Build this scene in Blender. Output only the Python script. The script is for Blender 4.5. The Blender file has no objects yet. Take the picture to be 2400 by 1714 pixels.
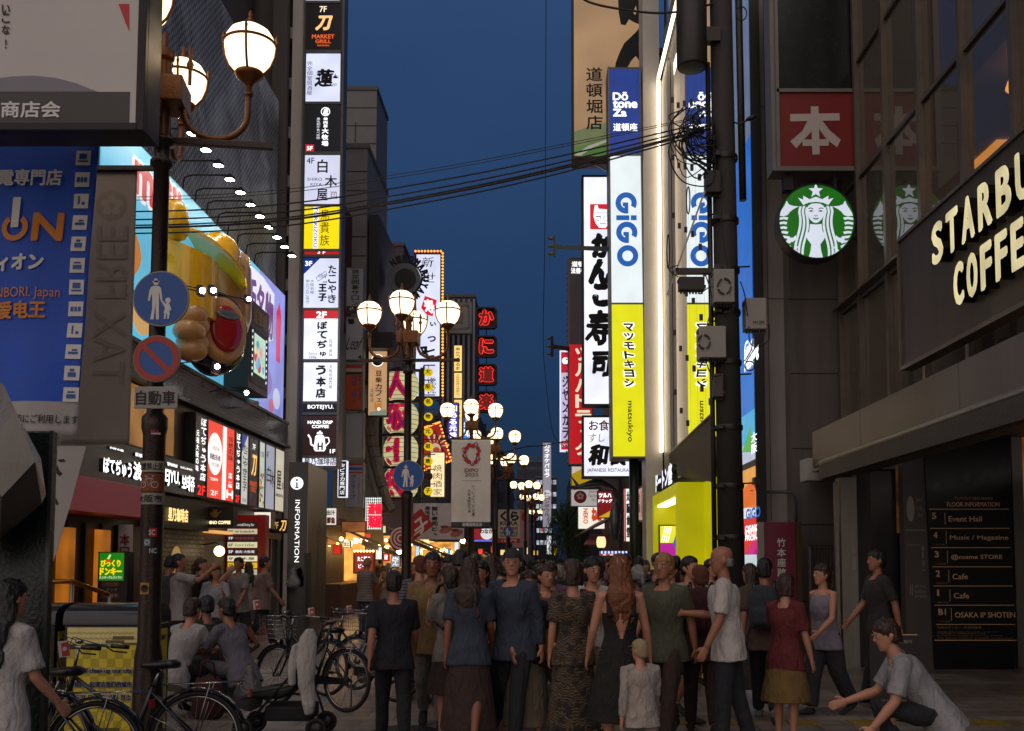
import bpy,bmesh,math,random
from mathutils import Vector,Matrix,noise
R=math.radians
random.seed(7)
SC=bpy.context.scene
COL=SC.collection
# ---------------------------------------------------------------- camera
F,CX,CY,EYE,TILT=2333.3,1267.0,1154.0,1.6,R(4.0)
cam_d=bpy.data.cameras.new('camera')
cam=bpy.data.objects.new('camera',cam_d); COL.objects.link(cam)
cam.location=(0,0,EYE); cam.rotation_euler=(R(90)+TILT,0,0)
cam_d.lens=35.0; cam_d.sensor_width=36.0
cam_d.shift_x=(1200-CX)/2400; cam_d.shift_y=(CY-857)/2400
cam_d.clip_start=.05; cam_d.clip_end=3000
SC.camera=cam
# ---------------------------------------------------------------- sky, dusk light, exposure
W=bpy.data.worlds.new('World'); SC.world=W; W.use_nodes=True
nt=W.node_tree
sky=nt.nodes.new('ShaderNodeTexSky'); sky.sky_type='NISHITA'; sky.sun_disc=False
sky.sun_elevation=R(2.0); sky.sun_rotation=R(180); sky.ozone_density=6.0; sky.air_density=1.0; sky.dust_density=.3
bw=nt.nodes.new('ShaderNodeRGBToBW'); nt.links.new(sky.outputs[0],bw.inputs[0])
tc=nt.nodes.new('ShaderNodeTexCoord'); sx=nt.nodes.new('ShaderNodeSeparateXYZ')
nt.links.new(tc.outputs['Generated'],sx.inputs[0])
rp=nt.nodes.new('ShaderNodeValToRGB'); nt.links.new(sx.outputs['Z'],rp.inputs[0])
rp.color_ramp.elements[0].position=0.0; rp.color_ramp.elements[0].color=(.0105,.0185,.043,1)
rp.color_ramp.elements[1].position=.55; rp.color_ramp.elements[1].color=(.034,.076,.182,1)
for pos,c in ((.10,(.0125,.026,.061)),(.22,(.0165,.040,.097)),(.40,(.0255,.060,.146))):
 e=rp.color_ramp.elements.new(pos); e.color=c+(1,)
mixs=nt.nodes.new('ShaderNodeMix'); mixs.data_type='RGBA'; mixs.blend_type='ADD'; mixs.inputs[0].default_value=.02
nt.links.new(rp.outputs[0],mixs.inputs[6]); nt.links.new(sky.outputs[0],mixs.inputs[7])
# thin uneven cloud so that the dusk sky is not a clean ramp
nz=nt.nodes.new('ShaderNodeTexNoise'); nz.inputs['Scale'].default_value=2.2; nz.inputs['Detail'].default_value=5
mpn=nt.nodes.new('ShaderNodeMapping'); mpn.inputs['Scale'].default_value=(1,1,3.5)
nt.links.new(tc.outputs['Generated'],mpn.inputs[0]); nt.links.new(mpn.outputs[0],nz.inputs['Vector'])
mr=nt.nodes.new('ShaderNodeMapRange'); mr.inputs['To Min'].default_value=.74; mr.inputs['To Max'].default_value=1.26
nt.links.new(nz.outputs[0],mr.inputs[0])
mulc=nt.nodes.new('ShaderNodeVectorMath'); mulc.operation='SCALE'
nt.links.new(mixs.outputs[2],mulc.inputs[0]); nt.links.new(mr.outputs[0],mulc.inputs['Scale'])
bg=nt.nodes['Background']; nt.links.new(mulc.outputs[0],bg.inputs[0]); bg.inputs[1].default_value=.84
sun_d=bpy.data.lights.new('sun','SUN'); sun_d.energy=1.65; sun_d.angle=R(110); sun_d.color=(1,.82,.68)
sun=bpy.data.objects.new('sun',sun_d); COL.objects.link(sun); sun.rotation_euler=(R(58),0,R(-26))
SC.view_settings.view_transform='Standard'; SC.view_settings.look='None'
SC.view_settings.exposure=0.0; SC.view_settings.gamma=1.0
SC.render.engine='CYCLES'
SC.cycles.max_bounces=6; SC.cycles.diffuse_bounces=3; SC.cycles.glossy_bounces=4; SC.cycles.transmission_bounces=4
SC.cycles.transparent_max_bounces=8; SC.cycles.sample_clamp_indirect=4.0; SC.cycles.use_denoising=True
LAMP=250.0 # watts of the lamp in a street lamp globe
SIGN=1.0 # radiance of a white light box
# ---------------------------------------------------------------- pixel -> world
_ct,_st=math.cos(TILT),math.sin(TILT)
def ray(px,py):
 a,b=(px-CX)/F,-(py-CY)/F
 return Vector((a,_ct-b*_st,_st+b*_ct))
def P(px,py,Y):
 d=ray(px,py); t=Y/d.y
 return Vector((d.x*t,Y,EYE+d.z*t))
def PX(px,py,X):
 d=ray(px,py); t=X/d.x
 return Vector((X,d.y*t,EYE+d.z*t))
def lin(c):
 if isinstance(c,str):
  c=tuple(int(c[i:i+2],16) for i in (0,2,4))
 return tuple(((v/255)/12.92 if v/255<=.04045 else ((v/255+.055)/1.055)**2.4) for v in c)
# ---------------------------------------------------------------- materials
_M={}
def pm(key,col=None,rough=.6,metal=0.,var=.18,scale=6.,bump=.0,bscale=40.,spec=.5,coat=0.,streak=False):
 if key in _M:return _M[key]
 m=bpy.data.materials.new(key); m.use_nodes=True; t=m.node_tree; b=t.nodes['Principled BSDF']
 c=lin(col) if isinstance(col,str) else col
 b.inputs['Roughness'].default_value=rough; b.inputs['Metallic'].default_value=metal
 b.inputs['Specular IOR Level'].default_value=spec; b.inputs['Coat Weight'].default_value=coat
 tcn=t.nodes.new('ShaderNodeTexCoord')
 src=tcn.outputs['Object']
 if streak:
  mp=t.nodes.new('ShaderNodeMapping'); mp.inputs['Scale'].default_value=(1,1,.12)
  t.links.new(src,mp.inputs[0]); src=mp.outputs[0]
 if var>0:
  n=t.nodes.new('ShaderNodeTexNoise'); n.inputs['Scale'].default_value=scale; n.inputs['Detail'].default_value=6
  n.inputs['Roughness'].default_value=.65
  t.links.new(src,n.inputs['Vector'])
  mx=t.nodes.new('ShaderNodeMapRange'); mx.inputs[1].default_value=.25; mx.inputs[2].default_value=.75
  mx.inputs[3].default_value=1-var; mx.inputs[4].default_value=1+var
  t.links.new(n.outputs[0],mx.inputs[0])
  vm=t.nodes.new('ShaderNodeVectorMath'); vm.operation='SCALE'; vm.inputs[0].default_value=c
  t.links.new(mx.outputs[0],vm.inputs['Scale']); t.links.new(vm.outputs[0],b.inputs['Base Color'])
  rr=t.nodes.new('ShaderNodeMapRange'); rr.inputs[3].default_value=max(.03,rough-.12); rr.inputs[4].default_value=min(1,rough+.12)
  t.links.new(n.outputs[0],rr.inputs[0]); t.links.new(rr.outputs[0],b.inputs['Roughness'])
 else:
  b.inputs['Base Color'].default_value=c+(1,)
 if bump>0:
  n2=t.nodes.new('ShaderNodeTexNoise'); n2.inputs['Scale'].default_value=bscale; n2.inputs['Detail'].default_value=4
  t.links.new(tcn.outputs['Object'],n2.inputs['Vector'])
  bp=t.nodes.new('ShaderNodeBump'); bp.inputs['Strength'].default_value=bump; bp.inputs['Distance'].default_value=.02
  t.links.new(n2.outputs[0],bp.inputs['Height']); t.links.new(bp.outputs[0],b.inputs['Normal'])
 _M[key]=m
 return m
def em(col,s=1.0,var=.06,sample=True,scale=1.6):
 """a surface that gives off light: light box, tube, lit lettering"""
 key='lit_%s_%.2f_%.2f_%d'%(col,s,var,sample)
 if key in _M:return _M[key]
 m=bpy.data.materials.new(key); m.use_nodes=True; t=m.node_tree; b=t.nodes['Principled BSDF']
 c=lin(col)
 b.inputs['Base Color'].default_value=tuple(x*.25 for x in c)+(1,); b.inputs['Roughness'].default_value=.35
 b.inputs['Emission Color'].default_value=c+(1,); b.inputs['Emission Strength'].default_value=s*SIGN
 if var>0:
  tcn=t.nodes.new('ShaderNodeTexCoord'); n=t.nodes.new('ShaderNodeTexNoise'); n.inputs['Scale'].default_value=scale
  n.inputs['Detail'].default_value=1
  t.links.new(tcn.outputs['Object'],n.inputs['Vector'])
  mr_=t.nodes.new('ShaderNodeMapRange'); mr_.inputs[1].default_value=.3; mr_.inputs[2].default_value=.7
  mr_.inputs[3].default_value=s*SIGN*(1-var); mr_.inputs[4].default_value=s*SIGN*(1+var)
  t.links.new(n.outputs[0],mr_.inputs[0]); t.links.new(mr_.outputs[0],b.inputs['Emission Strength'])
 if not sample:
  try:m.cycles.emission_sampling='NONE'
  except Exception:pass
 _M[key]=m
 return m
def brickm(key,c1,c2,mortar,w=.22,h=.075,rough=.7,axes='YZ',msize=.012,bump=.6):
 if key in _M:return _M[key]
 m=bpy.data.materials.new(key); m.use_nodes=True; t=m.node_tree; b=t.nodes['Principled BSDF']
 tcn=t.nodes.new('ShaderNodeTexCoord'); sp=t.nodes.new('ShaderNodeSeparateXYZ'); cb=t.nodes.new('ShaderNodeCombineXYZ')
 t.links.new(tcn.outputs['Object'],sp.inputs[0])
 t.links.new(sp.outputs[axes[0]],cb.inputs[0]); t.links.new(sp.outputs[axes[1]],cb.inputs[1])
 br=t.nodes.new('ShaderNodeTexBrick'); br.inputs['Scale'].default_value=1; br.inputs['Brick Width'].default_value=w
 br.inputs['Row Height'].default_value=h; br.inputs['Mortar Size'].default_value=msize
 br.inputs['Color1'].default_value=lin(c1)+(1,); br.inputs['Color2'].default_value=lin(c2)+(1,); br.inputs['Mortar'].default_value=lin(mortar)+(1,)
 t.links.new(cb.outputs[0],br.inputs['Vector'])
 n=t.nodes.new('ShaderNodeTexNoise'); n.inputs['Scale'].default_value=1.3; n.inputs['Detail'].default_value=8
 t.links.new(tcn.outputs['Object'],n.inputs['Vector'])
 mr_=t.nodes.new('ShaderNodeMapRange'); mr_.inputs[1].default_value=.3; mr_.inputs[2].default_value=.7; mr_.inputs[3].default_value=.55; mr_.inputs[4].default_value=1.3
 t.links.new(n.outputs[0],mr_.inputs[0])
 vm=t.nodes.new('ShaderNodeVectorMath'); vm.operation='SCALE'
 t.links.new(br.outputs['Color'],vm.inputs[0]); t.links.new(mr_.outputs[0],vm.inputs['Scale']); t.links.new(vm.outputs[0],b.inputs['Base Color'])
 bp=t.nodes.new('ShaderNodeBump'); bp.inputs['Strength'].default_value=bump; bp.inputs['Distance'].default_value=.01; bp.invert=True
 t.links.new(br.outputs['Fac'],bp.inputs['Height']); t.links.new(bp.outputs[0],b.inputs['Normal'])
 rr=t.nodes.new('ShaderNodeMapRange'); rr.inputs[3].default_value=max(.05,rough-.2); rr.inputs[4].default_value=min(1,rough+.15)
 t.links.new(n.outputs[0],rr.inputs[0]); t.links.new(rr.outputs[0],b.inputs['Roughness'])
 _M[key]=m
 return m
def meshm(key,c1,c2,per=.09):
 """fine diagonal netting"""
 if key in _M:return _M[key]
 m=bpy.data.materials.new(key); m.use_nodes=True; t=m.node_tree; b=t.nodes['Principled BSDF']
 tcn=t.nodes.new('ShaderNodeTexCoord'); wv=[]
 for a in (1,-1):
  mp=t.nodes.new('ShaderNodeMapping'); mp.inputs['Rotation'].default_value=(R(45*a),0,0)
  t.links.new(tcn.outputs['Object'],mp.inputs[0])
  w=t.nodes.new('ShaderNodeTexWave'); w.bands_direction='Y'; w.inputs['Scale'].default_value=.314/per
  t.links.new(mp.outputs[0],w.inputs['Vector']); wv.append(w)
 mxm=t.nodes.new('ShaderNodeMath'); mxm.operation='MULTIPLY'
 t.links.new(wv[0].outputs['Fac'],mxm.inputs[0]); t.links.new(wv[1].outputs['Fac'],mxm.inputs[1])
 n=t.nodes.new('ShaderNodeTexNoise'); n.inputs['Scale'].default_value=.7; n.inputs['Detail'].default_value=8; n.inputs['Distortion'].default_value=.6
 t.links.new(tcn.outputs['Object'],n.inputs['Vector'])
 r=t.nodes.new('ShaderNodeValToRGB'); r.color_ramp.elements[0].color=lin(c1)+(1,); r.color_ramp.elements[1].color=lin(c2)+(1,)
 ad=t.nodes.new('ShaderNodeMath'); ad.operation='MULTIPLY_ADD'; ad.inputs[1].default_value=.7
 n2=t.nodes.new('ShaderNodeMapRange'); n2.inputs[1].default_value=.35; n2.inputs[2].default_value=.7
 n2.inputs[3].default_value=-.2; n2.inputs[4].default_value=.55
 t.links.new(n.outputs[0],n2.inputs[0]); t.links.new(mxm.outputs[0],ad.inputs[0]); t.links.new(n2.outputs[0],ad.inputs[2])
 t.links.new(ad.outputs[0],r.inputs[0]); t.links.new(r.outputs[0],b.inputs['Base Color'])
 b.inputs['Roughness'].default_value=.38
 bp=t.nodes.new('ShaderNodeBump'); bp.inputs['Strength'].default_value=.8; bp.inputs['Distance'].default_value=.04
 t.links.new(mxm.outputs[0],bp.inputs['Height'])
 bp2=t.nodes.new('ShaderNodeBump'); bp2.inputs['Strength'].default_value=.9; bp2.inputs['Distance'].default_value=.25
 t.links.new(n.outputs[0],bp2.inputs['Height']); t.links.new(bp2.outputs[0],bp.inputs['Normal'])
 t.links.new(bp.outputs[0],b.inputs['Normal'])
 _M[key]=m
 return m
def glassm(key,col,rough=.03,spec=1.0,ior=2.2,trans=0.):
 if key in _M:return _M[key]
 m=bpy.data.materials.new(key); m.use_nodes=True; b=m.node_tree.nodes['Principled BSDF']
 b.inputs['Base Color'].default_value=lin(col)+(1,); b.inputs['Roughness'].default_value=rough
 b.inputs['IOR'].default_value=ior; b.inputs['Specular IOR Level'].default_value=spec; b.inputs['Transmission Weight'].default_value=trans
 _M[key]=m
 return m
# ---------------------------------------------------------------- mesh builder
class MB:
 def __init__(s):s.v=[]; s.f=[]; s.m=[]; s.s=[]; s.mats=[]
 def mi(s,mat):
  if mat not in s.mats:s.mats.append(mat)
  return s.mats.index(mat)
 def add(s,vs,fs,mat,smooth=False):
  o=len(s.v); k=s.mi(mat)
  s.v+=[tuple(p) for p in vs]
  for f in fs:
   s.f.append([o+i for i in f]); s.m.append(k); s.s.append(smooth)
  return s
 def box(s,a,b,mat):
  (x0,y0,z0),(x1,y1,z1)=[tuple(map(min,zip(a,b))),tuple(map(max,zip(a,b)))]
  vs=[(x0,y0,z0),(x1,y0,z0),(x1,y1,z0),(x0,y1,z0),(x0,y0,z1),(x1,y0,z1),(x1,y1,z1),(x0,y1,z1)]
  return s.add(vs,[(0,3,2,1),(4,5,6,7),(0,1,5,4),(1,2,6,5),(2,3,7,6),(3,0,4,7)],mat)
 def hull8(s,vs,mat):
  return s.add(vs,[(0,3,2,1),(4,5,6,7),(0,1,5,4),(1,2,6,5),(2,3,7,6),(3,0,4,7)],mat)
 def quad(s,a,b,c,d,mat):return s.add([a,b,c,d],[(0,1,2,3)],mat)
 def tube(s,pts,r,mat,n=10,cap=True,closed=False,smooth=True):
  pts=[Vector(p) for p in pts]; N=len(pts)
  rs=r if isinstance(r,(list,tuple)) else [r]*N
  vs=[]; up=None
  for i,p in enumerate(pts):
   if closed:t=pts[(i+1)%N]-pts[i-1]
   else:t=pts[min(i+1,N-1)]-pts[max(i-1,0)]
   t=t.normalized() if t.length>1e-9 else Vector((0,0,1))
   if up is None:up=Vector((0,0,1)) if abs(t.z)<.9 else Vector((1,0,0))
   u=t.cross(up)
   if u.length<1e-5:u=t.orthogonal()
   u.normalize(); w=u.cross(t).normalized(); up=w
   for k in range(n):
    a=2*math.pi*k/n
    vs.append(p+(u*math.cos(a)+w*math.sin(a))*rs[i])
  fs=[]
  for i in range(N if closed else N-1):
   j=(i+1)%N
   for k in range(n):
    fs.append((i*n+k,i*n+(k+1)%n,j*n+(k+1)%n,j*n+k))
  s.add(vs,fs,mat,smooth)
  if cap and not closed:
   o=len(s.v)-len(vs); k_=s.mi(mat)
   s.f.append([o+k for k in range(n)][::-1]); s.m.append(k_); s.s.append(False)
   s.f.append([o+(N-1)*n+k for k in range(n)]); s.m.append(k_); s.s.append(False)
  return s
 def lathe(s,prof,mat,c=(0,0,0),n=24,axis='Z',smooth=True):
  vs=[]; fs=[]
  for (r,h) in prof:
   for k in range(n):
    a=2*math.pi*k/n; x,y=r*math.cos(a),r*math.sin(a)
    p={'Z':(x,y,h),'Y':(x,h,y),'X':(h,x,y)}[axis]
    vs.append((p[0]+c[0],p[1]+c[1],p[2]+c[2]))
  for i in range(len(prof)-1):
   for k in range(n):
    q=(i*n+k,i*n+(k+1)%n,(i+1)*n+(k+1)%n,(i+1)*n+k)
    fs.append(q if axis!='Y' else q[::-1])
  return s.add(vs,fs,mat,smooth)
 def ell(s,c,r,mat,n=20,m=12):
  prof=[]
  vs=[]; fs=[]
  for i in range(m+1):
   th=math.pi*i/m-math.pi/2
   for k in range(n):
    a=2*math.pi*k/n
    vs.append((c[0]+r[0]*math.cos(th)*math.cos(a),c[1]+r[1]*math.cos(th)*math.sin(a),c[2]+r[2]*math.sin(th)))
  for i in range(m):
   for k in range(n):
    fs.append((i*n+k,i*n+(k+1)%n,(i+1)*n+(k+1)%n,(i+1)*n+k))
  return s.add(vs,fs,mat,True)
 def loft(s,rings,mat,n=14,smooth=True):
  """rings: (centre, u, w) with u, w half axes as vectors"""
  vs=[]; fs=[]
  for c,u,w in rings:
   c,u,w=Vector(c),Vector(u),Vector(w)
   for k in range(n):
    a=2*math.pi*k/n
    vs.append(c+u*math.cos(a)+w*math.sin(a))
  for i in range(len(rings)-1):
   for k in range(n):fs.append((i*n+k,i*n+(k+1)%n,(i+1)*n+(k+1)%n,(i+1)*n+k))
  fs.append(tuple(range(n))[::-1]); fs.append(tuple((len(rings)-1)*n+k for k in range(n)))
  return s.add(vs,fs,mat,smooth)
 def ext(s,poly,fr,n0,n1,mat):
  """polygon in a frame's (u,v), extruded along its normal from n0 to n1"""
  N=len(poly)
  ar=sum(poly[i][0]*poly[(i+1)%N][1]-poly[(i+1)%N][0]*poly[i][1] for i in range(N))
  if ar<0:poly=poly[::-1]
  vs=[fr(u,v,n0) for u,v in poly]+[fr(u,v,n1) for u,v in poly]
  fs=[tuple(range(N))[::-1],tuple(range(N,2*N))]+[(i,(i+1)%N,N+(i+1)%N,N+i) for i in range(N)]
  return s.add(vs,fs,mat)
 def build(s,name,parent=None,off=(0,0,0),bevel=0.,bseg=2):
  me=bpy.data.meshes.new(name)
  me.from_pydata([(p[0]-off[0],p[1]-off[1],p[2]-off[2]) for p in s.v],[],s.f)
  for m in s.mats:me.materials.append(m)
  me.polygons.foreach_set('material_index',s.m); me.polygons.foreach_set('use_smooth',s.s)
  if bevel>0:
   bm=bmesh.new(); bm.from_mesh(me)
   es=[e for e in bm.edges if len(e.link_faces)==2 and e.calc_face_angle(0)>.6]
   bmesh.ops.bevel(bm,geom=es,offset=bevel,segments=bseg,affect='EDGES',profile=.6,clamp_overlap=True)
   bm.to_mesh(me); bm.free()
  me.update()
  o=bpy.data.objects.new(name,me); COL.objects.link(o)
  if parent is not None:o.parent=parent
  return o
def frame_front(Y):
 return lambda u,v,n:(u,Y-n,v)
def frame_left(X):
 return lambda u,v,n:(X+n,u,v)
def frame_right(X):
 return lambda u,v,n:(X-n,-u,v)
def frame_gen(o,u,v):
 o,u,v=Vector(o),Vector(u).normalized(),Vector(v).normalized(); n_=u.cross(v)
 return lambda a,b,c:tuple(o+u*a+v*b+n_*c)
# ---------------------------------------------------------------- lettering
_G={}
def glyphs(body,bold=0.):
 key=(body,round(bold,4))
 if key in _G:return _G[key]
 cu=bpy.data.curves.new('t','FONT'); cu.body=body; cu.size=1; cu.offset=bold; cu.resolution_u=3
 o=bpy.data.objects.new('t',cu); COL.objects.link(o)
 dg=bpy.context.evaluated_depsgraph_get(); me=bpy.data.meshes.new_from_object(o.evaluated_get(dg))
 vs=[(v.co.x,v.co.y) for v in me.vertices]; fs=[tuple(p.vertices) for p in me.polygons]
 bpy.data.objects.remove(o); bpy.data.curves.remove(cu); bpy.data.meshes.remove(me)
 _G[key]=(vs,fs)
 return _G[key]
def text(mb,fr,body,box,mat,n=.004,vert=False,heavy=0.,flip=1,rot=0,shear=0.,fit=True,wob=0.,depth=0.,cell=False):
 """body fitted into box (u0,v0,u1,v1) of frame fr; heavy = extra stroke width as a share of the letter height; vert = stacked letters; rot in quarter turns clockwise"""
 u0,v0,u1,v1=box
 if u0>u1:u0,u1=u1,u0
 if v0>v1:v0,v1=v1,v0
 if vert:
  k=len(body); h=(v1-v0)/k
  for i,ch in enumerate(body):
   if ch==' ':continue
   if ch=='ー':
    text(mb,fr,'|',(u0+(u1-u0)*.42,v1-(i+.9)*h,u0+(u1-u0)*.58,v1-(i+.1)*h),mat,n,heavy=heavy,depth=depth); continue
   small=ch in 'ッっゃゅょァィェォ、・。'
   uu0,uu1=(u0,u1) if not small else (u0+(u1-u0)*.3,u1-(u1-u0)*.05)
   vv0,vv1=v1-(i+.93)*h,v1-(i+.07)*h
   if small:vv0+=.12*h; vv1-=.22*h
   text(mb,fr,ch,(uu0,vv0,uu1,vv1),mat,n,False,heavy,flip,rot,shear,fit,wob,depth)
  return
 vs,fs=glyphs(body)
 if not vs:return
 xs=[p[0] for p in vs]; ys=[p[1] for p in vs]
 x0,x1,y0,y1=min(xs),max(xs),min(ys),max(ys)
 cu,cv=(u0+u1)/2,(v0+v1)/2
 bw_,bh=u1-u0,v1-v0
 if rot%2:bw_,bh=bh,bw_
 sxx,syy=bw_/max(x1-x0,1e-4),bh/max(y1-y0,1e-4)
 if not fit:sxx=syy=min(sxx,syy)
 hv=heavy*bh
 offs=[(0,0)]
 if heavy>0:k_=6 if bh<.45 else 14; offs+=[(hv*math.cos(6.2832*i/k_),hv*math.sin(6.2832*i/k_)) for i in range(k_)]
 sxx*=(1-2*hv/max(bw_,1e-6)); syy*=(1-2*heavy)
 for q,(ox,oy) in enumerate(offs):
  pts=[]
  for (x,y) in vs:
   a=(x-(x0+x1)/2)*sxx+ox; b=(y-(y0+y1)/2)*syy+oy
   a+=shear*b
   if wob:
    w1=noise.noise(Vector((x*5+q*.3,y*5,q*.1+sum(map(ord,body))%17))); w2=noise.noise(Vector((x*5+9,y*5,3.3+q*.1)))
    a+=wob*bh*w1; b+=wob*bh*w2
   a*=flip
   for _ in range(rot%4):a,b=b,-a
   pts.append((cu+a,cv+b))
  nn=n+q*.0004
  base=[fr(a,b,nn) for a,b in pts]
  mb.add(base,fs,mat)
  if depth>0 and q==0:
   # sides of raised letters
   ec={}
   for f in fs:
    for i in range(len(f)):
     e=(f[i],f[(i+1)%len(f)]); ec.setdefault(tuple(sorted(e)),[]).append(e)
   lo=[fr(a,b,n-depth) for a,b in pts]; N=len(pts)
   mb.add(base+lo,[(e[0][1],e[0][0],N+e[0][0],N+e[0][1]) for e in ec.values() if len(e)==1],SIDE.get(mat.name,mat))
SIDE={}
# ---------------------------------------------------------------- things
def tag(o,label,cat,group=None,kind=None):
 if label:o['label']=label
 if cat:o['category']=cat
 if group:o['group']=group
 if kind:o['kind']=kind
 return o
class Thing:
 def __init__(s,name,label,cat,loc=(0,0,0),group=None,rz=0.):
  s.loc=Vector(loc); s.o=bpy.data.objects.new(name,None); COL.objects.link(s.o)
  s.o.location=loc; s.o.rotation_euler.z=rz; s.o.empty_display_size=.2
  tag(s.o,label,cat,group)
 def part(s,name,mb,parent=None,label=None,bevel=0.,kind=None,local=False):
  o=mb.build(name,parent if parent is not None else s.o,(0,0,0) if local else tuple(s.loc),bevel)
  if label:o['label']=label
  if kind:o['kind']=kind
  return o
def structure(name,mb):
 o=mb.build(name); o['kind']='structure'; return o
def copy_tree(o,parent=None):
 c=o.copy(); COL.objects.link(c)
 if parent is not None:c.parent=parent
 for ch in list(o.children):copy_tree(ch,c)
 return c
class Front:
 """a frontal plane at depth Y, addressed in photograph pixels"""
 def __init__(s,Y):s.Y=Y; s.fr=frame_front(Y)
 def b(s,x0,y0,x1,y1):
  ym,xm=(y0+y1)/2,(x0+x1)/2
  return (P(x0,ym,s.Y).x,P(xm,y1,s.Y).z,P(x1,ym,s.Y).x,P(xm,y0,s.Y).z)
 def rect(s,mb,x0,y0,x1,y1,n0,n1,mat):
  a,c,b_,d=s.b(x0,y0,x1,y1)
  mb.box((a,s.Y-n1,c),(b_,s.Y-n0,d),mat)
 def poly(s,mb,pts,n0,n1,mat):
  q=[P(x,y,s.Y) for x,y in pts]
  mb.ext([(p.x,p.z) for p in q],s.fr,n0,n1,mat)
 def disc(s,mb,x,y,r,n0,n1,mat,k=40,ry=None):
  p=P(x,y,s.Y); rr=r*s.Y/F; r2=(ry or r)*s.Y/F
  mb.ext([(p.x+rr*math.cos(2*math.pi*i/k),p.z+r2*math.sin(2*math.pi*i/k)) for i in range(k)],s.fr,n0,n1,mat)
 def ring(s,mb,x,y,r0,r1,n0,n1,mat,k=40):
  p=P(x,y,s.Y); a,b_=r0*s.Y/F,r1*s.Y/F
  for i in range(k):
   t0,t1=2*math.pi*i/k,2*math.pi*(i+1)/k
   q=[(p.x+rr*math.cos(t),p.z+rr*math.sin(t)) for rr,t in ((a,t0),(b_,t0),(b_,t1),(a,t1))]
   vs=[s.fr(u,v,n1) for u,v in q]+[s.fr(u,v,n0) for u,v in q]
   mb.add(vs,[(0,1,2,3),(5,6,2,1),(4,0,3,7)],mat)
 def text(s,mb,body,x0,y0,x1,y1,mat,n,**k):
  text(mb,s.fr,body,s.b(x0,y0,x1,y1),mat,n,**k)
 def line(s,mb,pts,w,n0,n1,mat):
  """a stroke of width w px through points"""
  for (xa,ya),(xb,yb) in zip(pts,pts[1:]):
   L=math.hypot(xb-xa,yb-ya) or 1; nx,ny=-(yb-ya)/L*w/2,(xb-xa)/L*w/2
   s.poly(mb,[(xa+nx,ya+ny),(xb+nx,yb+ny),(xb-nx,yb-ny),(xa-nx,ya-ny)],n0,n1,mat)
# ================================================================ palette
STEEL=pm('brushed_steel','8a8781',.38,.85,.25,3,.15,60,streak=True)
DSTEEL=pm('dark_steel','3a3836',.42,.7,.3,4,.2,50,streak=True)
ALU=pm('sign_frame_aluminium','6d6c6a',.4,.6,.2,5)
BLK=pm('black_paint','121212',.45,0,.3,8)
INK=pm('black_ink','0c0c0e',.6,0,0)
BLKGL=pm('gloss_black','0b0b0c',.12,0,.2,5)
RED=pm('red_print','b3141c',.5,0,.08)
DRED=pm('dark_red_print','6d0f18',.45,0,.15)
WHT=pm('white_print','cfcdc8',.5,0,.06)
DUSTW=pm('dusty_white','9a958d',.6,0,.14,3,.1,30)
GREYP=pm('grey_print','6f6c6a',.6,0,.1)
BLUEP=pm('sign_blue','0b4a94',.4,0,.1,4)
ORNG=pm('orange_print','c8780f',.5,0,.1)
YELP=pm('yellow_print','d0b010',.5,0,.1)
POST=pm('bronze_paint','2e2119',.35,.35,.35,7,.25,60)
ARMM=pm('ochre_brown_paint','6a3d16',.38,.3,.3,7,.2,50)
CONC=pm('concrete','6e6962',.8,0,.25,2,.3,25)
CABLE=pm('cable_rubber','0d0c0c',.5,0,0)
GOLD=pm('gold_print','b08432',.35,.6,.1)
PINKP=pm('pink_print','8d6a62',.6,0,.1)
PURP=pm('purple_print','4a3a8a',.5,0,.1)
E_W=em('eef0ff',1.08,.13,True,1.1); E_WB=em('dfe4ff',1.0,.13,True,1.1); E_WW=em('fff2d8',1.1,.06)
E_BLK=em('17141a',.8,.1,False); E_LET=em('ffffff',1.6,0,False); E_RED=em('d3202c',.9,.05); E_YEL=em('f5dc00',1.05,.04)
E_WARM=em('ffcf86',2.2,.1); E_DBLUE=em('0a2f8c',.9,.1); E_BROWN=em('30181a',.8,.1,False)
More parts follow.
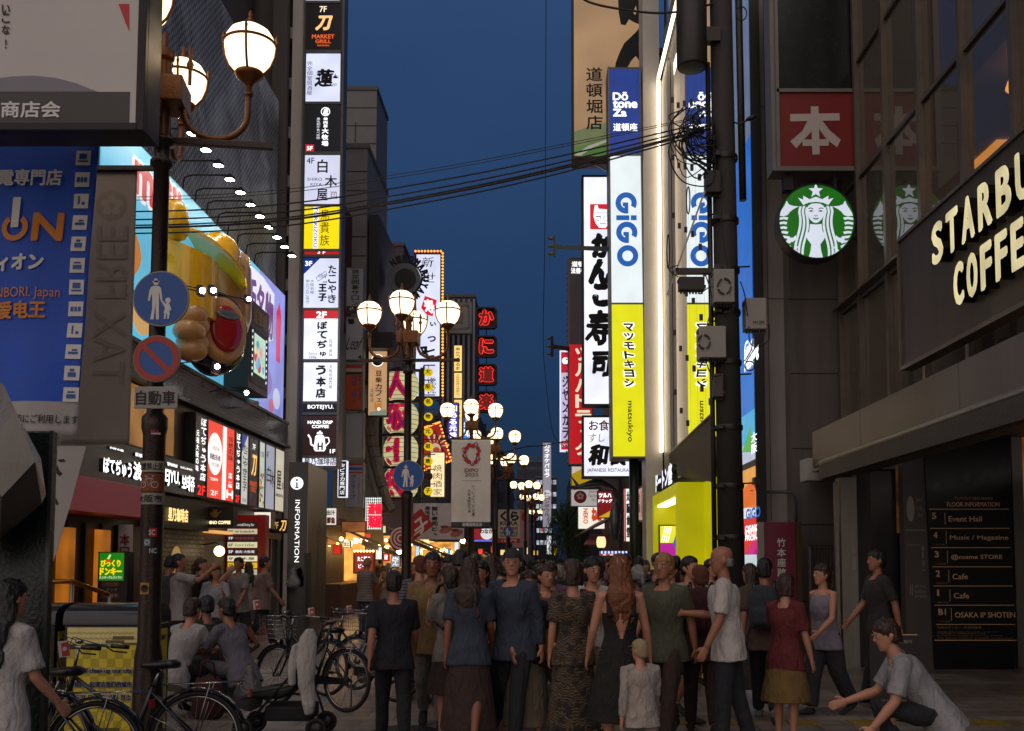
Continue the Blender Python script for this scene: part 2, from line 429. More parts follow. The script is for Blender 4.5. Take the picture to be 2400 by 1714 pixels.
# ================================================================ ground
def ground_mat():
 m=bpy.data.materials.new('stone_paving'); m.use_nodes=True; t=m.node_tree; b=t.nodes['Principled BSDF']
 tcn=t.nodes.new('ShaderNodeTexCoord')
 br=t.nodes.new('ShaderNodeTexBrick'); br.inputs['Scale'].default_value=1; br.inputs['Brick Width'].default_value=.6; br.inputs['Row Height'].default_value=.3
 br.inputs['Mortar Size'].default_value=.008; br.inputs['Color1'].default_value=lin('8f857c')+(1,); br.inputs['Color2'].default_value=lin('73695f')+(1,); br.inputs['Mortar'].default_value=lin('3a3531')+(1,)
 t.links.new(tcn.outputs['Object'],br.inputs['Vector'])
 n=t.nodes.new('ShaderNodeTexNoise'); n.inputs['Scale'].default_value=.9; n.inputs['Detail'].default_value=9; n.inputs['Roughness'].default_value=.7
 t.links.new(tcn.outputs['Object'],n.inputs['Vector'])
 mr_=t.nodes.new('ShaderNodeMapRange'); mr_.inputs[1].default_value=.3; mr_.inputs[2].default_value=.7; mr_.inputs[3].default_value=.5; mr_.inputs[4].default_value=1.35
 t.links.new(n.outputs[0],mr_.inputs[0])
 vm=t.nodes.new('ShaderNodeVectorMath'); vm.operation='SCALE'
 t.links.new(br.outputs['Color'],vm.inputs[0]); t.links.new(mr_.outputs[0],vm.inputs['Scale']); t.links.new(vm.outputs[0],b.inputs['Base Color'])
 rr=t.nodes.new('ShaderNodeMapRange'); rr.inputs[3].default_value=.14; rr.inputs[4].default_value=.52
 t.links.new(n.outputs[0],rr.inputs[0]); t.links.new(rr.outputs[0],b.inputs['Roughness'])
 n2=t.nodes.new('ShaderNodeTexNoise'); n2.inputs['Scale'].default_value=30; t.links.new(tcn.outputs['Object'],n2.inputs['Vector'])
 bp=t.nodes.new('ShaderNodeBump'); bp.inputs['Strength'].default_value=.25; bp.inputs['Distance'].default_value=.01
 t.links.new(n2.outputs[0],bp.inputs['Height'])
 bp2=t.nodes.new('ShaderNodeBump'); bp2.inputs['Strength'].default_value=.6; bp2.inputs['Distance'].default_value=.008; bp2.invert=True
 t.links.new(br.outputs['Fac'],bp2.inputs['Height']); t.links.new(bp2.outputs[0],bp.inputs['Normal']); t.links.new(bp.outputs[0],b.inputs['Normal'])
 return m
mb=MB(); mb.quad((-300,-40,0),(300,-40,0),(300,900,0),(-300,900,0),ground_mat()); structure('pavement',mb)
mb=MB()
tact=pm('tactile_yellow','7d6718',.6,0,.25,5,.4,60)
for i in range(14):
 x=.6+i*.62
 mb.box((x,9.9,0),(x+.30,10.2,.008),tact)
 for a in range(5):
  for b_ in range(5):mb.lathe([(.014,.008),(.010,.013),(0,.013)],tact,(x+.04+a*.055,9.94+b_*.055,0),6)
structure('tactile_paving',mb)
mb=MB(); mb.lathe([(.0,.004),(.3,.004),(.31,.0)],pm('cast_iron','2b2826',.5,.6,.3,20,.5,90),(-1.3,9.6,0),32)
tag(mb.build('manhole_cover'),'round iron manhole cover let into the paving','manhole')
def bulbs(t,pts,r,mat,name='bulb'):
 m=MB(); m.ell((0,0,0),(r,r,r),mat,10,6); me=None
 for p in pts:
  if me is None:o=t.part(name,m,local=True); me=o
  else:o=me.copy(); COL.objects.link(o)
  o.location=Vector(p)-t.loc
# ================================================================ generic light box sign facing the camera
def sign(name,label,px,Y,d=.3,frame=ALU,panel=E_W,fw=3,texts=(),extra=None,group=None,cat='sign',hang=None):
 f=Front(Y); x0,y0,x1,y1=px
 c=P((x0+x1)/2,y1,Y)
 t=Thing(name,label,cat,(c.x,Y+d/2,c.z),group)
 m=MB(); f.rect(m,x0,y0,x1,y1,-d,0,frame)
 w=fw
 for r in ((x0,y0,x1,y0+w),(x0,y1-w,x1,y1),(x0,y0+w,x0+w,y1-w),(x1-w,y0+w,x1,y1-w)):f.rect(m,*r,0,.03,frame)
 if hang is not None:
  p=P((x0+x1)/2,y0+(y1-y0)*.2,Y); q=P((x0+x1)/2,y0+(y1-y0)*.8,Y)
  for z in (p.z,q.z):m.box((min(p.x,hang),Y+d*.4,z-.05),(max(p.x,hang),Y+d*.6,z+.05),DSTEEL)
 t.part('frame',m)
 m=MB(); f.rect(m,x0+w,y0+w,x1-w,y1-w,.001,.01,panel); t.part('panel',m)
 if texts or extra:
  m=MB()
  for tx in texts:
   kw=tx[6] if len(tx)>6 else {}
   f.text(m,tx[0],*tx[1:5],tx[5],.016,**kw)
  if extra:extra(m,f)
  if m.v:t.part('lettering',m)
 return t
# ================================================================ street lamps (four globes, banner bar)
def make_lamp():
 t=Thing('street_lamp','','street lamp',(0,0,0),'bronze street lamps down the street')
 m=MB()
 m.lathe([(.16,0),(.16,.12),(.115,.2),(.1,.9),(.082,1.0),(.082,2.55),(.095,2.6),(.095,2.68),(.062,2.72),(.058,4.6),(.085,4.62),(.085,4.66),(.058,4.68),(.058,4.78),(.1,4.8),(.1,4.83),(.055,4.86)],POST,n=20)
 t.part('pole',m)
 m=MB(); m.lathe([(.05,4.84),(.05,5.45),(.075,5.47),(.075,5.53),(.03,5.56),(.015,5.68),(0,5.7)],ARMM,n=16)
 m.box((-.17,-.17,5.08),(.17,.17,5.28),ARMM); t.part('post_head',m,bevel=.012)
 m=MB(); m.box((-.83,-.025,4.8),(.83,.025,4.85),POST)
 t.part('banner_bar',m,bevel=.006)
 for k in range(4):
  a=math.pi/2*k; dx,dy=math.cos(a),math.sin(a)
  m=MB(); pts=[(dx*.12,dy*.12,5.10)]
  for i in range(13):
   th=math.pi*i/12
   r=.39-.24*math.cos(th); pts.append((dx*r,dy*r,5.06-.20*math.sin(th)))
  pts.append((dx*.635,dy*.635,5.30))
  m.tube(pts,.024,ARMM,10); m.tube([(dx*.635,dy*.635,5.22),(dx*.635,dy*.635,5.25)],.032,ARMM,10)
  # spear in front of the block
  m.lathe([(.014,0),(.014,.12),(.03,.16),(.012,.2),(.024,.25),(0,.33)],ARMM,(dx*.19,dy*.19,5.28),8)
  arm=t.part('arm',m)
  cx,cy=dx*.635,dy*.635
  m=MB(); m.lathe([(.02,5.29),(.03,5.31),(.05,5.33),(.10,5.37),(.115,5.395),(.105,5.41)],ARMM,(cx,cy,0),24)
  m.tube([(cx+.198*math.cos(2*math.pi*i/28),cy+.198*math.sin(2*math.pi*i/28),5.635) for i in range(28)],.011,ARMM,6,closed=True)
  for j in range(4):
   b_=math.pi/2*j+a
   pr=[(.108,5.40),(.16,5.46),(.192,5.54),(.204,5.635),(.212,5.68)]
   m.tube([(cx+r*math.cos(b_),cy+r*math.sin(b_),z) for r,z in pr],.010,ARMM,6)
   m.lathe([(.006,5.66),(.014,5.69),(0,5.74)],ARMM,(cx+.204*math.cos(b_),cy+.204*math.sin(b_),0),6)
  m.lathe([(.06,5.775),(.035,5.80),(.018,5.82),(.026,5.84),(.012,5.86),(.02,5.88),(0,5.92)],ARMM,(cx,cy,0),12)
  t.part('lamp_cage',m,arm)
  m=MB(); m.lathe([(.0,5.40),(.10,5.405),(.15,5.46),(.182,5.54),(.193,5.62),(.183,5.68),(.15,5.735),(.095,5.772),(.04,5.785),(0,5.788)],_globe,(cx,cy,0),28)
  t.part('globe',m,arm); lb=bpy.data.objects.new('lamp_bulb',_pl); COL.objects.link(lb); lb.parent=arm; lb.location=(cx,cy,5.6)
 return t
_globe=bpy.data.materials.new('lit_opal_globe'); _globe.use_nodes=True
_b=_globe.node_tree.nodes['Principled BSDF']; _b.inputs['Emission Color'].default_value=(1,.78,.46,1); _b.inputs['Emission Strength'].default_value=2.3
_pl=bpy.data.lights.new('lamp_bulb','POINT'); _pl.energy=LAMP; _pl.shadow_soft_size=.2; _pl.color=(1,.72,.40)
LAMPS=[(381,330,'tall bronze four-globe lamp beside the grey shopping street sign box'),
  (957,845,'four-globe lamp carrying the round blue sign, before the paper lanterns'),
  (1105,1030,'four-globe lamp behind the hanging white expo banner'),
  (1160,1079,'four-globe lamp just right of the white expo banner'),
  (1191,1124,'four-globe lamp with a small round blue sign, in front of the sushi banner'),
  (1231,1172,'small far four-globe lamp between the sushi banner and the karaoke sign, nearest of three'),
  (1247,1195,'small far four-globe lamp between the sushi banner and the karaoke sign, middle of three'),
  (1256,1222,'smallest farthest four-globe lamp down the street'),]
lamp0=make_lamp(); LPOS=[]
for i,(px,yb,lab) in enumerate(LAMPS):
 d_=ray(px,yb); Y=3.225*d_.y/d_.z; p=P(px,yb,Y); LPOS.append((p.x,Y))
 o=lamp0.o if i==0 else copy_tree(lamp0.o)
 o.location=(p.x,Y,0); o.rotation_euler.z=R(8 if i<1 else -2+5*(i-1)); o['label']=lab
# ================================================================ near left: sign box, banners, signs on the first lamp
f=Front(6.45)
t=Thing('shop_street_sign','large grey light box with dark band and white characters beside the lamp','sign',(-3.4,6.6,4.5))
m=MB(); f.rect(m,-420,-120,345,308,-.25,-.02,pm('dark_grey_metal','1b1a1b',.4,.5,.2,4)); f.rect(m,325,-120,345,308,-.02,.02,_M['dark_grey_metal']); f.rect(m,-420,290,325,308,-.02,.02,_M['dark_grey_metal'])
t.part('case',m,bevel=.006)
m=MB(); f.rect(m,-420,-120,325,290,-.0195,0,pm('unlit_acrylic','b8b2ac',.4,0,.08,1.5)); t.part('face',m)
m=MB(); f.rect(m,-420,216,304,289,.001,.003,pm('dark_film','35302f',.5,0,.1)); f.text(m,'商店会',3,238,143,277,WHT,.005,heavy=.03)
f.poly(m,[(-160,215.5),(-60,190),(30,180),(80,178),(130,183),(180,196),(228,215.5)],.001,.003,pm('pale_grey_film','76737a',.5,0,.06))
f.poly(m,[(278,10),(303,10),(303,74),(292,48)],.001,.003,RED)
for ch,y in (('い',12),('こ',33),('な',60),('!',93)):f.text(m,ch,5 if ch!='!' else 13,y,24 if ch!='!' else 16,y+22,INK,.005,heavy=.02)
t.part('lettering',m)
# cloth banner helper
def cloth_banner(name,label,Y,px,mat_fn,wave=.03,group=None,seed=0,skew=0,hem=None):
 f=Front(Y); x0,y0,x1,y1=px
 t=Thing(name,label,'banner',tuple(P((x0+x1)/2,y0,Y)),group)
 a,c,b_,d=f.b(x0,y0,x1,y1); NX,NZ=26,44
 def wv(u,v):
  s_=1-v
  return wave*s_*(math.sin(u*6.0+seed)*.6+math.sin(u*13+v*4+seed*2)*.25+noise.noise(Vector((u*3,v*4,seed)))*.8)
 def pos(u,v,n=0):
  return (a+(b_-a)*u+skew*(1-v)*(b_-a),Y+wv(u,v)-n,c+(d-c)*v)
 mats=mat_fn
 m=MB()
 vs=[pos(i/NX,j/NZ) for j in range(NZ+1) for i in range(NX+1)]; o=len(vs)
 vs2=[pos(i/NX,j/NZ,-.004) for j in range(NZ+1) for i in range(NX+1)]
 q=lambda i,j:j*(NX+1)+i
 for j in range(NZ):
  for i in range(NX):
   pass
 byrow={}
 m.v=vs+vs2
 for j in range(NZ):
  mm=mats((j+.5)/NZ); k=m.mi(mm)
  for i in range(NX):
   m.f.append([q(i,j),q(i+1,j),q(i+1,j+1),q(i,j+1)]); m.m.append(k); m.s.append(True)
   m.f.append([o+q(i,j),o+q(i,j+1),o+q(i+1,j+1),o+q(i+1,j)]); m.m.append(k); m.s.append(True)
 # edges, so the cloth has thickness
 for j in range(NZ):
  for i in (0,NX):
   e=[q(i,j),q(i,j+1),o+q(i,j+1),o+q(i,j)]
   m.f.append(e if i==0 else e[::-1]); m.m.append(0); m.s.append(False)
 for i in range(NX):
  for j in (0,NZ):
   e=[q(i,j),o+q(i,j),o+q(i+1,j),q(i+1,j)]
   m.f.append(e if j==0 else e[::-1]); m.m.append(0); m.s.append(False)
 t.part('cloth',m)
 def fr(u,v,n):
  uu=(u-a)/(b_-a); vv=(v-c)/(d-c)
  return pos(uu,vv,n)
 return t,f,fr
def ctext(m,f,fr,body,x0,y0,x1,y1,mat,n=.012,**k):text(m,fr,body,f.b(x0,y0,x1,y1),mat,n,**k)
def csub(m,fr,box,n,mat,nu=6,nv=8):
 """a patch that follows the cloth"""
 u0,v0,u1,v1=box; vs=[fr(u0+(u1-u0)*i/nu,v0+(v1-v0)*j/nv,n) for j in range(nv+1) for i in range(nu+1)]
 m.add(vs,[(j*(nu+1)+i,j*(nu+1)+i+1,(j+1)*(nu+1)+i+1,(j+1)*(nu+1)+i) for j in range(nv) for i in range(nu)],mat,True)
blue_c=pm('blue_cloth','0648b4',.6,0,.12,2.5,.15,30); white_c=pm('white_cloth','a19c98',.75,0,.08,3,.1,40)
t,f,fr=cloth_banner('hanging_banner','blue cloth banner with orange lettering and a column of white icons',LPOS[0][1],(-70,330,222,1022),lambda v:white_c if v<.105 else blue_c,.05,seed=1,skew=-.12)
m=MB()
ctext(m,f,fr,'電専門店',3,398,152,437,WHT,heavy=.03)
ctext(m,f,fr,'N',90,500,162,568,ORNG,heavy=.05)
cu_,cv_=f.b(10,540,90,541)[0],0
p0=P(48,535,LPOS[0][1]); rr0=33*7.45/F; rr1=20*7.45/F
for i in range(30):
 t0,t1=R(125+290*i/30),R(125+290*(i+1)/30)
 m.add([fr(p0.x+r*math.cos(a_),p0.z+r*math.sin(a_),.012) for r,a_ in ((rr0,t0),(rr0,t1),(rr1,t1),(rr1,t0))],[(0,3,2,1)],ORNG)
csub(m,fr,f.b(39,464,58,535),.014,WHT,3,5)
ctext(m,f,fr,'ィオン',6,597,122,637,WHT,heavy=.05)
ctext(m,f,fr,'DOTONBORI. Japan',-78,674,160,704,ORNG)
ctext(m,f,fr,'爱电王',10,706,130,748,ORNG,heavy=.04)
ctext(m,f,fr,'毎度のご来店にご利用します',-10,973,214,994,INK,heavy=.01)
icons=['laptop','box','vac','train','printer','disc','oven','plug','camera','phone','rice','pad']
for i in range(12):
 y=372+i*50.3; x=199-i*0.2
 csub(m,fr,f.b(x-17,y-17,x+17,y+17),.010,WHT,3,3)
 g=lambda a,b_,c,d:csub(m,fr,f.b(x+a,y+b_,x+c,y+d),.013,BLUEP,2,2)
 k=i%6
 if k==0:g(-9,-10,9,3); g(-12,6,12,10)
 elif k==1:g(-12,-5,-5,6); g(-3,-5,3,6); g(5,-5,12,6)
 elif k==2:g(-7,-11,-3,8); g(2,2,9,9)
 elif k==3:g(-11,0,11,6); g(-3,-6,9,-2)
 elif k==4:g(-9,-2,9,9); g(-5,-10,5,-4)
 else:g(-8,-8,8,-4); g(-10,-1,10,9)
t.part('lettering',m)
beige_c=pm('beige_cloth','877e76',.75,0,.08,3,.1,40); fadedp=pm('faded_pink','7d7068',.75,0,.1)
t,f,fr=cloth_banner('hanging_banner','faded beige cloth banner with pale pink blossoms, behind the blue banner',8.3,(150,402,312,1042),lambda v:beige_c,.005,seed=4)
m=MB()
pc=P(262,482,8.3)
m.add([fr(pc.x+.135*math.cos(a_*math.pi/20),pc.z+.135*math.sin(a_*math.pi/20),.0015) for a_ in range(40)],[tuple(range(40))],fadedp)
for k in range(5):
 a_=R(90+72*k); cx,cz=pc.x+.055*math.cos(a_),pc.z+.055*math.sin(a_)
 m.add([fr(cx+.036*math.cos(b_*math.pi/8)*(1+.2*math.cos(b_*math.pi/8-a_)),cz+.036*math.sin(b_*math.pi/8),.003) for b_ in range(16)],[tuple(range(16))],beige_c)
ctext(m,f,fr,'TAX FREE',222,530,296,900,fadedp,.002,rot=1,heavy=.01,flip=-1)
t.part('lettering',m)
mb=MB(); mb.box((P(205,398,8.3).x,8.26,P(205,402,8.3).z),(P(366,398,8.3).x,8.3,P(205,392,8.3).z),DSTEEL)
t.part('banner_rod',mb)
# round signs on the first lamp
def ped_figures(m,f,x,y,s,mat,n=.008):
 q=lambda pts:f.poly(m,[(x+a*s,y+b_*s) for a,b_ in pts],.004,n,mat)
 f.disc(m,x-.17*s,y-.60*s,.10*s,.004,n,mat,16)
 q([(-.31,-.62),(-.03,-.62),(-.03,-.66),(-.10,-.67),(-.12,-.76),(-.24,-.76),(-.25,-.67),(-.31,-.66)])
 q([(-.27,-.48),(-.06,-.48),(.02,-.38),(.06,-.1),(.08,.12),(.02,.14),(-.02,-.1),(-.05,-.25),(-.06,.15),(-.06,.5),(-.06,.82),(-.17,.82),(-.19,.2),(-.27,.82),(-.40,.82),(-.32,.4),(-.32,0),(-.34,-.2),(-.42,.1),(-.49,.1),(-.43,-.3),(-.36,-.44)])
 f.disc(m,x+.29*s,y+.08*s,.11*s,.004,n,mat,16)
 q([(.22,.19),(.34,.19),(.42,.42),(.38,.5),(.34,.38),(.36,.58),(.32,.80),(.26,.80),(.26,.6),(.22,.6),(.20,.80),(.13,.80),(.15,.58),(.12,.55),(.18,.38),(.04,.12),(.08,.08),(.2,.22)])
rimm=pm('worn_sign_rim','84807a',.5,.3,.2)
def ped_sign(name,label,x,y,r,Y,group):
 f=Front(Y); t=Thing(name,label,'road sign',tuple(P(x,y,Y)),group)
 m=MB(); f.disc(m,x,y,r*1.0,-.02,0,rimm); t.part('plate',m)
 m=MB(); f.disc(m,x,y,r*.95,.001,.004,BLUEP); t.part('face',m)
 m=MB(); ped_figures(m,f,x,y,r*.9,WHT); t.part('symbol',m)
 return t
ped_sign('pedestrian_sign','round blue sign with white walking adult and child, above a red-ringed one',377,700,67,7.27,'round blue pedestrian signs')
ped_sign('pedestrian_sign','round blue pedestrian sign on the lamp before the paper lanterns',957,1115,36,LPOS[1][1]-.18,'round blue pedestrian signs')
ped_sign('pedestrian_sign','tiny far round blue sign in front of the sushi banner',1191,1246,12.5,LPOS[4][1]-.18,'round blue pedestrian signs')
f=Front(7.27); t=Thing('no_parking_sign','round blue sign with red ring and diagonal red bar','road sign',tuple(P(367,841,7.27)))
m=MB(); f.disc(m,367,841,56,-.02,0,rimm); t.part('plate',m)
m=MB(); f.disc(m,367,841,54,.001,.004,BLUEP); t.part('face',m)
m=MB(); rsig=pm('sign_red','9c2810',.45,0,.12); f.ring(m,367,841,40,54,.004,.007,rsig); f.poly(m,[(332,816),(341,807),(401,866),(392,875)],.0045,.0075,rsig); t.part('symbol',m)
t=Thing('plate_sign','white plate with three black characters under the no parking sign','road sign',tuple(P(364,932,7.27)))
m=MB(); f.rect(m,314,906,416,958,-.015,0,pm('aged_white_plate','8f8881',.5,0,.12,4)); t.part('plate',m,bevel=.01)
m=MB(); f.text(m,'自動車',319,916,411,950,INK,.003,heavy=.02); t.part('lettering',m)
# stickers and bands wrapped round the pole
x1_,Y1_=LPOS[0]
def wrap(label,name,z0,z1,a0,a1,mat,txt=None,tm=INK,r=.0825,cat='sticker',extra=None):
 t=Thing(name,label,cat,(x1_,Y1_,z0)); m=MB()
 K=16; vs=[]
 for j,z in enumerate((z0,z1)):
  for i in range(K+1):
   a=R(a0+(a1-a0)*i/K); vs.append((x1_+(r+.0015)*math.sin(a),Y1_-(r+.0015)*math.cos(a),z))
 m.add(vs,[(i,i+1,K+2+i,K+1+i) for i in range(K)],mat,True)
 t.part('sheet',m)
 def fr(u,v,n):
  a=R(u); return (x1_+(r+.002+n)*math.sin(a),Y1_-(r+.002+n)*math.cos(a),v)
 m=MB()
 if txt:text(m,fr,txt,(a0*.8,z0+(z1-z0)*.18,a1*.8,z1-(z1-z0)*.18),tm,.002,heavy=.02)
 if extra:extra(m,fr)
 if m.v:t.part('lettering',m)
zz=lambda y:P(362,y,Y1_-.08).z
wrap('yellow-edged white band with black characters, topmost of three on the pole','pole_band',zz(1106),zz(1080),-85,85,pm('band_white','97917f',.6,0,.1),'放置禁止区',cat='notice')
def bikeband(m,fr):
 w=pm('reflective_white','b9b4ac',.4,0,.05)
 for cx in (-32,28):
  for i in range(18):
   t0,t1=2*math.pi*i/18,2*math.pi*(i+1)/18
   m.add([fr(cx+k_*math.cos(a_)*18,zz(1136)+k_*math.sin(a_)*.024,.003) for k_,a_ in ((1,t0),(1,t1),(.8,t1),(.8,t0))],[(0,1,2,3)][::-1],w)
 for (ua,ya,ub,yb) in ((-32,1136,-14,1122),(-14,1122,18,1122),(18,1122,28,1136),(-14,1122,0,1138),(0,1138,18,1122),(-20,1117,-8,1117),(14,1116,24,1116)):
  m.add([fr(ua,zz(ya)+.003,.003),fr(ua,zz(ya)-.003,.003),fr(ub,zz(yb)-.003,.003),fr(ub,zz(yb)+.003,.003)],[(0,1,2,3)],w)
wrap('orange and black band with a white bicycle symbol on the pole','pole_band',zz(1152),zz(1110),-85,85,pm('band_orange','7a3a10',.6,0,.25,8),extra=bikeband,cat='notice')
wrap('white band with three black city characters, lowest of three on the pole','pole_band',zz(1182),zz(1155),-85,85,pm('band_white2','8b867a',.6,0,.1),'大阪市',cat='notice')
wrap('red and white shield sticker on the lamp pole','sticker',zz(1258),zz(1238),10,45,RED,'SC',WHT,.084)
wrap('round pale blue sticker on the lamp pole below the shield','sticker',zz(1280),zz(1263),-15,15,pm('pale_blue_vinyl','5d7686',.5),'O',WHT,.084)
wrap('white lettered sticker on the lamp pole','sticker',zz(1300),zz(1282),15,55,pm('grey_vinyl','2b2b2b',.5),'NC',WHT,.085)
wrap('yellow square sticker with a black face mark low on the pole','sticker',zz(1393),zz(1366),-28,15,pm('yellow_vinyl','a87a10',.5,0,.1),'●',INK,.09)
wrap('small red and white sticker high on the pole','sticker',zz(1018),zz(1004),5,50,WHT,'BS',RED,.083)
# ---------------------------------------------------------------- far left: green cabinet, folded metal, slanted banner
grn=pm('dark_green_paint','10201b',.35,0,.35,5,.3,40,streak=True)
t=Thing('green_post','dark green painted square post with scratched face at the kerb','post',(-2.9,6,0))
f=Front(5.9); m=MB(); a,c,b_,d=f.b(-120,1010,112,1700); m.box((a,5.9,0),(b_,5.97,d),grn); t.part('body',m,bevel=.012)
m=MB(); a2=f.b(104,1010,112,1700); m.box((b_-.012,5.885,0),(b_+.01,5.9,d),pm('worn_metal_edge','4c4f4d',.4,.7,.3)); t.part('edge_strip',m)
t=Thing('folded_metal_shade','faceted grey brown folded metal lantern shade hung on the green post','lantern',tuple(P(20,1100,5.5)))
m=MB(); fac=[pm('metal_facet','5f5b56',.33,.75,.4,3,.2,30,streak=True)]
Y0=5.5; pts={'a':P(-60,860,5.6),'b':P(8,900,5.45),'c':P(36,962,5.3),'d':P(96,1075,5.6),'e':P(108,1160,5.7),'f':P(82,1082,5.25),'g':P(-60,1085,5.2),'h':P(4,1165,5.2),'i':P(98,1180,5.6),'j':P(0,1265,5.6),'k':P(-60,1330,5.7),'z':P(-90,1100,6.1),'y':P(40,1100,6.0)}
for tri in ('abcg','cfg','cdf','fdei','ghf','fih','hij','ghjk','bayc','cyd','dye','eyi','iyj','jyk','ayz','zyk','azkg'):
 m.add([pts[k] for k in tri],[tuple(range(len(tri)))],fac[0])
t.part('shell',m)
t=Thing('slanted_flag','slanted white flag with black brush strokes beside the green post','banner',tuple(P(150,1050,10)))
f=Front(10.0); m=MB(); f.poly(m,[(112,1046),(202,1046),(166,1180),(124,1320),(112,1332)],-.006,0,white_c); t.part('cloth',m)
m=MB()
for pl in ([(134,1078),(150,1076),(154,1082),(142,1084)],[(128,1092),(134,1090),(140,1104),(147,1110),(140,1117),(131,1108)],[(119,1130),(124,1128),(128,1160),(138,1182),(134,1185),(124,1172)],[(118,1185),(130,1192),(126,1220),(118,1218),(122,1200)]):f.poly(m,pl,.001,.003,INK)
t.part('brush_strokes',m)
# ================================================================ left building
XL=-7.0; FL=frame_left(XL)
def LB(px0,py0,px1,py1,X=XL):
 """box (u0,v0,u1,v1) on the plane X=const from two picture corners"""
 a,b_=PX(px0,py0,X),PX(px1,py1,X); return (a.y,b_.z,b_.y,a.z)
brick=brickm('grey_glazed_brick','55514a','3f3c37','1d1b19',.22,.075,.32)
brick2=brickm('pale_brick','8a7a5e','6a5c45','2a241c',.24,.085,.5)
wood=pm('brown_door_wood','4a2814',.4,0,.35,3,.3,30,streak=True)
stone=pm('brown_stone','4a3322',.45,0,.3,9,.2,40)
net=meshm('scaffold_netting','2b2f38','b8c0d0',.12)  # pale blue tone paints the highlights of light on the netting
t=Thing('brick_building','brick building with netted upper wall and painted billboard above lit shops','building',(-9,20,0)); LBLD=t
m=MB(); m.box((-16,12,0),(-7.35,27.0,14.4),CONC); m.box((-7.35,12,2.2),(-7.02,27.0,4.75),stone); t.part('wall',m)
m=MB(); m.box((-7.35,12,5.4),(-7.3,26.95,14.4),net); t.part('netting',m)
m=MB(); m.box((-7.35,12,4.75),(-6.9,27.0,5.33),brick); m.box((-7.0,12,4.68),(-6.82,27.0,4.75),DSTEEL); m.box((-7.35,12,5.33),(-6.86,27.0,5.4),CONC); t.part('brick_band',m)
m=MB(); m.box((-16,10,14.4),(-8.2,27.5,26),pm('dim_concrete','3c3a3a',.85,0,.2,2)); t.part('upper_storeys',m)
# warm first-floor windows between stone columns
for k,(y0,y1) in enumerate(((13.0,14.3),(14.9,16.2),(16.7,17.6),(18.1,18.9))):
 m=MB(); m.box((-7.02,y0,3.55),(-6.99,y1,4.7),DSTEEL); w_=t.part('window',m)
 m=MB(); m.box((-6.989,y0+.06,3.6),(-6.985,y1-.06,4.65),em('b87c34',.5,.5,True,1.2)); t.part('pane',m,w_)
# ground floor
m=MB(); m.box((-7.35,12,0),(-6.95,17.4,2.2),wood)
for k in range(9):m.box((-6.95,12.2+k*.58,0),(-6.9,12.26+k*.58,2.2),pm('dark_wood','22120a',.4,0,.3,5))
t.part('wood_front',m)
m=MB()
for y in (14.2,15.4):m.box((-6.898,y,.05),(-6.86,y+.5,2.1),em('c8741e',.5,.5,True,2.))
t.part('lit_door_panel',m)
m=MB(); m.box((-7.35,17.4,0),(-6.95,20.6,2.2),brick2); t.part('brick_front',m)
m=MB(); m.box((-7.35,20.6,0),(-6.95,22.4,2.2),stone); m.box((-7.35,22.4,0),(-7.2,27.0,2.8),pm('entrance_dark','1c1714',.4,0,.2));
for k in range(7):m.box((-7.2,22.6+k*.62,0),(-7.12,22.68+k*.62,2.7),STEEL)
t.part('entrance',m)
m=MB(); m.box((-7.2,24.2,2.25),(-7.1,26.0,2.33),em('ffe2b0',2.0,.0)); m.box((-7.2,20.7,2.2),(-6.8,22.3,2.26),em('ffb765',.8,0)); t.part('entrance_light',m)
m=MB(); a_=[(19.0+.28*math.cos(math.pi*k/12),1.5+.4*math.sin(math.pi*k/12)) for k in range(13)]+[(18.72,.7),(19.28,.7)]
m.ext(a_,frame_left(-6.95),0,.02,em('caa060',.35,.4)); t.part('arched_window',m)
# awnings/fascias
t=Thing('red_fascia','glossy red shop fascia over the wooden shopfront','awning',(-6.6,14.5,2.3))
m=MB(); m.hull8([(-6.95,12,2.3),(-6.35,12,2.3),(-6.35,16.6,2.3),(-6.95,16.6,2.3),(-6.95,12,2.84),(-6.6,12,2.84),(-6.6,16.6,2.84),(-6.95,16.6,2.84)],pm('gloss_red','b4101a',.4,0,.15,3)); t.part('sheet',m,bevel=.02)
t=Thing('pale_fascia','pale grey fascia with backlit white brush letters','sign',(-6.8,17,2.86))
m=MB(); m.box((-7.02,13.5,2.86),(-6.75,19.35,3.5),pm('pale_fascia_paint','7b7670',.5,0,.12,3)); t.part('board',m,bevel=.01)
m=MB(); fl=frame_left(-6.75); SIDE[E_LET.name]=BLK
for body,p in (('ぼてぢゅう',(232,1068,298,1122)),('波天',(303,1080,343,1132)),('BOTEJYU.',(345,1090,412,1145)),('보테쥬',(418,1110,447,1155))):
 text(m,fl,body,LB(*p,X=-6.75),E_LET,.07,heavy=.035,wob=.03 if body[0]!='B' else 0,depth=.07)
for body,p in (('お好み焼',(250,1046,282,1060)),('鉄板焼',(310,1060,336,1076)),('TEPPANYAKI',(385,1083,409,1097)),('오코노미야키',(416,1092,444,1105))):
 text(m,fl,body,LB(*p,X=-6.75),E_LET,.05,heavy=.02,depth=.05)
t.part('lettering',m)
t=Thing('cafe_fascia','dark fascia with golden lit characters over the pale brick front','sign',(-6.85,18.8,2.3))
m=MB(); m.box((-6.95,17.45,2.22),(-6.8,20.4,2.8),BLK); t.part('board',m)
m=MB(); text(m,frame_left(-6.8),'星乃珈琲店',LB(391,1188,437,1226,X=-6.8),em('ffd98a',1.5,0,False),.03,heavy=.03); t.part('lettering',m)
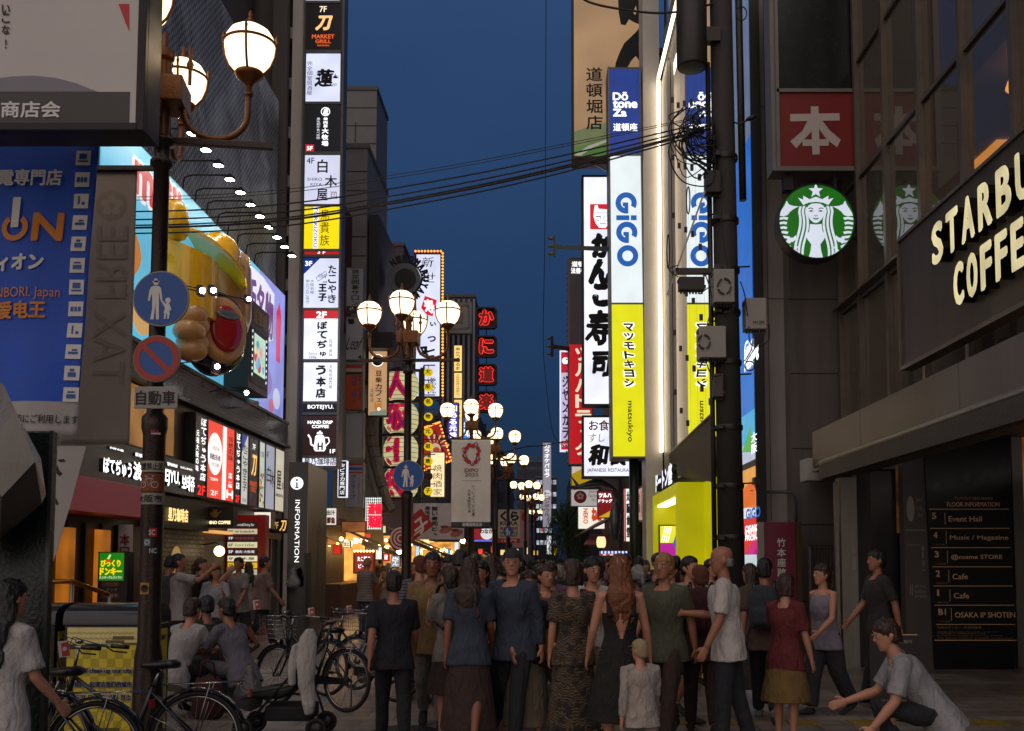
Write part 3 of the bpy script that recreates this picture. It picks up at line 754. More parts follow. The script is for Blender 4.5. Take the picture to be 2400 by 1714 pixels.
# wall lamp
t=Thing('wall_lamp','small round white glass wall lamp on the pale brick','wall lamp',(-6.9,20.5,1.7))
m=MB(); m.tube([(-6.95,20.55,1.95),(-6.7,20.55,2.0),(-6.62,20.55,1.93)],.015,BLK,8); t.part('bracket',m)
m=MB(); m.ell((-6.62,20.55,1.82),(.11,.11,.11),em('ffd8a0',3.5,0),20,12); t.part('globe',m)
# lit poster panels on the façade
def lbox(name,label,y0,y1,z0,z1,panel,texts=(),X=-6.8,extra=None,d=.2,group='lit sign panels along the brick facade'):
 t=Thing(name,label,'sign',(X,(y0+y1)/2,z0),group); fr=frame_left(X)
 m=MB(); m.box((X-d,y0,z0),(X-.012,y1,z1),BLK)
 for q in (((y0,z0),(y1,z0+.04)),((y0,z1-.04),(y1,z1)),((y0,z0+.04),(y0+.03,z1-.04)),((y1-.03,z0+.04),(y1,z1-.04))):m.box((X-.012,q[0][0],q[0][1]),(X+.012,q[1][0],q[1][1]),BLK)
 t.part('frame',m)
 m=MB(); m.box((X-.0115,y0+.03,z0+.04),(X,y1-.03,z1-.04),panel); t.part('panel',m)
 m=MB(); H,Wd=z1-z0,y1-y0
 for tx in texts:
  kw=tx[6] if len(tx)>6 else {}
  text(m,fr,tx[0],(y0+tx[1]*Wd,z0+tx[2]*H,y0+tx[3]*Wd,z0+tx[4]*H),tx[5],.004,**kw)
 if extra:extra(m,fr,y0,y1,z0,z1)
 if m.v:t.part('lettering',m)
 return t
zA,zB=2.88,4.55
V=dict(vert=True,heavy=.03)
EW2=em('ffffff',1.3,0,False); ER2=em('ff2a20',1.2,0,False)
lbox('lit_shop_sign','narrow black lit panel with white vertical brush letters, left of the red one',19.45,20.15,zA,zB,E_BLK,[('ぼてぢゅう本店',.5,.2,.95,.97,EW2,V),('元祖大阪の味',.12,.3,.35,.8,EW2,V),('2F',.3,.03,.95,.15,ER2,dict(heavy=.04))])
def redp(m,fr,y0,y1,z0,z1):
 ww=em('fff4f0',1.15,.04); c=(y0+(y1-y0)*.28,z0+(z1-z0)*.58)
 m.ext([(c[0]+.46*math.cos(2*math.pi*i/40),c[1]+.44*math.sin(2*math.pi*i/40)) for i in range(40)],fr,.001,.003,ww)
 m.ext([(y0+1.0,z0+.05),(y0+1.25,z0+.05),(y0+1.25,z1-.05),(y0+1.0,z1-.05)],fr,.001,.003,ww)
lbox('lit_shop_sign','red lit panel with a large white disc and white stripe',20.18,22.0,zA,zB,em('e8402e',1.05,.05),
 [('元祖の味',.16,.62,.42,.68,RED,dict()),('鉄板焼お好み焼',.10,.5,.46,.58,INK,dict(heavy=.02)),('大阪 道頓堀',.14,.42,.44,.47,INK,dict()),('営業中',.14,.24,.4,.28,EW2,dict()),('伝統の味',.76,.55,.94,.88,DRED,V),('本店 二階',.78,.2,.92,.4,EW2,V),('H',.72,.06,.97,.17,EW2,dict(heavy=.08)),('2F',.15,.06,.4,.12,EW2,dict())],extra=redp)
lbox('lit_shop_sign','narrow black lit panel with white vertical brush letters, right of the red one',22.02,22.45,zA,zB,E_BLK,[('ぼてぢゅう本店',.3,.2,.9,.97,EW2,V),('2F',.25,.03,.95,.13,ER2,dict(heavy=.04))])
def tri_(m,fr,y0,y1,z0,z1):m.ext([(y0+.03,z1-.04),(y1-.1,z1-.04),(y0+.03,z1-.5)],fr,.001,.003,E_DBLUE)
lbox('lit_shop_sign','white lit panel with blue corner and black vertical letters',22.48,23.05,zA,zB,em('d8d8ce',.75,.08),[('たこやき王子',.25,.2,.85,.85,INK,V),('大阪名物',.2,.05,.8,.11,RED,dict())],extra=tri_)
lbox('lit_shop_sign','dark lit panel with a golden character and orange words',23.08,23.9,zA,zB,em('1d1820',.8,.1,False),[('7F',.35,.82,.65,.90,EW2,dict()),('刀',.3,.45,.75,.75,em('ffc46a',1.1,0,False),dict(heavy=.03,shear=.15)),('MARKET',.15,.3,.88,.37,em('d0521c',.9,0,False),dict(heavy=.03)),('GRILL',.25,.22,.78,.29,em('d0521c',.9,0,False),dict(heavy=.03))])
def food(m,fr,y0,y1,z0,z1):
 rnd=random.Random(3)
 for k in range(46):
  c=(y0+.08+rnd.random()*(y1-y0-.16),z0+.1+rnd.random()*.75); r=.03+.04*rnd.random()
  m.ext([(c[0]+r*math.cos(2*math.pi*i/9),c[1]+r*.7*math.sin(2*math.pi*i/9)) for i in range(9)],fr,.001,.002+k*.0001,em(rnd.choice(['c07a30','8a3a20','d8c070','607a30','e0d8c0','a02018']),.7,0,False))
lbox('lit_shop_sign','narrow lit menu panel with food pictures',23.93,24.45,zA,zB,em('c9d4c8',.8,.1),[('お食事',.2,.75,.8,.85,INK,dict())],extra=food)
lbox('lit_shop_sign','grey white lit panel with one large black character, in front of another',24.48,25.35,zA,zB,em('a9adc0',.75,.06),[('白',.15,.42,.6,.66,INK,dict(heavy=.01)),('木',.55,.36,1.0,.6,INK,dict(heavy=.01)),('4F',.1,.78,.35,.88,INK,dict())])
lbox('lit_shop_sign','cream lit panel with a large black character and a red seal',25.38,26.3,zA,zB,em('cfc8b0',.8,.06),[('屋',.2,.35,.65,.65,INK,dict(heavy=.01)),('印',.75,.36,.9,.48,RED,dict(heavy=.03)),('SHIROKIYA',.1,.24,.9,.29,INK,dict(heavy=.04))])
# box signs facing the street
sign('cafe_sign','black box sign with a gold teapot and lit white words',(463,1188,548,1238),20.45,.25,BLK,em('120c08',.6,.1,False),3,
 [('HOSHINO COFFEE',471,1221,541,1229,em('ffe9b0',1.4,0,False),dict(heavy=.05))],lambda m,f:(f.disc(m,505,1206,7.5,.012,.02,GOLD,20),f.line(m,[(512,1205),(519,1198)],2.5,.012,.019,GOLD),f.rect(m,501,1195,509,1199,.012,.019,GOLD),f.line(m,[(498,1201),(493,1204),(498,1210)],1.8,.012,.019,GOLD)),hang=-7)
sign('shop_sign','black box sign with a gold character right of the red floor directory',(638,1216,674,1250),25.0,.3,BLK,em('16120e',.6,.1,False),2,[('7F',642,1224,653,1240,em('d9b070',1,0,False)),('刀',657,1220,671,1245,em('ffc46a',1,0,False),dict(heavy=.03,shear=.15))],hang=-7.1)
sign('shop_sign','white lit box sign above the red floor directory',(566,1199,637,1240),24.4,.3,ALU,em('f0ead6',1.0,.06),2,[('お食事処',575,1206,625,1220,INK)],hang=-7.1)
# red floor directory
t=Thing('floor_directory','red standing floor directory with stacked shop plates','directory sign',tuple(P(575,1480,22.0)))
t.o.location.z=0; t.loc.z=0
f=Front(22.0); rd=pm('directory_red','9c1714',.35,0,.12,4); m=MB(); a,c,b_,d=f.b(529,1207,622,1480); m.box((a,22,0),(b_,22.25,d),rd); f.rect(m,604,1207,622,1480,0,.06,rd); t.part('body',m,bevel=.012)
rows=[(1224,1238,'231a1a','Sports&Dining Bar','c8c0b8'),(1240,1252,'c9c0a0','∞ bobobA','502018'),(1256,1268,'1a1a1e','和食居酒屋','8a3030'),(1271,1284,'ded8b0','ioride','789040'),(1287,1300,'181818','焼肉 大牧場','e8e8e8'),(1303,1316,'eee6c4','白木屋','202020'),(1319,1332,'e6c010','鳥貴族','a02020'),(1335,1348,'b8b8a0','たこやき','303030'),(1351,1364,'28242c','ぼてぢゅう','a0a0a0')]
for k,(ya,yb,bgc,tx,fg) in enumerate(rows):
 m=MB(); f.rect(m,534,ya,603,yb,.001,.02,em(bgc,.85,.06)); pl=t.part('shop_plate',m)
 m=MB(); f.text(m,tx,552,ya+3,597,yb-3,em(fg,.8,0,False),.024,heavy=.02); f.text(m,['8F','8F','7F','6F','5F','4F','3F','3F','2F'][k],536,ya+3,547,yb-3,em('f0f0f0' if k in (0,2,4,7,8) else '303030',.9,0,False),.024,heavy=.03); t.part('lettering',m,pl)
# billboard
t=Thing('billboard','long sky blue billboard with red lettering and rounded yellow reliefs','billboard',(-7.1,21,5.4))
m=MB(); m.box((-7.3,15.4,5.36),(-7.02,26.85,8.9),pm('billboard_back','3b4a5a',.6)); t.part('case',m)
blue_b=em('62c2e6',.78,.16,True,.5); m=MB(); m.box((-7.019,15.44,5.4),(-7.0,24.4,8.86),blue_b); t.part('panel',m)
m=MB(); m.box((-7.019,24.4,5.4),(-6.99,26.8,8.86),em('8f96e6',.75,.22,True,.8)); t.part('screen',m)
m=MB(); fl=frame_left(-7.0)
text(m,fl,'meiji',(16.6,7.6,19.0,8.82),em('f2f2f2',.8,0,False),.004,heavy=.09)
text(m,fl,'meiji',(16.68,7.68,18.92,8.74),em('c01826',.85,0,False),.02,heavy=.045)
m.ext([(u,v) for u,v in ((22.6,7.0),(24.35,7.0),(25.6,7.35),(25.7,8.6),(24.6,8.75),(22.5,8.7),(22.2,7.8))],fl,.012,.02,em('e9e4f4',.85,.05))
text(m,fl,'大阪名物',(22.5,7.3,25.6,8.5),em('6a2f86',.6,0,False),.024,heavy=.03)
m.ext([(u,v) for u,v in ((26.0,6.9),(26.35,6.9),(26.4,8.2),(26.2,8.5),(25.95,8.2))],fl,.012,.02,em('d02050',.9,0,False))
for k in range(4): # a tiered green castle tower drawn on the board
 z=6.3+k*.42; w=.55-.1*k
 m.ext([(17.9-w,z),(17.9+w,z),(17.9+w*.6,z+.16),(17.9-w*.6,z+.16)],fl,.002,.01,em('4f8a4a',.6,0,False))
 m.ext([(17.9-w*.6,z+.16),(17.9+w*.6,z+.16),(17.9+w*.55,z+.42),(17.9-w*.55,z+.42)],fl,.002,.009,em('e6ddc4',.7,0,False))
m.ext([(16.4+.55*math.cos(a_*.3)*(1+.3*math.cos(a_*.9)),6.9+.7*math.sin(a_*.3)) for a_ in range(21)],fl,.002,.008,em('d0803c',.7,0,False))
for k,(yy,zz_,s_,c_) in enumerate(((17.2,5.9,.42,'e0b070'),(22.9,6.3,.5,'4a6ac0'),(25.2,6.2,.42,'8a6ac8'),(26.1,5.9,.35,'d0d8f8'),(25.6,5.65,.22,'d86a8a'))):
 m.ext([(yy+s_*math.cos(a_*math.pi/12),zz_+s_*.8*math.sin(a_*math.pi/12)) for a_ in range(24)],fl,.004 if yy<24 else .012,.014+k*.001,em(c_,.7,0,False))
t.part('artwork',m)
yel=pm('yellow_fibreglass','f0b416',.22,0,.06,2,0,10,coat=.4); tan=pm('tan_fibreglass','c08a50',.22,0,.08,2,coat=.4)
# relief pieces: a snack bag cylinder, puffed crisps, a dish-shaped yellow disc
def rel(name,fn):
 m=MB(); fn(m); t.part(name,m)
def bag(m):
 c=PX(442,700,-6.5); K=28
 vs=[];
 for j,(z,sl) in enumerate(((6.15,0),(7.45,.22))):
  for k in range(K):
   a_=2*math.pi*k/K; vs.append((-6.62+.48*math.cos(a_),18.5+.62*math.sin(a_),z-sl*math.cos(a_)*.8))
 m.add(vs,[(k,(k+1)%K,K+(k+1)%K,K+k) for k in range(K)],yel,True); m.add(vs[K:],[tuple(range(K))],pm('pale_yellow_fibreglass','d9cf6a',.25))
 m.add(vs[:K],[tuple(range(K))[::-1]],yel)
rel('bag',bag)
rel('upper_puff',lambda m:m.loft([((-6.75,17.95,z),(r,0,0),(0,r*1.15,0)) for z,r in ((7.5,.1),(7.55,.2),(7.7,.27),(7.9,.26),(8.1,.23),(8.22,.15),(8.26,.04))],yel,20))
def disc_(m):
 K=40; prof=((0,.78),(.35,.75),(.72,.58),(.95,.3),(1.02,.12),(1.12,.05),(1.75,-.12),(1.82,-.2),(1.72,-.22),(1.0,-.1),(0,-.08))
 ax=Vector((.5,.34,.80)).normalized(); u=ax.orthogonal().normalized(); w=ax.cross(u); c=Vector((-6.55,19.7,7.75)); s_=.46
 vs=[c+ax*(h*s_*1.35)+(u*math.cos(2*math.pi*k/K)+w*math.sin(2*math.pi*k/K))*r*s_ for r,h in prof for k in range(K)]
 m.add(vs,[(i*K+k,i*K+(k+1)%K,(i+1)*K+(k+1)%K,(i+1)*K+k) for i in range(len(prof)-1) for k in range(K)],yel,True)
rel('yellow_dish',disc_)
rel('tan_puff',lambda m:m.loft([((-6.6,20.5,z),(r*.85,0,0),(0,r,0)) for z,r in ((6.3,.5),(6.7,.62),(7.2,.62),(7.7,.6),(8.0,.55))],tan,24))
def oval(m):
 c=P(514,778,19.0); nv=Vector((.72,-.69,.05)).normalized(); u=Vector((0,0,1)).cross(nv).normalized(); w=nv.cross(u); dk=pm('dark_fibreglass','14161c',.15,0,.1,coat=.5); rd_=pm('red_fibreglass','9a1a1a',.18,0,.1,coat=.5)
 for n0,n1,sc,mt in ((-.55,.12,1.0,dk),(-.1,.26,.80,tan),(.1,.34,.56,rd_)):
  m.loft([(c+nv*(n0+(n1-n0)*t_),u*(.60*sc*k_),w*(.82*sc*k_)) for t_,k_ in ((0,.8),(.3,1),(.75,1),(.93,.93),(1,.8),(1.0,.4))],mt,32)
 m.loft([(c+nv*.342+w*.26,u*.25,w*.10),(c+nv*.36+w*.26,u*.22,w*.08)],STEEL,20)
rel('oval_relief',oval)
rel('lower_puff',lambda m:[m.ell((-6.45,18.15+.1*math.sin(k*2.4),5.5+k*.16),(.3,.36-.04*abs(k-2),.22),tan,18,10) for k in range(5)])
# framed screen on the billboard
def scr(m):
 m.box((-7.0,21.75,5.45),(-6.45,23.3,7.45),pm('screen_case','4a3a30',.4,.2)); m.box((-6.45,21.85,5.6),(-6.44,23.2,6.85),BLK)
 m.box((-6.44,22.1,5.85),(-6.435,23.0,6.75),em('b8d8c0',1.0,.2));
 fl2=frame_left(-6.435); r_=random.Random(5)
 for k in range(14):c=(22.2+.7*r_.random(),5.95+.6*r_.random()); s_=.06+.08*r_.random(); m.ext([(c[0]+s_*math.cos(i*.7),c[1]+s_*math.sin(i*.7)) for i in range(9)],fl2,.001,.002+k*.0002,em(r_.choice(['d04030','70b0e0','e8e0a0','60a050','f0a0a0']),.9,0,False))
 for k in range(8):
  for u in (21.95,23.08):m.ext([(u,5.75+k*.14),(u+.05,5.75+k*.14),(u+.05,5.81+k*.14),(u,5.81+k*.14)],frame_left(-6.44),.001,.003,EW2)
 text(m,frame_left(-6.45),'道頓堀',(22.0,6.98,23.1,7.35),GOLD,.006,heavy=.03)
rel('framed_screen',scr)
# floodlights
flm=em('fff6e4',70.0,0)
fl0=None
for i in range(12):
 y=16.75+i*.72
 if fl0 is None:
  t=Thing('floodlight','','floodlight',(-7.3,y,9.3),'floodlights on arms above the billboard'); fl0=t.o
  m=MB(); m.tube([(-7.28,y,8.0),(-7.22,y,9.2),(-7.2,y,9.35),(-7.05,y,9.4),(-6.35,y,9.4)],.018,BLK,8); t.part('arm',m)
  m=MB(); m.lathe([(.02,9.43),(.04,9.41),(.1,9.35),(.13,9.295),(.12,9.295)],BLK,(-6.28,y,0),20); t.part('shade',m)
  m=MB(); m.lathe([(0,9.295),(.05,9.296),(.09,9.304),(.08,9.31),(0,9.31)],flm,(-6.28,y,0),20); t.part('lens',m)
  o=fl0
 else:
  o=copy_tree(fl0); o.location.y=y
 o['label']='black gooseneck floodlight in the row above the blue billboard'
for i,(px,py) in enumerate(((477,684),(503,683),(585,703),(580,922),(512,861))):
 p=PX(px,py,(-5.55,-5.5,-5.9,-6.05,-5.7)[i])
 t=Thing('spotlight',['bright white spotlight before the yellow bag relief','bright white spotlight above the dark oval relief','square white spotlight above the framed screen','bright white spotlight on the brick ledge by the camera','small bright spotlight under the dark oval relief'][i],'spotlight',tuple(p),'white spotlights around the billboard')
 m=MB(); m.tube([(p.x-.05,p.y,p.z),(p.x-.5,p.y+.1,p.z+.12),(-6.95,p.y+.2,p.z+.05)],.012,BLK,6); t.part('arm',m)
 m=MB(); m.box((p.x-.1,p.y-.06,p.z-.06),(p.x-.0,p.y+.12,p.z+.1),BLK); t.part('case',m,bevel=.01)
 m=MB(); m.ell((p.x+.0,p.y-.06,p.z),(.045,.04,.045),em('f6fbff',40,0),14,8); t.part('lens',m)
t=Thing('security_camera','white security camera on the brick ledge beside the white spotlight','camera',tuple(PX(590,945,-6.4)))
m=MB(); p=t.loc; m.tube([(p.x-.5,p.y+.05,p.z-.1),(p.x-.1,p.y+.05,p.z-.08),(p.x,p.y,p.z)],.02,DUSTW,8); m.tube([(p.x-.15,p.y+.1,p.z+.07),(p.x+.18,p.y-.25,p.z-.05)],.06,DUSTW,12); t.part('body',m)
# green-lit restaurant sign on a stand, menu, opening hours
sign('restaurant_sign','green lit sign with yellow bubble letters beside the lamp pole',(231,1294,300,1432),14.4,.2,pm('dark_stand','1a1210',.4,.2),pm('dark_stand2','1e1412',.4,.1),2,
 [('びっくり',237,1312,284,1329,em('f6d800',1.0,0,False),dict(heavy=.06)),('ドンキー',235,1330,287,1349,em('f6d800',1.0,0,False),dict(heavy=.06)),('ハンバーグレストラン',234,1350,287,1357,em('e8e8c8',.9,0,False),dict(heavy=.03)),('7:00 - 25:00',237,1413,278,1422,PINKP)],
 lambda m,f:(f.rect(m,231.5,1295,291,1361,.0101,.0155,em('1d8a10',.72,.06)),f.poly(m,[(252,1310),(258,1300),(262,1301),(257,1311)],.0156,.019,em('c8f090',1,0,False)),f.disc(m,252,1313,3,.0156,.019,em('e03020',.9,0,False),12),f.disc(m,258,1314,3,.0156,.019,em('e03020',.9,0,False),12),
    f.rect(m,239,1363,279,1375,.0101,.014,pm('menu_orange','6b2a14',.5)),f.rect(m,239,1377,279,1388,.0101,.014,pm('menu_dark','1d1c18',.5)),f.rect(m,239,1390,279,1402,.0101,.014,pm('menu_red','6a1512',.5)),
    f.text(m,'モーニング',250,1366,276,1373,DUSTW,.018),f.text(m,'ランチ',250,1379,276,1386,DUSTW,.018),f.text(m,'営業中',250,1392,276,1400,DUSTW,.018)))
t,f,fr=cloth_banner('nobori_banner','narrow white vertical banner with characters behind the green restaurant sign',15.3,(275,1230,309,1436),lambda v:white_c,.05,seed=6,skew=.12)
m=MB(); ctext(m,f,fr,'本日営業',279,1250,303,1370,DRED,.012,vert=True,heavy=.02); t.part('lettering',m)
t=Thing('handrail','bent brass handrail in front of the wooden shopfront','handrail',tuple(P(190,1400,13))); brass=pm('brass','8a5a24',.25,.9,.2)
m=MB(); pr=[P(60,1363,12.4),P(168,1363,12.6),P(256,1394,12.9)]; m.tube(pr,.03,brass,12); m.tube([pr[2],Vector((pr[2].x,pr[2].y,0))],.022,STEEL,10); m.tube([pr[1],Vector((pr[1].x,pr[1].y,0))],.022,STEEL,10); t.part('rail',m)
# ---------------------------------------------------------------- waste bins
def bin_(x0,x1,label):
 f=Front(8.6); a=P(x0,1500,8.6).x; b_=P(x1,1500,8.6).x; Yf,Yb=8.6,9.2; zt=1.24; zs=1.06
 t=Thing('waste_bin',label,'bin',((a+b_)/2,8.9,0),'solar waste bins'); dk=pm('bin_casing','201f21',.3,.4,.2,5)
 m=MB(); m.box((a,Yf,.05),(b_,Yb,zs),dk)
 m.box((a+.03,Yf+.03,0),(b_-.03,Yb-.03,.05),BLK); t.part('body',m,bevel=.015)
 m=MB(); prof=[(Yf-.015,zs)]+[(Yf-.015+(Yb-Yf+.03)*(.5-.5*math.cos(math.pi*k/14)),zs+.04+(zt-zs-.04)*(math.sin(math.pi*k/14)**.7)) for k in range(15)]+[(Yb+.015,zs)]
 N=len(prof); m.add([(a-.006,y,z) for y,z in prof]+[(b_+.006,y,z) for y,z in prof],[(k,N+k,N+k+1,k+1) for k in range(N-1)],pm('bin_lid','3a3a3e',.14,.5,.15,5),True)
 m.add([(a-.006,y,z) for y,z in prof],[tuple(range(N))],_M['bin_lid']); m.add([(b_+.006,y,z) for y,z in prof],[tuple(range(N))[::-1]],_M['bin_lid']); t.part('lid',m)
 yl=pm('bin_poster_yellow','cdb724',.35,0,.1,3); pl=pm('bin_poster_pale','d8cc8a',.35,0,.1)
 fr=frame_front(Yf); m=MB(); m.box((a+.03,Yf-.004,.08),(b_-.03,Yf,1.04),yl);
 hi=pm('bin_poster_olive','a89820',.35,0,.1)
 for i in range(9):
  for j in range(10):
   if (i+j)%2:m.box((a+.03+i*(b_-a-.06)/9,Yf-.0055,.1+j*.075),(a+.03+(i+1)*(b_-a-.06)/9,Yf-.004,.1+(j+1)*.075),hi)
 m.box((a+.03,Yf-.0065,.89),(b_-.03,Yf-.0045,1.035),pl)
 for i in range(16):
  for j in range(3):
   cx=a+.05+(i+(j%2)*.5)*.041; cz=.89+j*.045
   if cx>b_-.06:continue
   for r in (.02,.013):
    k_=[(cx+r*math.cos(math.pi*q/8),cz+r*math.sin(math.pi*q/8)) for q in range(9)]
    for (u0,v0),(u1,v1) in zip(k_,k_[1:]):
     m.add([fr(u0,v0,.008),fr(u1,v1,.008),fr(cx+(u1-cx)*.8,cz+(v1-cz)*.8,.008),fr(cx+(u0-cx)*.8,cz+(v0-cz)*.8,.008)],[(3,2,1,0)],hi)
 br_=pm('bin_poster_brown','5c5218',.4)
 for (xa,za,xb,zb) in ((.42,.935,.60,.965),(.36,.905,.52,.93),(.5,.89,.66,.91),(.1,.12,.4,.16),(.2,.16,.5,.19)):m.box((a+xa,Yf-.0095,za),(min(b_-.03,a+xb),Yf-.0085,zb),br_)
 t.part('poster',m)
 navy=pm('navy_ink','10142c',.5); m=MB()
 def row(s,z0,z1,x0_=.06,x1_=.60):
  text(m,fr,s,(a+x0_-.004,z0-.004,a+x1_+.004,z1+.004),WHT,.0105,heavy=.09); text(m,fr,s,(a+x0_,z0,a+x1_,z1),navy,.018,heavy=.035)
 row("Let's all clean up our city",.64,.70); row('让我们一起清洁我们的城市',.53,.585); row('모두가 우리 도시를 청소',.42,.475)
 t.part('lettering',m)
 # side poster
 fs=frame_gen((b_,Yf,0),(0,1,0),(0,0,1)); m=MB(); m.ext([(.06,.1),(.54,.1),(.54,1.0),(.06,1.0)],fs,0,.004,yl); m.ext([(.1,.2),(.5,.2),(.5,.68),(.1,.68)],fs,.004,.006,DUSTW)
 text(m,fs,'2025関西万博に向けて',(.1,.9,.52,.95),navy,.007,heavy=.03); text(m,fs,'実証実験中',(.1,.82,.36,.87),navy,.007,heavy=.03); text(m,fs,'道頓堀商店会',(.14,.55,.48,.61),navy,.008,heavy=.03); text(m,fs,'JTB',(.2,.32,.4,.44),RED,.008,heavy=.05,shear=.2)
 t.part('side_poster',m)
 return t
bin_(150,336,'yellow-postered waste bin with a rounded dark lid, nearer the lamp pole')
bin_(-55,128,'yellow-postered waste bin half hidden behind the green post')
# ================================================================ information kiosk
f=Front(16.7); a,c,b_,d=f.b(673,1083,718,1540)
t=Thing('information_kiosk','tall black information pillar with white vertical letters and steel side','information board',(a,17.4,0))
m=MB(); m.box((a,16.7,0),(b_,18.2,d),BLKGL); t.part('body',m,bevel=.008)
m=MB(); m.box((b_,16.72,0.0),(b_+.012,18.18,d-.03),pm('satin_steel','8a7a66',.3,.8,.25,2,streak=True)); t.part('side_panel',m)
m=MB(); f.disc(m,696,1133,15,.0,.006,EW2,28); f.rect(m,694.4,1131,698,1144,.007,.009,INK); f.rect(m,692,1131,696,1133,.007,.009,INK); f.rect(m,692,1142,700.5,1144.5,.007,.009,INK); f.disc(m,696,1125.5,2.6,.007,.009,INK,12)
f.text(m,'INFORMATION',691,1172,702,1318,EW2,.004,rot=1); t.part('lettering',m)
m=MB(); m.box((b_+.03,16.4,.35),(b_+.07,16.75,1.75),DSTEEL); m.box((b_+.07,16.45,.4),(b_+.075,16.7,1.7),pm('poster_dim','3a342c',.3))
t.part('side_frame',m)
for z in (1.0,1.1,1.2,1.5,1.58,1.66):
 pass
# ================================================================ left sign tower
f=Front(27.5)
t=Thing('sign_tower','tall tower of stacked lit shop panels left of the sky, on steel brackets','sign tower',tuple(P(753,1092,27.5)))
m=MB(); f.rect(m,705,-60,800,1096,-.55,-.02,pm('tower_case','4c4b4a',.4,.6,.2,3)); f.rect(m,704,-60,708,1096,-.02,.03,ALU); f.rect(m,796,-60,801,1096,-.02,.03,ALU)
t.part('case',m)
m=MB()
for y in (55,175,290,405,520,650,778,905,1032):
 f.rect(m,655,y,705,y+27,-.5,-.2,pm('bracket_steel','9a958e',.45,.6,.25,3))
t.part('bracket',m)
def tp(x0,y0,x1,y1,panel,texts,extra=None):
 m=MB(); f.rect(m,x0,y0,x1,y1,-.019,.0,panel); p_=t.part('panel',m)
 m=MB(); f.rect(m,x0-2,y1,x1+2,y1+6,-.02,.025,ALU); t.part('panel_rail',m,p_)
 m=MB()
 for tx in texts:f.text(m,tx[0],*tx[1:5],tx[5],.005,**(tx[6] if len(tx)>6 else {}))
 if extra:extra(m,f)
 if m.v:t.part('lettering',m,p_)
VV=dict(vert=True)
OR_=em('ffc080',1.2,0,False); OR2=em('e2602a',1.0,0,False)
tp(716,-60,796,2,E_W,[])
tp(718,7,798,118,em('120d0f',.8,.1,False),[('7F',749,15,766,29,em('ffe6c8',1.2,0,False),dict(heavy=.02)),('刀',742,36,776,72,OR_,dict(heavy=.05,shear=.18,wob=.05)),('MARKET',731,81,784,91,OR2,dict(heavy=.05)),('GRILL',739,93,776,102,OR2,dict(heavy=.05)),('beef kitchen',744,104,772,109,OR2,dict(heavy=.04))])
tp(717,126,797,239,E_WB,[('完全個室居酒屋',719,143,732,224,pm('purple_ink','3a3450',.6,0,0),VV),('蓮',740,162,781,204,INK,dict(heavy=.03,shear=.15,wob=.07)),('Ren',773,193,789,203,PURP,dict(shear=.3))],
lambda m,f:[f.poly(m,[(781,184),(779+k*4,172+abs(k-2)*4),(783+k*2,184)],.004,.007,PURP) for k in range(5)])
tp(716,244,796,356,em('14151a',.8,.1,False),[('焼肉屋',758,275,768,300,EW2,dict(vert=True,heavy=.04)),('大牧場',754,300,770,344,EW2,dict(vert=True,heavy=.05)),('黒毛和牛食べ放題',742,276,750,327,E_W,VV),('5F',719,343,733,353,EW2,dict(heavy=.05))],
lambda m,f:(f.rect(m,716,339,736,356,.001,.003,E_RED),f.ring(m,763,262,9,11,.001,.005,EW2),f.poly(m,[(757,268),(760,256),(766,254),(770,260),(767,263),(770,270)],.001,.004,EW2)))
tp(714,364,796,479,em('d8dcf4',.95,.05),[('4F',719,370,737,384,INK,dict(heavy=.01)),('白',744,374,768,406,INK,dict(heavy=.02)),('木',761,411,790,439,INK,dict(heavy=.02)),('屋',742,443,768,471,INK,dict(heavy=.02)),('SHIRO',720,417,755,424,INK,dict()),('KIYA',728,429,755,436,INK,dict()),('印',775,451,789,465,RED,dict())],
lambda m,f:[f.rect(m,774,450,790,451,.004,.006,RED),f.rect(m,774,465,790,466,.004,.006,RED)])
redi=pm('red_ink','a01418',.6,0,0);
tp(713,483,795,584,E_YEL,[('TORIKIZOKU',735.5,486,744,580,PURP,dict(rot=1)),('鳥貴族',751,489,772,578,redi,dict(vert=True,heavy=.0,wob=.05))],lambda m,f:f.rect(m,734,483,746,584,.0005,.003,E_W))
tp(713,586,795,597,em('c0161c',.9,.05),[('3 F',744,587.5,763,595.5,EW2,dict(heavy=.05))])
tp(712,606,795,722,E_WB,[('たこやき',769,620,788,712,INK,dict(vert=True,heavy=.03,wob=.04)),('王子',746,664,766,708,INK,dict(vert=True,heavy=.06)),('串かつたこ焼き',717,655,725,712,redi,VV),('大阪名物',727,655,736,690,INK,VV),('3F',715,612,732,624,EW2,dict(heavy=.05)),('大阪城',745,642,765,652,INK,dict(shear=.2))],
lambda m,f:(f.poly(m,[(712,606),(750,606),(712,643)],.0005,.003,E_DBLUE),f.line(m,[(741,651),(763,636),(767,645),(745,660),(741,651)],.8,.004,.006,INK),f.line(m,[(757,664),(759,659),(762,663),(765,659),(766,665)],1,.004,.006,INK)))
tp(712,727,794,842,E_W,[('2F',741,730,766,746,EW2,dict(heavy=.06)),('ぼてぢゅ',743,752,767,840,INK,dict(vert=True,heavy=.05,wob=.06)),('元祖',771,795,779,815,INK,VV),('発祥',771,818,779,837,INK,VV),('Since',724,826,743,832,GREYP),('1946',725,834,742,841,GREYP)],lambda m,f:f.rect(m,712,727,794,747,.0005,.003,em('c81a26',.95,.05)))
tp(711,850,793,941,E_W,[('う本店',740,854,764,935,INK,dict(vert=True,heavy=.05,wob=.06)),('大阪伝統の味',771,855,779,912,INK,VV)])
tp(711,942,793,967,em('12141c',.8,.1,False),[('BOTEJYU.',721,949,782,961,EW2,dict(heavy=.03)),('OKONOMIYAKI  TEPPANYAKI',725,944,778,947,E_W)])
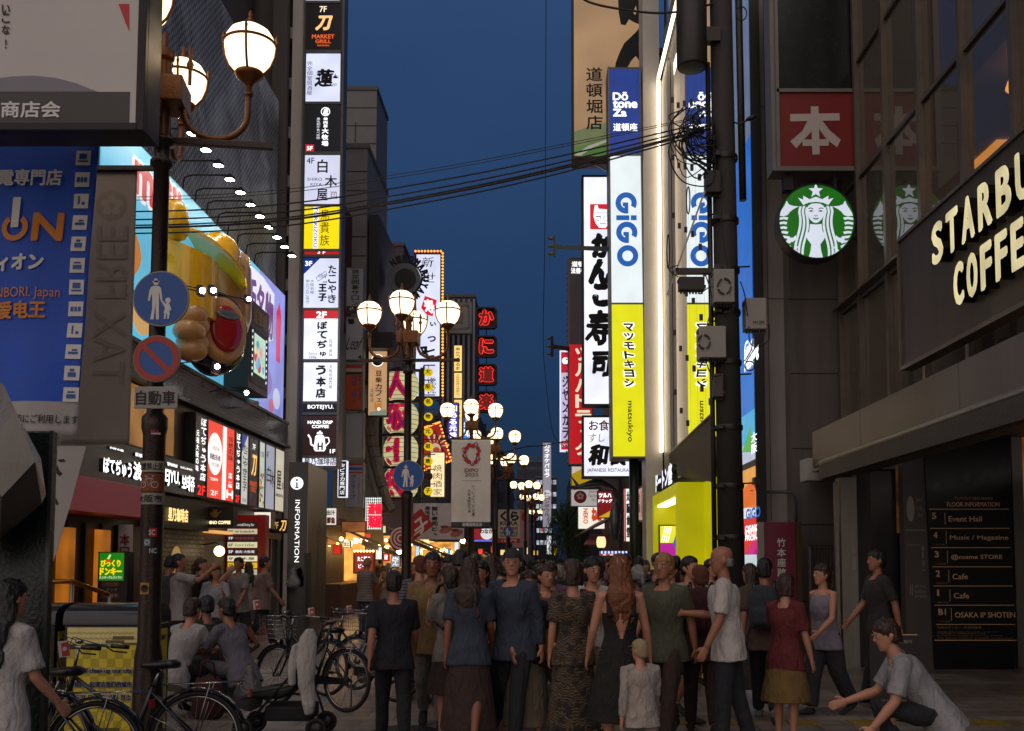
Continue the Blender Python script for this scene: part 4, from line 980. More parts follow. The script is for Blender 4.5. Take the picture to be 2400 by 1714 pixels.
def pot(m,f):
 w=EW2
 f.poly(m,[(739,1023),(744,1019),(755,1019),(760,1023),(764,1052),(760,1058),(739,1058),(735,1052)],.001,.004,w)
 f.poly(m,[(742,1017),(757,1017),(755,1013),(752,1013),(752,1010),(748,1010),(748,1013),(744,1013)],.001,.004,w)
 f.line(m,[(737,1046),(729,1042),(728,1028),(722,1019)],4,.001,.0045,w); f.line(m,[(762,1026),(770,1026),(772,1036),(763,1046)],2.6,.001,.0045,w)
 f.text(m,'H',744,1037,757,1056,pm('coffee_brown','24110f',.5),.006,heavy=.05)
tp(710,975,793,1068,em('301a1c',.85,.1,False),[('HAND DRIP',721,986,780,994,EW2,dict(heavy=.06)),('COFFEE',731,996,771,1004,EW2,dict(heavy=.06)),('1F',773,1053,786,1063,EW2,dict(heavy=.05))],pot)
tp(709,1070,792,1092,E_W,[('星乃珈琲店',713,1073,788,1090,INK,dict(heavy=.02,wob=.03))])
# ================================================================ left row of buildings beyond
def building(name,label,x0,x1,y0,y1,h,mat,side=1,win=None,extra=None,winmat=None):
 t=Thing(name,label,'building',((x0+x1)/2,(y0+y1)/2,0)); m=MB(); m.box((x0,y0,0),(x1,y1,h),mat); t.part('wall',m)
 m=MB(); m.box((x0-.05,y0-.05,h),(x1+.05,y1+.05,h+.18),pm('coping','55524f',.7,0,.2)); t.part('coping',m)
 if win:
  nx,nz,w,hh,z0,dz=win
  for j in range(nz):
   for i in range(nx):
    cx=x0+(x1-x0)*(i+.5)/nx; z=z0+dz*j
    m=MB(); m.box((cx-w/2,y0-.05,z),(cx+w/2,y0-.003,z+hh),winmat or pm('dim_window','15181e',.12,0,0)); t.part('window',m)
 if extra:extra(t)
 return t
wh=pm('pale_tile_wall','6f6d6c',.6,0,.12,1.5); gy=pm('grey_wall','504d4d',.75,0,.2,1.5); pk=pm('purple_grey_wall','4c4149',.7,0,.2,1.2); dk_=pm('dark_wall','262528',.7,0,.25,1.5)
def panel_lines(x0,x1,y,zs,xs):
 def fn(t):
  m=MB()
  for z in zs:m.box((x0,y-.012,z-.02),(x1,y-.003,z+.02),dk_)
  for x in xs:m.box((x-.02,y-.016,zs[-1]-4),(x+.02,y-.0125,22),dk_)
  t.part('joint',m)
 return fn
tb=building('tower_building','dark narrow building behind the stacked sign tower',-14,-7.15,28.2,33,27,pm('concrete_strip','5c5751',.75,0,.25,1.2,streak=True))
m=MB(); m.box((-7.12,27.6,0),(-6.74,28.1,27),pm('pale_column','c8c2b8',.6,0,.2,2,streak=True)); m.box((-7.6,27.3,0),(-7.2,27.6,27),_M['concrete_strip']); tb.part('column',m)
m=MB(); m.box((-6.94,28.2,.0),(-6.5,33,3.0),pm('shop_dim','3a2a20',.5)); m.box((-6.6,27.9,2.4),(-6.45,33,3.0),pm('awning_dark','241c1a',.5)); tb.part('shopfront',m)
Yb=45; building('pale_tall_building','tall pale tiled building rising behind the sign tower',P(790,500,Yb).x,P(880,500,Yb).x,Yb,Yb+3.2,P(840,212,Yb).z,wh,extra=panel_lines(P(790,500,Yb).x,P(880,500,Yb).x,Yb,[P(840,y,Yb).z for y in (253,295,337)],[P(833,300,Yb).x]))
Yb=38; bb=building('pale_low_building','lower pale grey block in front of the tall pale building',P(790,500,Yb).x,P(860,500,Yb).x,Yb,Yb+5,P(840,348,Yb).z,wh,extra=panel_lines(P(812,500,Yb).x,P(860,500,Yb).x,Yb,[P(840,y,Yb).z for y in (402,447,555,600)],[]))
m=MB(); a,c,b_,d=Front(38).b(800,510,824,780); m.box((a,36.5,c),(b_,37.99,d),pm('red_wall','4a1016',.6,0,.15)); bb.part('red_bay',m)
m=MB(); a,c,b_,d=Front(38).b(861,500,884,900); m.box((a,38.2,c),(b_,42.5,d),dk_); bb.part('dark_bay',m)
Yb=52; building('purple_grey_building','purple grey building behind the round cut-out sign',P(893,700,Yb).x,P(945,700,Yb).x,Yb,Yb+5,P(920,577,Yb).z,pk)
def stripes(t):
 m=MB(); Y=60
 for k in range(7):
  a,c,b_,d=Front(Y).b(1036+k*12,702,1041+k*12,1000); m.box((a,Y-.1,c),(b_,Y-.004,d),pm('pale_stripe','8a8890',.5))
 t.part('pale_stripe',m)
Yb=60; building('striped_building','building with vertical pale and dark stripes behind the lamp',P(1030,700,Yb).x,P(1112,700,Yb).x,Yb,Yb+5,P(1070,697,Yb).z,pm('dark_stripe','2b2a33',.6),extra=stripes)
rnd=random.Random(11)
far_l=[(66,82,975,1120,'33343c','dark building behind the lit lamp heads, left side'),(84,100,1010,1150,'2c2f3a','dark building left of the karaoke sign, lower one'),(104,130,1065,1190,'262c3a','blue dark building far down the left side')]
for (ya,yb,ytop,pxr,c_,lab) in far_l:
 X1=P(pxr,1200,ya).x; building('street_building',lab,X1-8,X1,ya,yb,P(pxr,ytop,ya).z,pm('wall_'+c_,c_,.7,0,.2,1.2),win=(5,5,.8,1.0,3.5,2.2),winmat=pm('far_window','0e1118',.2,0,0))
Yb=170; building('far_tower','dark slab tower closing the street under the sky',P(1212,1100,Yb).x,P(1272,1100,Yb).x,Yb,Yb+14,P(1240,1083,Yb).z,pm('far_wall','1d2636',.7,0,.15),win=(9,9,.35,.5,4,1.9),winmat=pm('far_window2','2c3547',.4,0,0))
Yb=140; building('far_block','low dark block beside the far slab tower',P(1255,1150,Yb).x,P(1305,1150,Yb).x,Yb,Yb+10,P(1280,1120,Yb).z,pm('far_wall2','161b26',.7,0,.15),win=(5,6,.45,.6,4,1.7),winmat=em('d9e2f0',.5,.6,False))
# signs stacked on the left
f31=31
sign('shop_sign','unlit grey sign with black vertical salon characters',(811,627,853,730),31,.3,ALU,pm('acrylic_grey','9a9ba2',.4,0,.06),2,[('浪花囲碁サロン',824,631,842,717,INK,dict(vert=True,heavy=.02)),('4F',818,720,830,728,WHT)],lambda m,f:f.rect(m,813,718,851,729,.011,.014,BLK),'unlit shop signs stacked left of the lanterns')
sign('shop_sign','unlit grey sign with a looping black word and leaf sprigs',(810,742,853,845),31,.3,ALU,_M['acrylic_grey'],2,[('Leaf',814,790,848,820,INK,dict(shear=.35,wob=.05,rot=0))],lambda m,f:[f.poly(m,[(815+k*5,750),(819+k*5,746),(823+k*4,757),(818+k*4,762)],.011,.014,INK) for k in range(3)]+[f.poly(m,[(838,838),(846,832),(848,842)],.011,.014,INK)],'unlit shop signs stacked left of the lanterns')
sign('shop_sign','orange sign with purple vertical curry shop characters under a red band',(809,855,851,961),31,.3,ALU,pm('orange_acrylic','a8471a',.4,0,.08),2,[('ミティラー',824,880,838,945,PURP,dict(vert=True,heavy=.05)),('本格インド料理店',841,880,847,938,INK,VV)],lambda m,f:(f.rect(m,811,857,849,864,.011,.014,RED),f.rect(m,811,864,849,872,.011,.014,DUSTW),f.rect(m,811,872,849,878,.011,.014,BLK)),'unlit shop signs stacked left of the lanterns')
sign('shop_sign','blank pale grey sign with aluminium edge',(809,967,852,1075),31,.3,ALU,pm('acrylic_pale','8d8d90',.4,0,.06),2,group='unlit shop signs stacked left of the lanterns')
sign('shop_sign','white sign with red and blue stripes and blue vertical characters',(808,1085,852,1190),31,.3,ALU,_M['acrylic_pale'],2,[('クンテープ',823,1112,834,1170,BLUEP,dict(vert=True,heavy=.04)),('タイ料理とタイスキの店',839,1118,844,1182,redi,VV),('タイ古式マッサージ',814,1118,819,1176,redi,VV)],lambda m,f:(f.rect(m,811,1087,850,1091,.011,.014,RED),f.rect(m,811,1096,850,1102,.011,.014,BLUEP),f.rect(m,811,1106,850,1110,.011,.014,RED)),'unlit shop signs stacked left of the lanterns')
sign('shop_sign','narrow black sign edged in white light behind the kiosk top',(792,1080,813,1166),29,.2,em('e8ecff',1.0,0),em('101018',.7,.1,False),1.5,[('タピオカ専門店',797,1086,808,1160,EW2,VV)])
sign('cafe_sign','tan lit vertical sign with black characters and a small dog picture',(862,822,909,976),33,.3,BLK,em('d9a878',.72,.08),2,[('豆柴カフェ',880,868,895,945,INK,dict(vert=True,heavy=.03)),('大阪店',868,910,876,944,INK,VV)],
 lambda m,f:(f.disc(m,885,845,15,.011,.013,EW2),f.disc(m,885,845,13,.013,.015,INK),f.rect(m,872,842,898,848,.015,.017,EW2),f.disc(m,886,955,9,.011,.014,em('c8803c',.8,0,False)),f.poly(m,[(877,951),(878,942),(884,948)],.011,.014,em('c8803c',.8,0,False)),f.poly(m,[(889,948),(894,942),(895,952)],.011,.014,em('c8803c',.8,0,False)),f.disc(m,888,959,4,.014,.016,EW2,16),f.disc(m,889,958,1.3,.016,.018,INK,10),f.poly(m,[(866,966),(905,960),(905,974),(866,974)],.011,.013,em('8a9a8a',.7,0,False))))
t=Thing('roof_hood','small dark ribbed metal hood above the tan sign','canopy',tuple(P(893,795,32.5)))
f=Front(32.5); m=MB(); f.rect(m,865,778,921,816,-1.2,0,pm('green_black_metal','1c1f1e',.5,.3,.3))
for k in range(7):f.rect(m,865,779+k*5.2,921,781+k*5.2,.001,.03,DSTEEL)
t.part('sheet',m)
# paper lanterns in a black frame
lan=em('e8dfa6',.62,.14,True,1.2); f=Front(36)
t=Thing('lantern_rack','tall black steel frame holding the large paper lanterns','frame',tuple(P(940,1190,36)))
m=MB()
for x in (893,985):f.rect(m,x-4,868,x+4,1190,-.2,.1,BLK)
for y in (868,942,1020,1096,1168):f.rect(m,890,y-2.5,989,y+2.5,-.15,.05,BLK)
f.rect(m,855,893,893,902,-.1,0,BLK); f.rect(m,985,862,993,905,-.1,0,BLK)
t.part('frame',m)
lred=em('c4142e',.75,.2,False); lpur=em('7a1a6a',.6,.2,False)
for k,(ch,y) in enumerate((('大',905),('阪',981),('王',1058),('将',1132))):
 c=P(940,y,36.5); rx,rz=42*36.5/F,37*36.5/F
 t=Thing('paper_lantern','large cream paper lantern with a huge red character, %s of four stacked'%('topmost','second','third','lowest')[k],'lantern',tuple(c),'large paper lanterns in the black frame')
 m=MB(); prof=[(rx*math.cos(R(-64+128*i/16))**.75,c.z+rz*math.sin(R(-64+128*i/16))/math.sin(R(64))) for i in range(17)]
 m.lathe([(0,prof[0][1])]+prof+[(0,prof[-1][1])],lan,(c.x,c.y,0),36); t.part('shade',m)
 m=MB()
 for (r,z) in prof[1:-1:2]:m.tube([(c.x+(r+.006)*math.cos(2*math.pi*i/36),c.y+(r+.006)*math.sin(2*math.pi*i/36),z) for i in range(36)],.009,BLK,5,closed=True)
 m.lathe([(prof[0][0]+.02,prof[0][1]-.06),(prof[0][0]+.02,prof[0][1]+.02)],BLK,(c.x,c.y,0),30); m.lathe([(prof[-1][0]+.02,prof[-1][1]-.02),(prof[-1][0]+.02,prof[-1][1]+.06)],BLK,(c.x,c.y,0),30); t.part('rib',m)
 def fr(u,v,n,c=c,rx=rx,rz=rz):
  s_=max(.2,math.sqrt(max(.05,1-((v)/(rz*1.12))**2))); a_=max(-1.35,min(1.35,u/rx)); r=rx*s_**.75+.012+n
  return (c.x+r*math.sin(a_),c.y-r*math.cos(a_),c.z+v)
 m=MB(); text(m,fr,ch,(-rx*1.0,-rz*.92,rx*.75,rz*.92),lred,.004,heavy=.07); text(m,fr,ch,(-rx*.9,-rz*.82,rx*.65,rz*.82),lpur,.016); t.part('lettering',m)
# small yellow lanterns
ly=em('e8c800',.85,.1); f=Front(35)
for k,ch in enumerate('大阪名物元祖焼餃子'):
 y=873+k*34.8; c=P(1004,y,35); r=10.5*35/F
 t=Thing('small_lantern','small round yellow lantern in the column right of the big lanterns, number %s from the top'%('one two three four five six seven eight nine'.split()[k]),'lantern',tuple(c),'small yellow lanterns in a column')
 o_=t.o; o_['label']='small round yellow lantern with a purple character, '+('topmost of the column','second from the top of the column','third from the top of the column','fourth from the top of the column','middle of the column','sixth from the top of the column','seventh from the top of the column','second from the bottom of the column','bottom of the column')[k]
 m=MB(); m.ell(tuple(c),(r,r,r*.92),ly if k!=7 else pm('unlit_lantern','4a3c10',.6),20,12); t.part('shade',m)
 m=MB(); f.rect(m,993,y-17.5,1020,y-15.5,-.03,.03,BLK); m.tube([(c.x,35,c.z+r*.9),(c.x,35,c.z+r*1.6)],.01,BLK,6); t.part('arm',m)
 m=MB(); text(m,frame_front(35-r*.98),ch,(c.x-r*.55,c.z-r*.55,c.x+r*.55,c.z+r*.55),pm('purple_ink2','3a0f4a',.6,0,0),.012,heavy=.04); t.part('lettering',m)
t=Thing('lantern_post','black vertical post carrying the small yellow lanterns','post',tuple(P(992,1170,35))); m=MB(); f.rect(m,990,858,994,1185,-.05,.02,BLK); t.part('post',m)
# curved wooden tail
t=Thing('carved_tail','hanging grey wooden segmented tail curving down beside the lanterns','ornament',tuple(P(890,1080,34)))
m=MB(); pts=[P(868,958,34),P(869,1000,34),P(876,1050,33.9),P(886,1100,33.8),P(898,1145,33.6),P(910,1180,33.5),P(920,1198,33.4)]
wd2=pm('weathered_wood','6f675c',.7,0,.3,3,.4,20)
for k in range(len(pts)-1):
 a_,b2=pts[k],pts[k+1]
 for j in range(2):m.tube([a_.lerp(b2,j*.5),a_.lerp(b2,j*.5+.46)],[.23-.012*k,.20-.012*k],wd2,7,smooth=False)
 m.tube([a_+Vector((-.3,.1,0)),b2+Vector((-.3,.1,0))],[.16,.15],wd2,6,smooth=False)
t.part('segments',m)
# red neon shop name on a white lattice
t=Thing('neon_sign','red glowing block letters on a white lit lattice above the stalls','sign',tuple(P(880,1210,31)))
f=Front(31.2); m=MB(); f.rect(m,857,1166,893,1242,-.06,0,BLK)
for k in range(9):f.rect(m,857+k*4.4,1166,858.2+k*4.4,1242,.001,.02,em('e8f4ee',1.1,0))
for k in range(12):f.rect(m,857,1168+k*6.4,893,1169.2+k*6.4,.002,.024,em('e8f4ee',1.1,0))
t.part('lattice',m)
m=MB(); nred=em('ff1030',1.5,.1)
f.text(m,'道頓',865,1180,898,1208,nred,.25,heavy=.05,depth=.2); f.text(m,'堀屋',866,1208,898,1238,nred,.25,heavy=.05,depth=.2); t.part('lettering',m)
# round cut-out sign
t=Thing('round_sign','round dark metal sign with cut-out letters arched round its rim','sign',tuple(P(948,655,40)))
f=Front(40); m=MB(); f.disc(m,948,653,38,-.25,0,pm('grey_dish','6a6a70',.35,.4,.2,2)); t.part('disc',m)
m=MB(); f.disc(m,950,655,24,.001,.02,BLK); f.ring(m,950,655,24,26,.001,.03,DSTEEL); t.part('bowl',m)
m=MB(); wdk=pm('rusted_brown','1e1917',.6,.2,.3,9)
for k,ch in enumerate('NIKOMARUYA♨'[:11]):
 a_=R(128-k*18.5); x,y=950+47*math.cos(a_),653-47*math.sin(a_); c=P(x,y,40)
 u=Vector((math.cos(a_-math.pi/2),0,math.sin(a_-math.pi/2))); v=Vector((math.cos(a_),0,math.sin(a_)))
 text(m,frame_gen(c,u,v),ch if ch!='♨' else 'K',(-.11,-.16,.11,.16),wdk,.0,heavy=.08,depth=.1)
f.ring(m,950,653,37.5,40.5,-.1,-.02,wdk); t.part('lettering',m)
# white sign with orange bulbs
t=sign('sushi_sign','tall white lit sign with brush characters edged in orange bulbs',(970,592,1036,934),44,.4,BLK,E_WB,5,
 [('新',988,603,1016,626,INK,dict(shear=.2,wob=.05)),('世',988,640,1020,662,INK,dict(wob=.1)),('い',1008,755,1022,765,INK,dict(heavy=.08)),('っ',1002,788,1022,802,INK,dict(heavy=.06)),('と',990,815,1020,838,INK,dict(heavy=.06,shear=.2)),('道頓堀店',1002,884,1022,924,INK,dict(heavy=0,wob=.04)),('又',982,812,1004,834,INK,dict(heavy=.08,wob=.1))],
 lambda m,f:(f.poly(m,[(987,722),(996,694),(1024,704),(1014,742),(1000,738)],.011,.014,em('d8202c',.95,.1)),f.text(m,'寿',994,702,1018,735,EW2,.018,shear=-.2,heavy=.03)))
f=Front(44); eo=em('ff8a28',3.0,0)
bulbs(t,[P(1037.5,594+k*7.4,43.92) for k in range(46)]+[P(974+k*7.4,589,43.92) for k in range(9)],.05,eo)
sign('shop_sign','square white unlit sign with a grey ring mark beside the striped building',(1040,708,1106,782),58,.4,ALU,pm('acrylic_pale2','8a8780',.4,0,.08),2,[('山',1060,726,1086,762,GREYP,dict(heavy=.06))],lambda m,f:f.line(m,[(1050,720),(1098,716),(1100,770),(1052,774),(1050,720)],6,.011,.015,GREYP))
sign('vertical_sign','narrow warm yellow lit vertical sign with black characters, upper one',(1063,809,1084,872),50,.3,BLK,em('ffd27a',1.15,.05),1.5,[('串かつだるま',1068,814,1078,868,INK,dict(vert=True,heavy=.02))])
sign('vertical_sign','narrow warm yellow lit vertical sign with small characters, middle one',(1063,873,1084,935),50,.3,BLK,em('ffd27a',1.1,.05),1.5,[('大阪新世界元祖串かつ',1069,877,1077,930,INK,VV)])
sign('vertical_sign','narrow warm yellow lit vertical sign, lowest one behind the lamp heads',(1063,936,1084,1030),50,.3,BLK,em('ffd27a',1.1,.05),1.5,[('しょうわ',1068,942,1079,985,INK,dict(vert=True,heavy=.02))])
sign('vertical_sign','violet blue lit vertical sign with white characters',(1049,944,1075,1030),46,.3,BLK,em('4a3ec8',.85,.12),1.5,[('因ある元禄',1053,950,1071,1028,EW2,dict(vert=True,heavy=.05))])
sign('vertical_sign','bright blue lit sign with white characters behind the lamp heads',(1085,975,1100,1030),54,.3,BLK,em('2a8ae0',1.0,.1),1,[('寿司',1087,985,1099,1025,EW2,dict(vert=True,heavy=.05))])
sign('restaurant_sign','warm cream lit sign with brown vertical grilled meat characters',(1008,1060,1043,1166),37,.3,BLK,em('ffe2b0',1.1,.06),1.5,[('焼肉酒家',1016,1088,1036,1163,pm('brown_ink','4a2a14',.6,0,0),dict(vert=True))])
# red starburst sign turned towards the street
t=Thing('starburst_sign','tilted red sign with cream rays and orange bulbs round its edge','sign',tuple(P(1025,1045,38)))
f=Front(38); q_=[(988,1005),(1030,990),(1058,1080),(994,1102)]; m=MB(); f.poly(m,q_,-.3,0,em('a01a1a',.65,.15)); t.part('board',m)
m=MB()
for k in range(14):
 a_=2*math.pi*k/14; x,y=1020,1052
 def clipr(a_):
  r=46
  return r
 m_pts=[(x+12*math.cos(a_),y+12*math.sin(a_)),(x+34*math.cos(a_+.1),y+34*math.sin(a_+.1)),(x+34*math.cos(a_+.24),y+34*math.sin(a_+.24))]
 if 992<m_pts[1][0]<1052 and 1000<m_pts[1][1]<1092:f.poly(m,m_pts,.001,.004,em('d8c8a0',.7,0,False))
f.disc(m,1020,1052,13,.004,.008,em('d8c0a0',.7,0,False)); f.disc(m,1023,1056,8,.008,.011,em('c04030',.7,0,False)); f.line(m,[(1018,1010),(1040,1062)],2.5,.009,.012,INK); f.line(m,[(1000,1066),(1044,1092)],5,.004,.013,em('8a4a20',.7,0,False)); t.part('artwork',m)
bulbs(t,[P(xa+(xb-xa)*k/11,ya+(yb-ya)*k/11,37.93) for (xa,ya),(xb,yb) in zip(q_,q_[1:]+q_[:1]) for k in range(11)],.04,eo)
# four neon squares
nr=em('ff2a1e',1.6,0); nfill=em('7a0c10',.55,.1,False); f=Front(55)
for k,(ch,y) in enumerate((('か',745),('に',812),('道',878),('楽',942))):
 c=P(1140,y,55)
 t=Thing('neon_sign','black framed square neon sign with a red outlined character, %s of four'%('topmost','second','third','lowest')[k],'sign',tuple(c),'four black square neon signs')
 m=MB(); oc=[(1115,y-19),(1121,y-25),(1159,y-25),(1165,y-19),(1165,y+19),(1159,y+25),(1121,y+25),(1115,y+19)]; ic=[(1118.5,y-17),(1123,y-21.5),(1157,y-21.5),(1161.5,y-17),(1161.5,y+17),(1157,y+21.5),(1123,y+21.5),(1118.5,y+17)]
 for i in range(8):f.poly(m,[oc[i],oc[(i+1)%8],ic[(i+1)%8],ic[i]],-.35,.06,BLK)
 if k==0:m.tube([P(1140,720,55.2),P(1140,968,55.2)],.03,DSTEEL,6)
 t.part('frame',m)
 m=MB(); f.poly(m,ic,-.30,-.25,pm('neon_back','101a30',.5)); t.part('back_plate',m)
 m=MB(); f.text(m,ch,1122,y-19,1158,y+19,nr,.03,heavy=.085); f.text(m,ch,1123,y-18,1157,y+18,nfill,.05,heavy=.045); t.part('lettering',m)
# ---------------------------------------------------------------- stalls on the left
def awning(name,label,px0,y0,px1,y1,Y0,Y1,mat,strip=True,stripes=None):
 """sloping sheet: high back edge, low front edge; in depth from Y0 to Y1"""
 t=Thing(name,label,'awning',tuple(P((px0+px1)/2,y1,(Y0+Y1)/2)))
 a,b_=P(px0,y0,Y0),P(px1,y1,Y1); m=MB(); n=8
 for k in range(n):
  mm=mat if not stripes or k%2==0 else stripes
  u0,u1=k/n,(k+1)/n
  p=lambda u,hi:Vector((a.x+(b_.x-a.x)*u,a.y+(b_.y-a.y)*u,a.z+(b_.z-a.z)*u))+(Vector((-1.6,0,.75)) if hi else Vector((0,0,0)))
  q=[p(u0,0),p(u1,0),p(u1,1),p(u0,1)]; m.hull8([tuple(v-Vector((0,0,.02))) for v in q]+[tuple(v) for v in q],mm)
  m.hull8([tuple(q[0]-Vector((0.01,0,.2))),tuple(q[1]-Vector((0.01,0,.2))),tuple(q[1]-Vector((.03,0,.2))),tuple(q[0]-Vector((.03,0,.2))),tuple(q[0]-Vector((.01,0,.03))),tuple(q[1]-Vector((.01,0,.03))),tuple(q[1]-Vector((.03,0,.03))),tuple(q[0]-Vector((.03,0,.03)))],mm)
 t.part('canvas',m)
 if strip:
  m=MB(); A=a+Vector((-.25,0,-.02)); B=b_+Vector((-.25,0,-.02)); m.tube([A,B],.03,em('ffcc80',12,.2),6); t.part('tube_light',m)
 return t
cream=pm('cream_canvas','9c8a66',.7,0,.15,3,.2,30); brownc=pm('brown_canvas','4a3626',.7,0,.2,3,.2,30)
awning('stall_awning','red stall awning beside the information pillar',768,1262,800,1270,29,33,pm('red_canvas','8f1c16',.6,0,.15,4))
awning('stall_awning','cream stall awning with a warm tube light, nearer',850,1262,948,1298,30,39,cream)
awning('stall_awning','cream stall awning beyond the lamp pole',965,1262,1076,1308,38,52,cream)
awning('stall_awning','brown stall awning farther down the left side',1090,1268,1160,1306,54,80,brownc)
def stall(label,Y0,Y1,X,goods):
 t=Thing('food_stall',label,'food stall',(X-1,(Y0+Y1)/2,0)); m=MB(); m.box((X-1.8,Y0,0),(X-.2,Y1,.95),pm('stall_wood','4a2d1a',.5,0,.3,4)); t.part('counter',m)
 m=MB(); m.box((X-2.4,Y0,.95),(X-2.3,Y1,2.9),em('ffc070',1.7,.5,True,1.5)); t.part('lit_back_wall',m); m=MB(); m.box((X-2.3,Y1-.1,.95),(X-.5,Y1,2.75),em('f0a850',.9,.6,True,2.5)); t.part('lit_end_wall',m)  # back wall glows by itself to look lit; end wall added as warm glow
 rnd=random.Random(goods); m=MB()
 for k in range(16):
  y=Y0+(Y1-Y0)*rnd.random(); z=1.5+1.0*rnd.random(); c_=rnd.choice(['e8d8a0','d03020','ffb040','3060c0','f4f0e0','c02818'])
  m.box((X-2.29,y,z),(X-2.25,y+.3+.5*rnd.random(),z+.2+.25*rnd.random()),em(c_,.8,.15,False))
 t.part('price_board',m)
 bulbs(t,[Vector((X-.9,Y0+(Y1-Y0)*(k+.5)/5,2.15)) for k in range(5)],.075,em('ffc468',22,0))
stall('lit food stall behind the red awning',29,34.5,-5.6,1); stall('lit food stall under the nearer cream awning',35,44,-4.9,2); stall('lit food stall under the farther cream awning',45,58,-4.2,3); stall('lit shopfront far down the left side',60,90,-4.6,4)
MENU=sign('menu_sign','orange framed lit menu board with bulbs at the first stall',(828,1290,878,1345),26.5,.15,pm('menu_frame','8a4a18',.4),em('b8382a',.6,.15),4,[('たこ焼き',838,1304,868,1316,EW2,dict(heavy=.04)),('ビール',840,1322,866,1332,EW2,dict(heavy=.03))],cat='menu board')
bulbs(MENU,[P(831+k*7.3,1292,26.44) for k in range(7)],.03,em('ffd080',6,0))
for px,y,Y,lab in ((1085,1268,45,'bright bare bulb left of the far stalls'),(936,1291,33,'round bright stall bulb left of the lamp pole'),(985,1188,36,'white downlight over the red banner')):
 p=P(px,y,Y); t=Thing('bulb_lamp',lab,'bulb',tuple(p)); m=MB(); m.ell(tuple(p),(.1,.1,.12),em('ffe0a8',14,0),12,8); t.part('bulb',m); m=MB(); m.tube([p+Vector((0,0,.1)),p+Vector((0,0,.5))],.01,CABLE,5); t.part('cord',m)
# flags
t=Thing('tilted_flag','red tilted flag with white brush character hanging over the stalls','flag',tuple(P(985,1225,33)))
f=Front(33); redc=pm('red_cloth','a01c22',.6,0,.12,3); m=MB(); f.poly(m,[(970,1205),(987,1192),(1016,1232),(965,1270),(952,1255)],-.01,0,redc); t.part('cloth',m)
m=MB(); f.line(m,[(972,1225),(988,1212)],5,.002,.005,WHT); f.line(m,[(972,1245),(1002,1222)],5,.002,.0055,WHT); f.line(m,[(984,1216),(992,1240),(986,1252)],5,.002,.006,WHT); f.line(m,[(968,1256),(990,1240)],4,.002,.0065,WHT); t.part('brush_strokes',m)
t=Thing('round_fan_sign','red sign with white spiral rings above the stall','sign',tuple(P(937,1262,32)))
f=Front(32); m=MB(); f.poly(m,[(908,1270),(925,1240),(960,1228),(972,1252),(950,1288),(925,1292)],-.02,0,redc); t.part('cloth',m)
m=MB()
for r in (6,14,22):f.ring(m,940,1262,r,r+4,.001,.004,WHT)
t.part('rings',m)
t,f,fr=cloth_banner('hanging_banner','pale sushi banner with black brush lines behind the lamp pole',34,(968,1180,1088,1265),lambda v:pm('lilac_white_cloth','b8b0b6',.7,0,.06),.05,seed=8)
m=MB(); ctext(m,f,fr,'旨い寿司と、',1012,1186,1026,1258,INK,vert=True,heavy=.04); ctext(m,f,fr,'産地直送',996,1186,1008,1228,INK,vert=True,heavy=.03)
for (x,y) in ((1045,1242),(1070,1250)):
 c=P(x,y,34); m.add([fr(c.x+.22*math.cos(k*.42),c.z+.12*math.sin(k*.42)+.05*math.cos(k*.42),.012) for k in range(15)],[tuple(range(15))],pm('salmon_print','9a5a4a',.6)); m.add([fr(c.x+.14*math.cos(k*.42)-.05,c.z+.05*math.sin(k*.42)+.1,.02) for k in range(15)],[tuple(range(15))],pm('salmon_dark','6a2e24',.6))
t.part('artwork',m)
# expo banner on the third lamp
t,f,fr=cloth_banner('expo_banner','cream hanging banner with a ring of red blobs and a black foot band',25.3,(1058,1031,1150,1238),lambda v:pm('grey_hem_cloth','3a3834',.7,0,.1) if v<.07 else pm('cream_cloth','e0d7c6',.75,0,.06,3),.06,seed=11)
m=MB(); cdim=25.3/F
def blob(x,y,r,mat,n=.012):
 c=P(x,y,25.3); m.add([fr(c.x+r*cdim*math.cos(2*math.pi*k/18),c.z+r*cdim*math.sin(2*math.pi*k/18),n) for k in range(18)],[tuple(range(18))],mat)
for k,(x,y,r) in enumerate(((1100,1044,5.5),(1108,1046,5),(1115,1043,6),(1120,1051,4.5),(1123,1057,4.5),(1120,1065,5),(1120,1075,6),(1115,1083,5),(1107,1087,5),(1099,1083,5),(1093,1078,5.5),(1089,1069,6),(1090,1060,4.5),(1087,1054,5),(1094,1051,5))):
 blob(x,y,r,RED,.012+k*.0006)
for (x,y) in ((1116,1043),(1086,1055),(1091,1068),(1121,1075),(1107,1086)):blob(x,y,3,WHT,.026); blob(x+.6,y+.4,1.5,BLUEP,.03)
ctext(m,f,fr,'EXPO',1089,1098,1121,1107,pm('expo_red','8c2430',.6,0,0),heavy=.02); ctext(m,f,fr,'2025',1090,1109,1121,1117,INK); csub(m,fr,f.b(1084,1126.5,1128,1127.3),.012,GREYP,4,1)
ctext(m,f,fr,'いっしょに、いこな！',1106,1136,1113,1210,INK,vert=True); ctext(m,f,fr,'大阪・関西万博',1096,1147,1103,1203,INK,vert=True); ctext(m,f,fr,'道頓堀商店会',1083,1225,1130,1234,WHT,heavy=.03)
t.part('artwork',m)
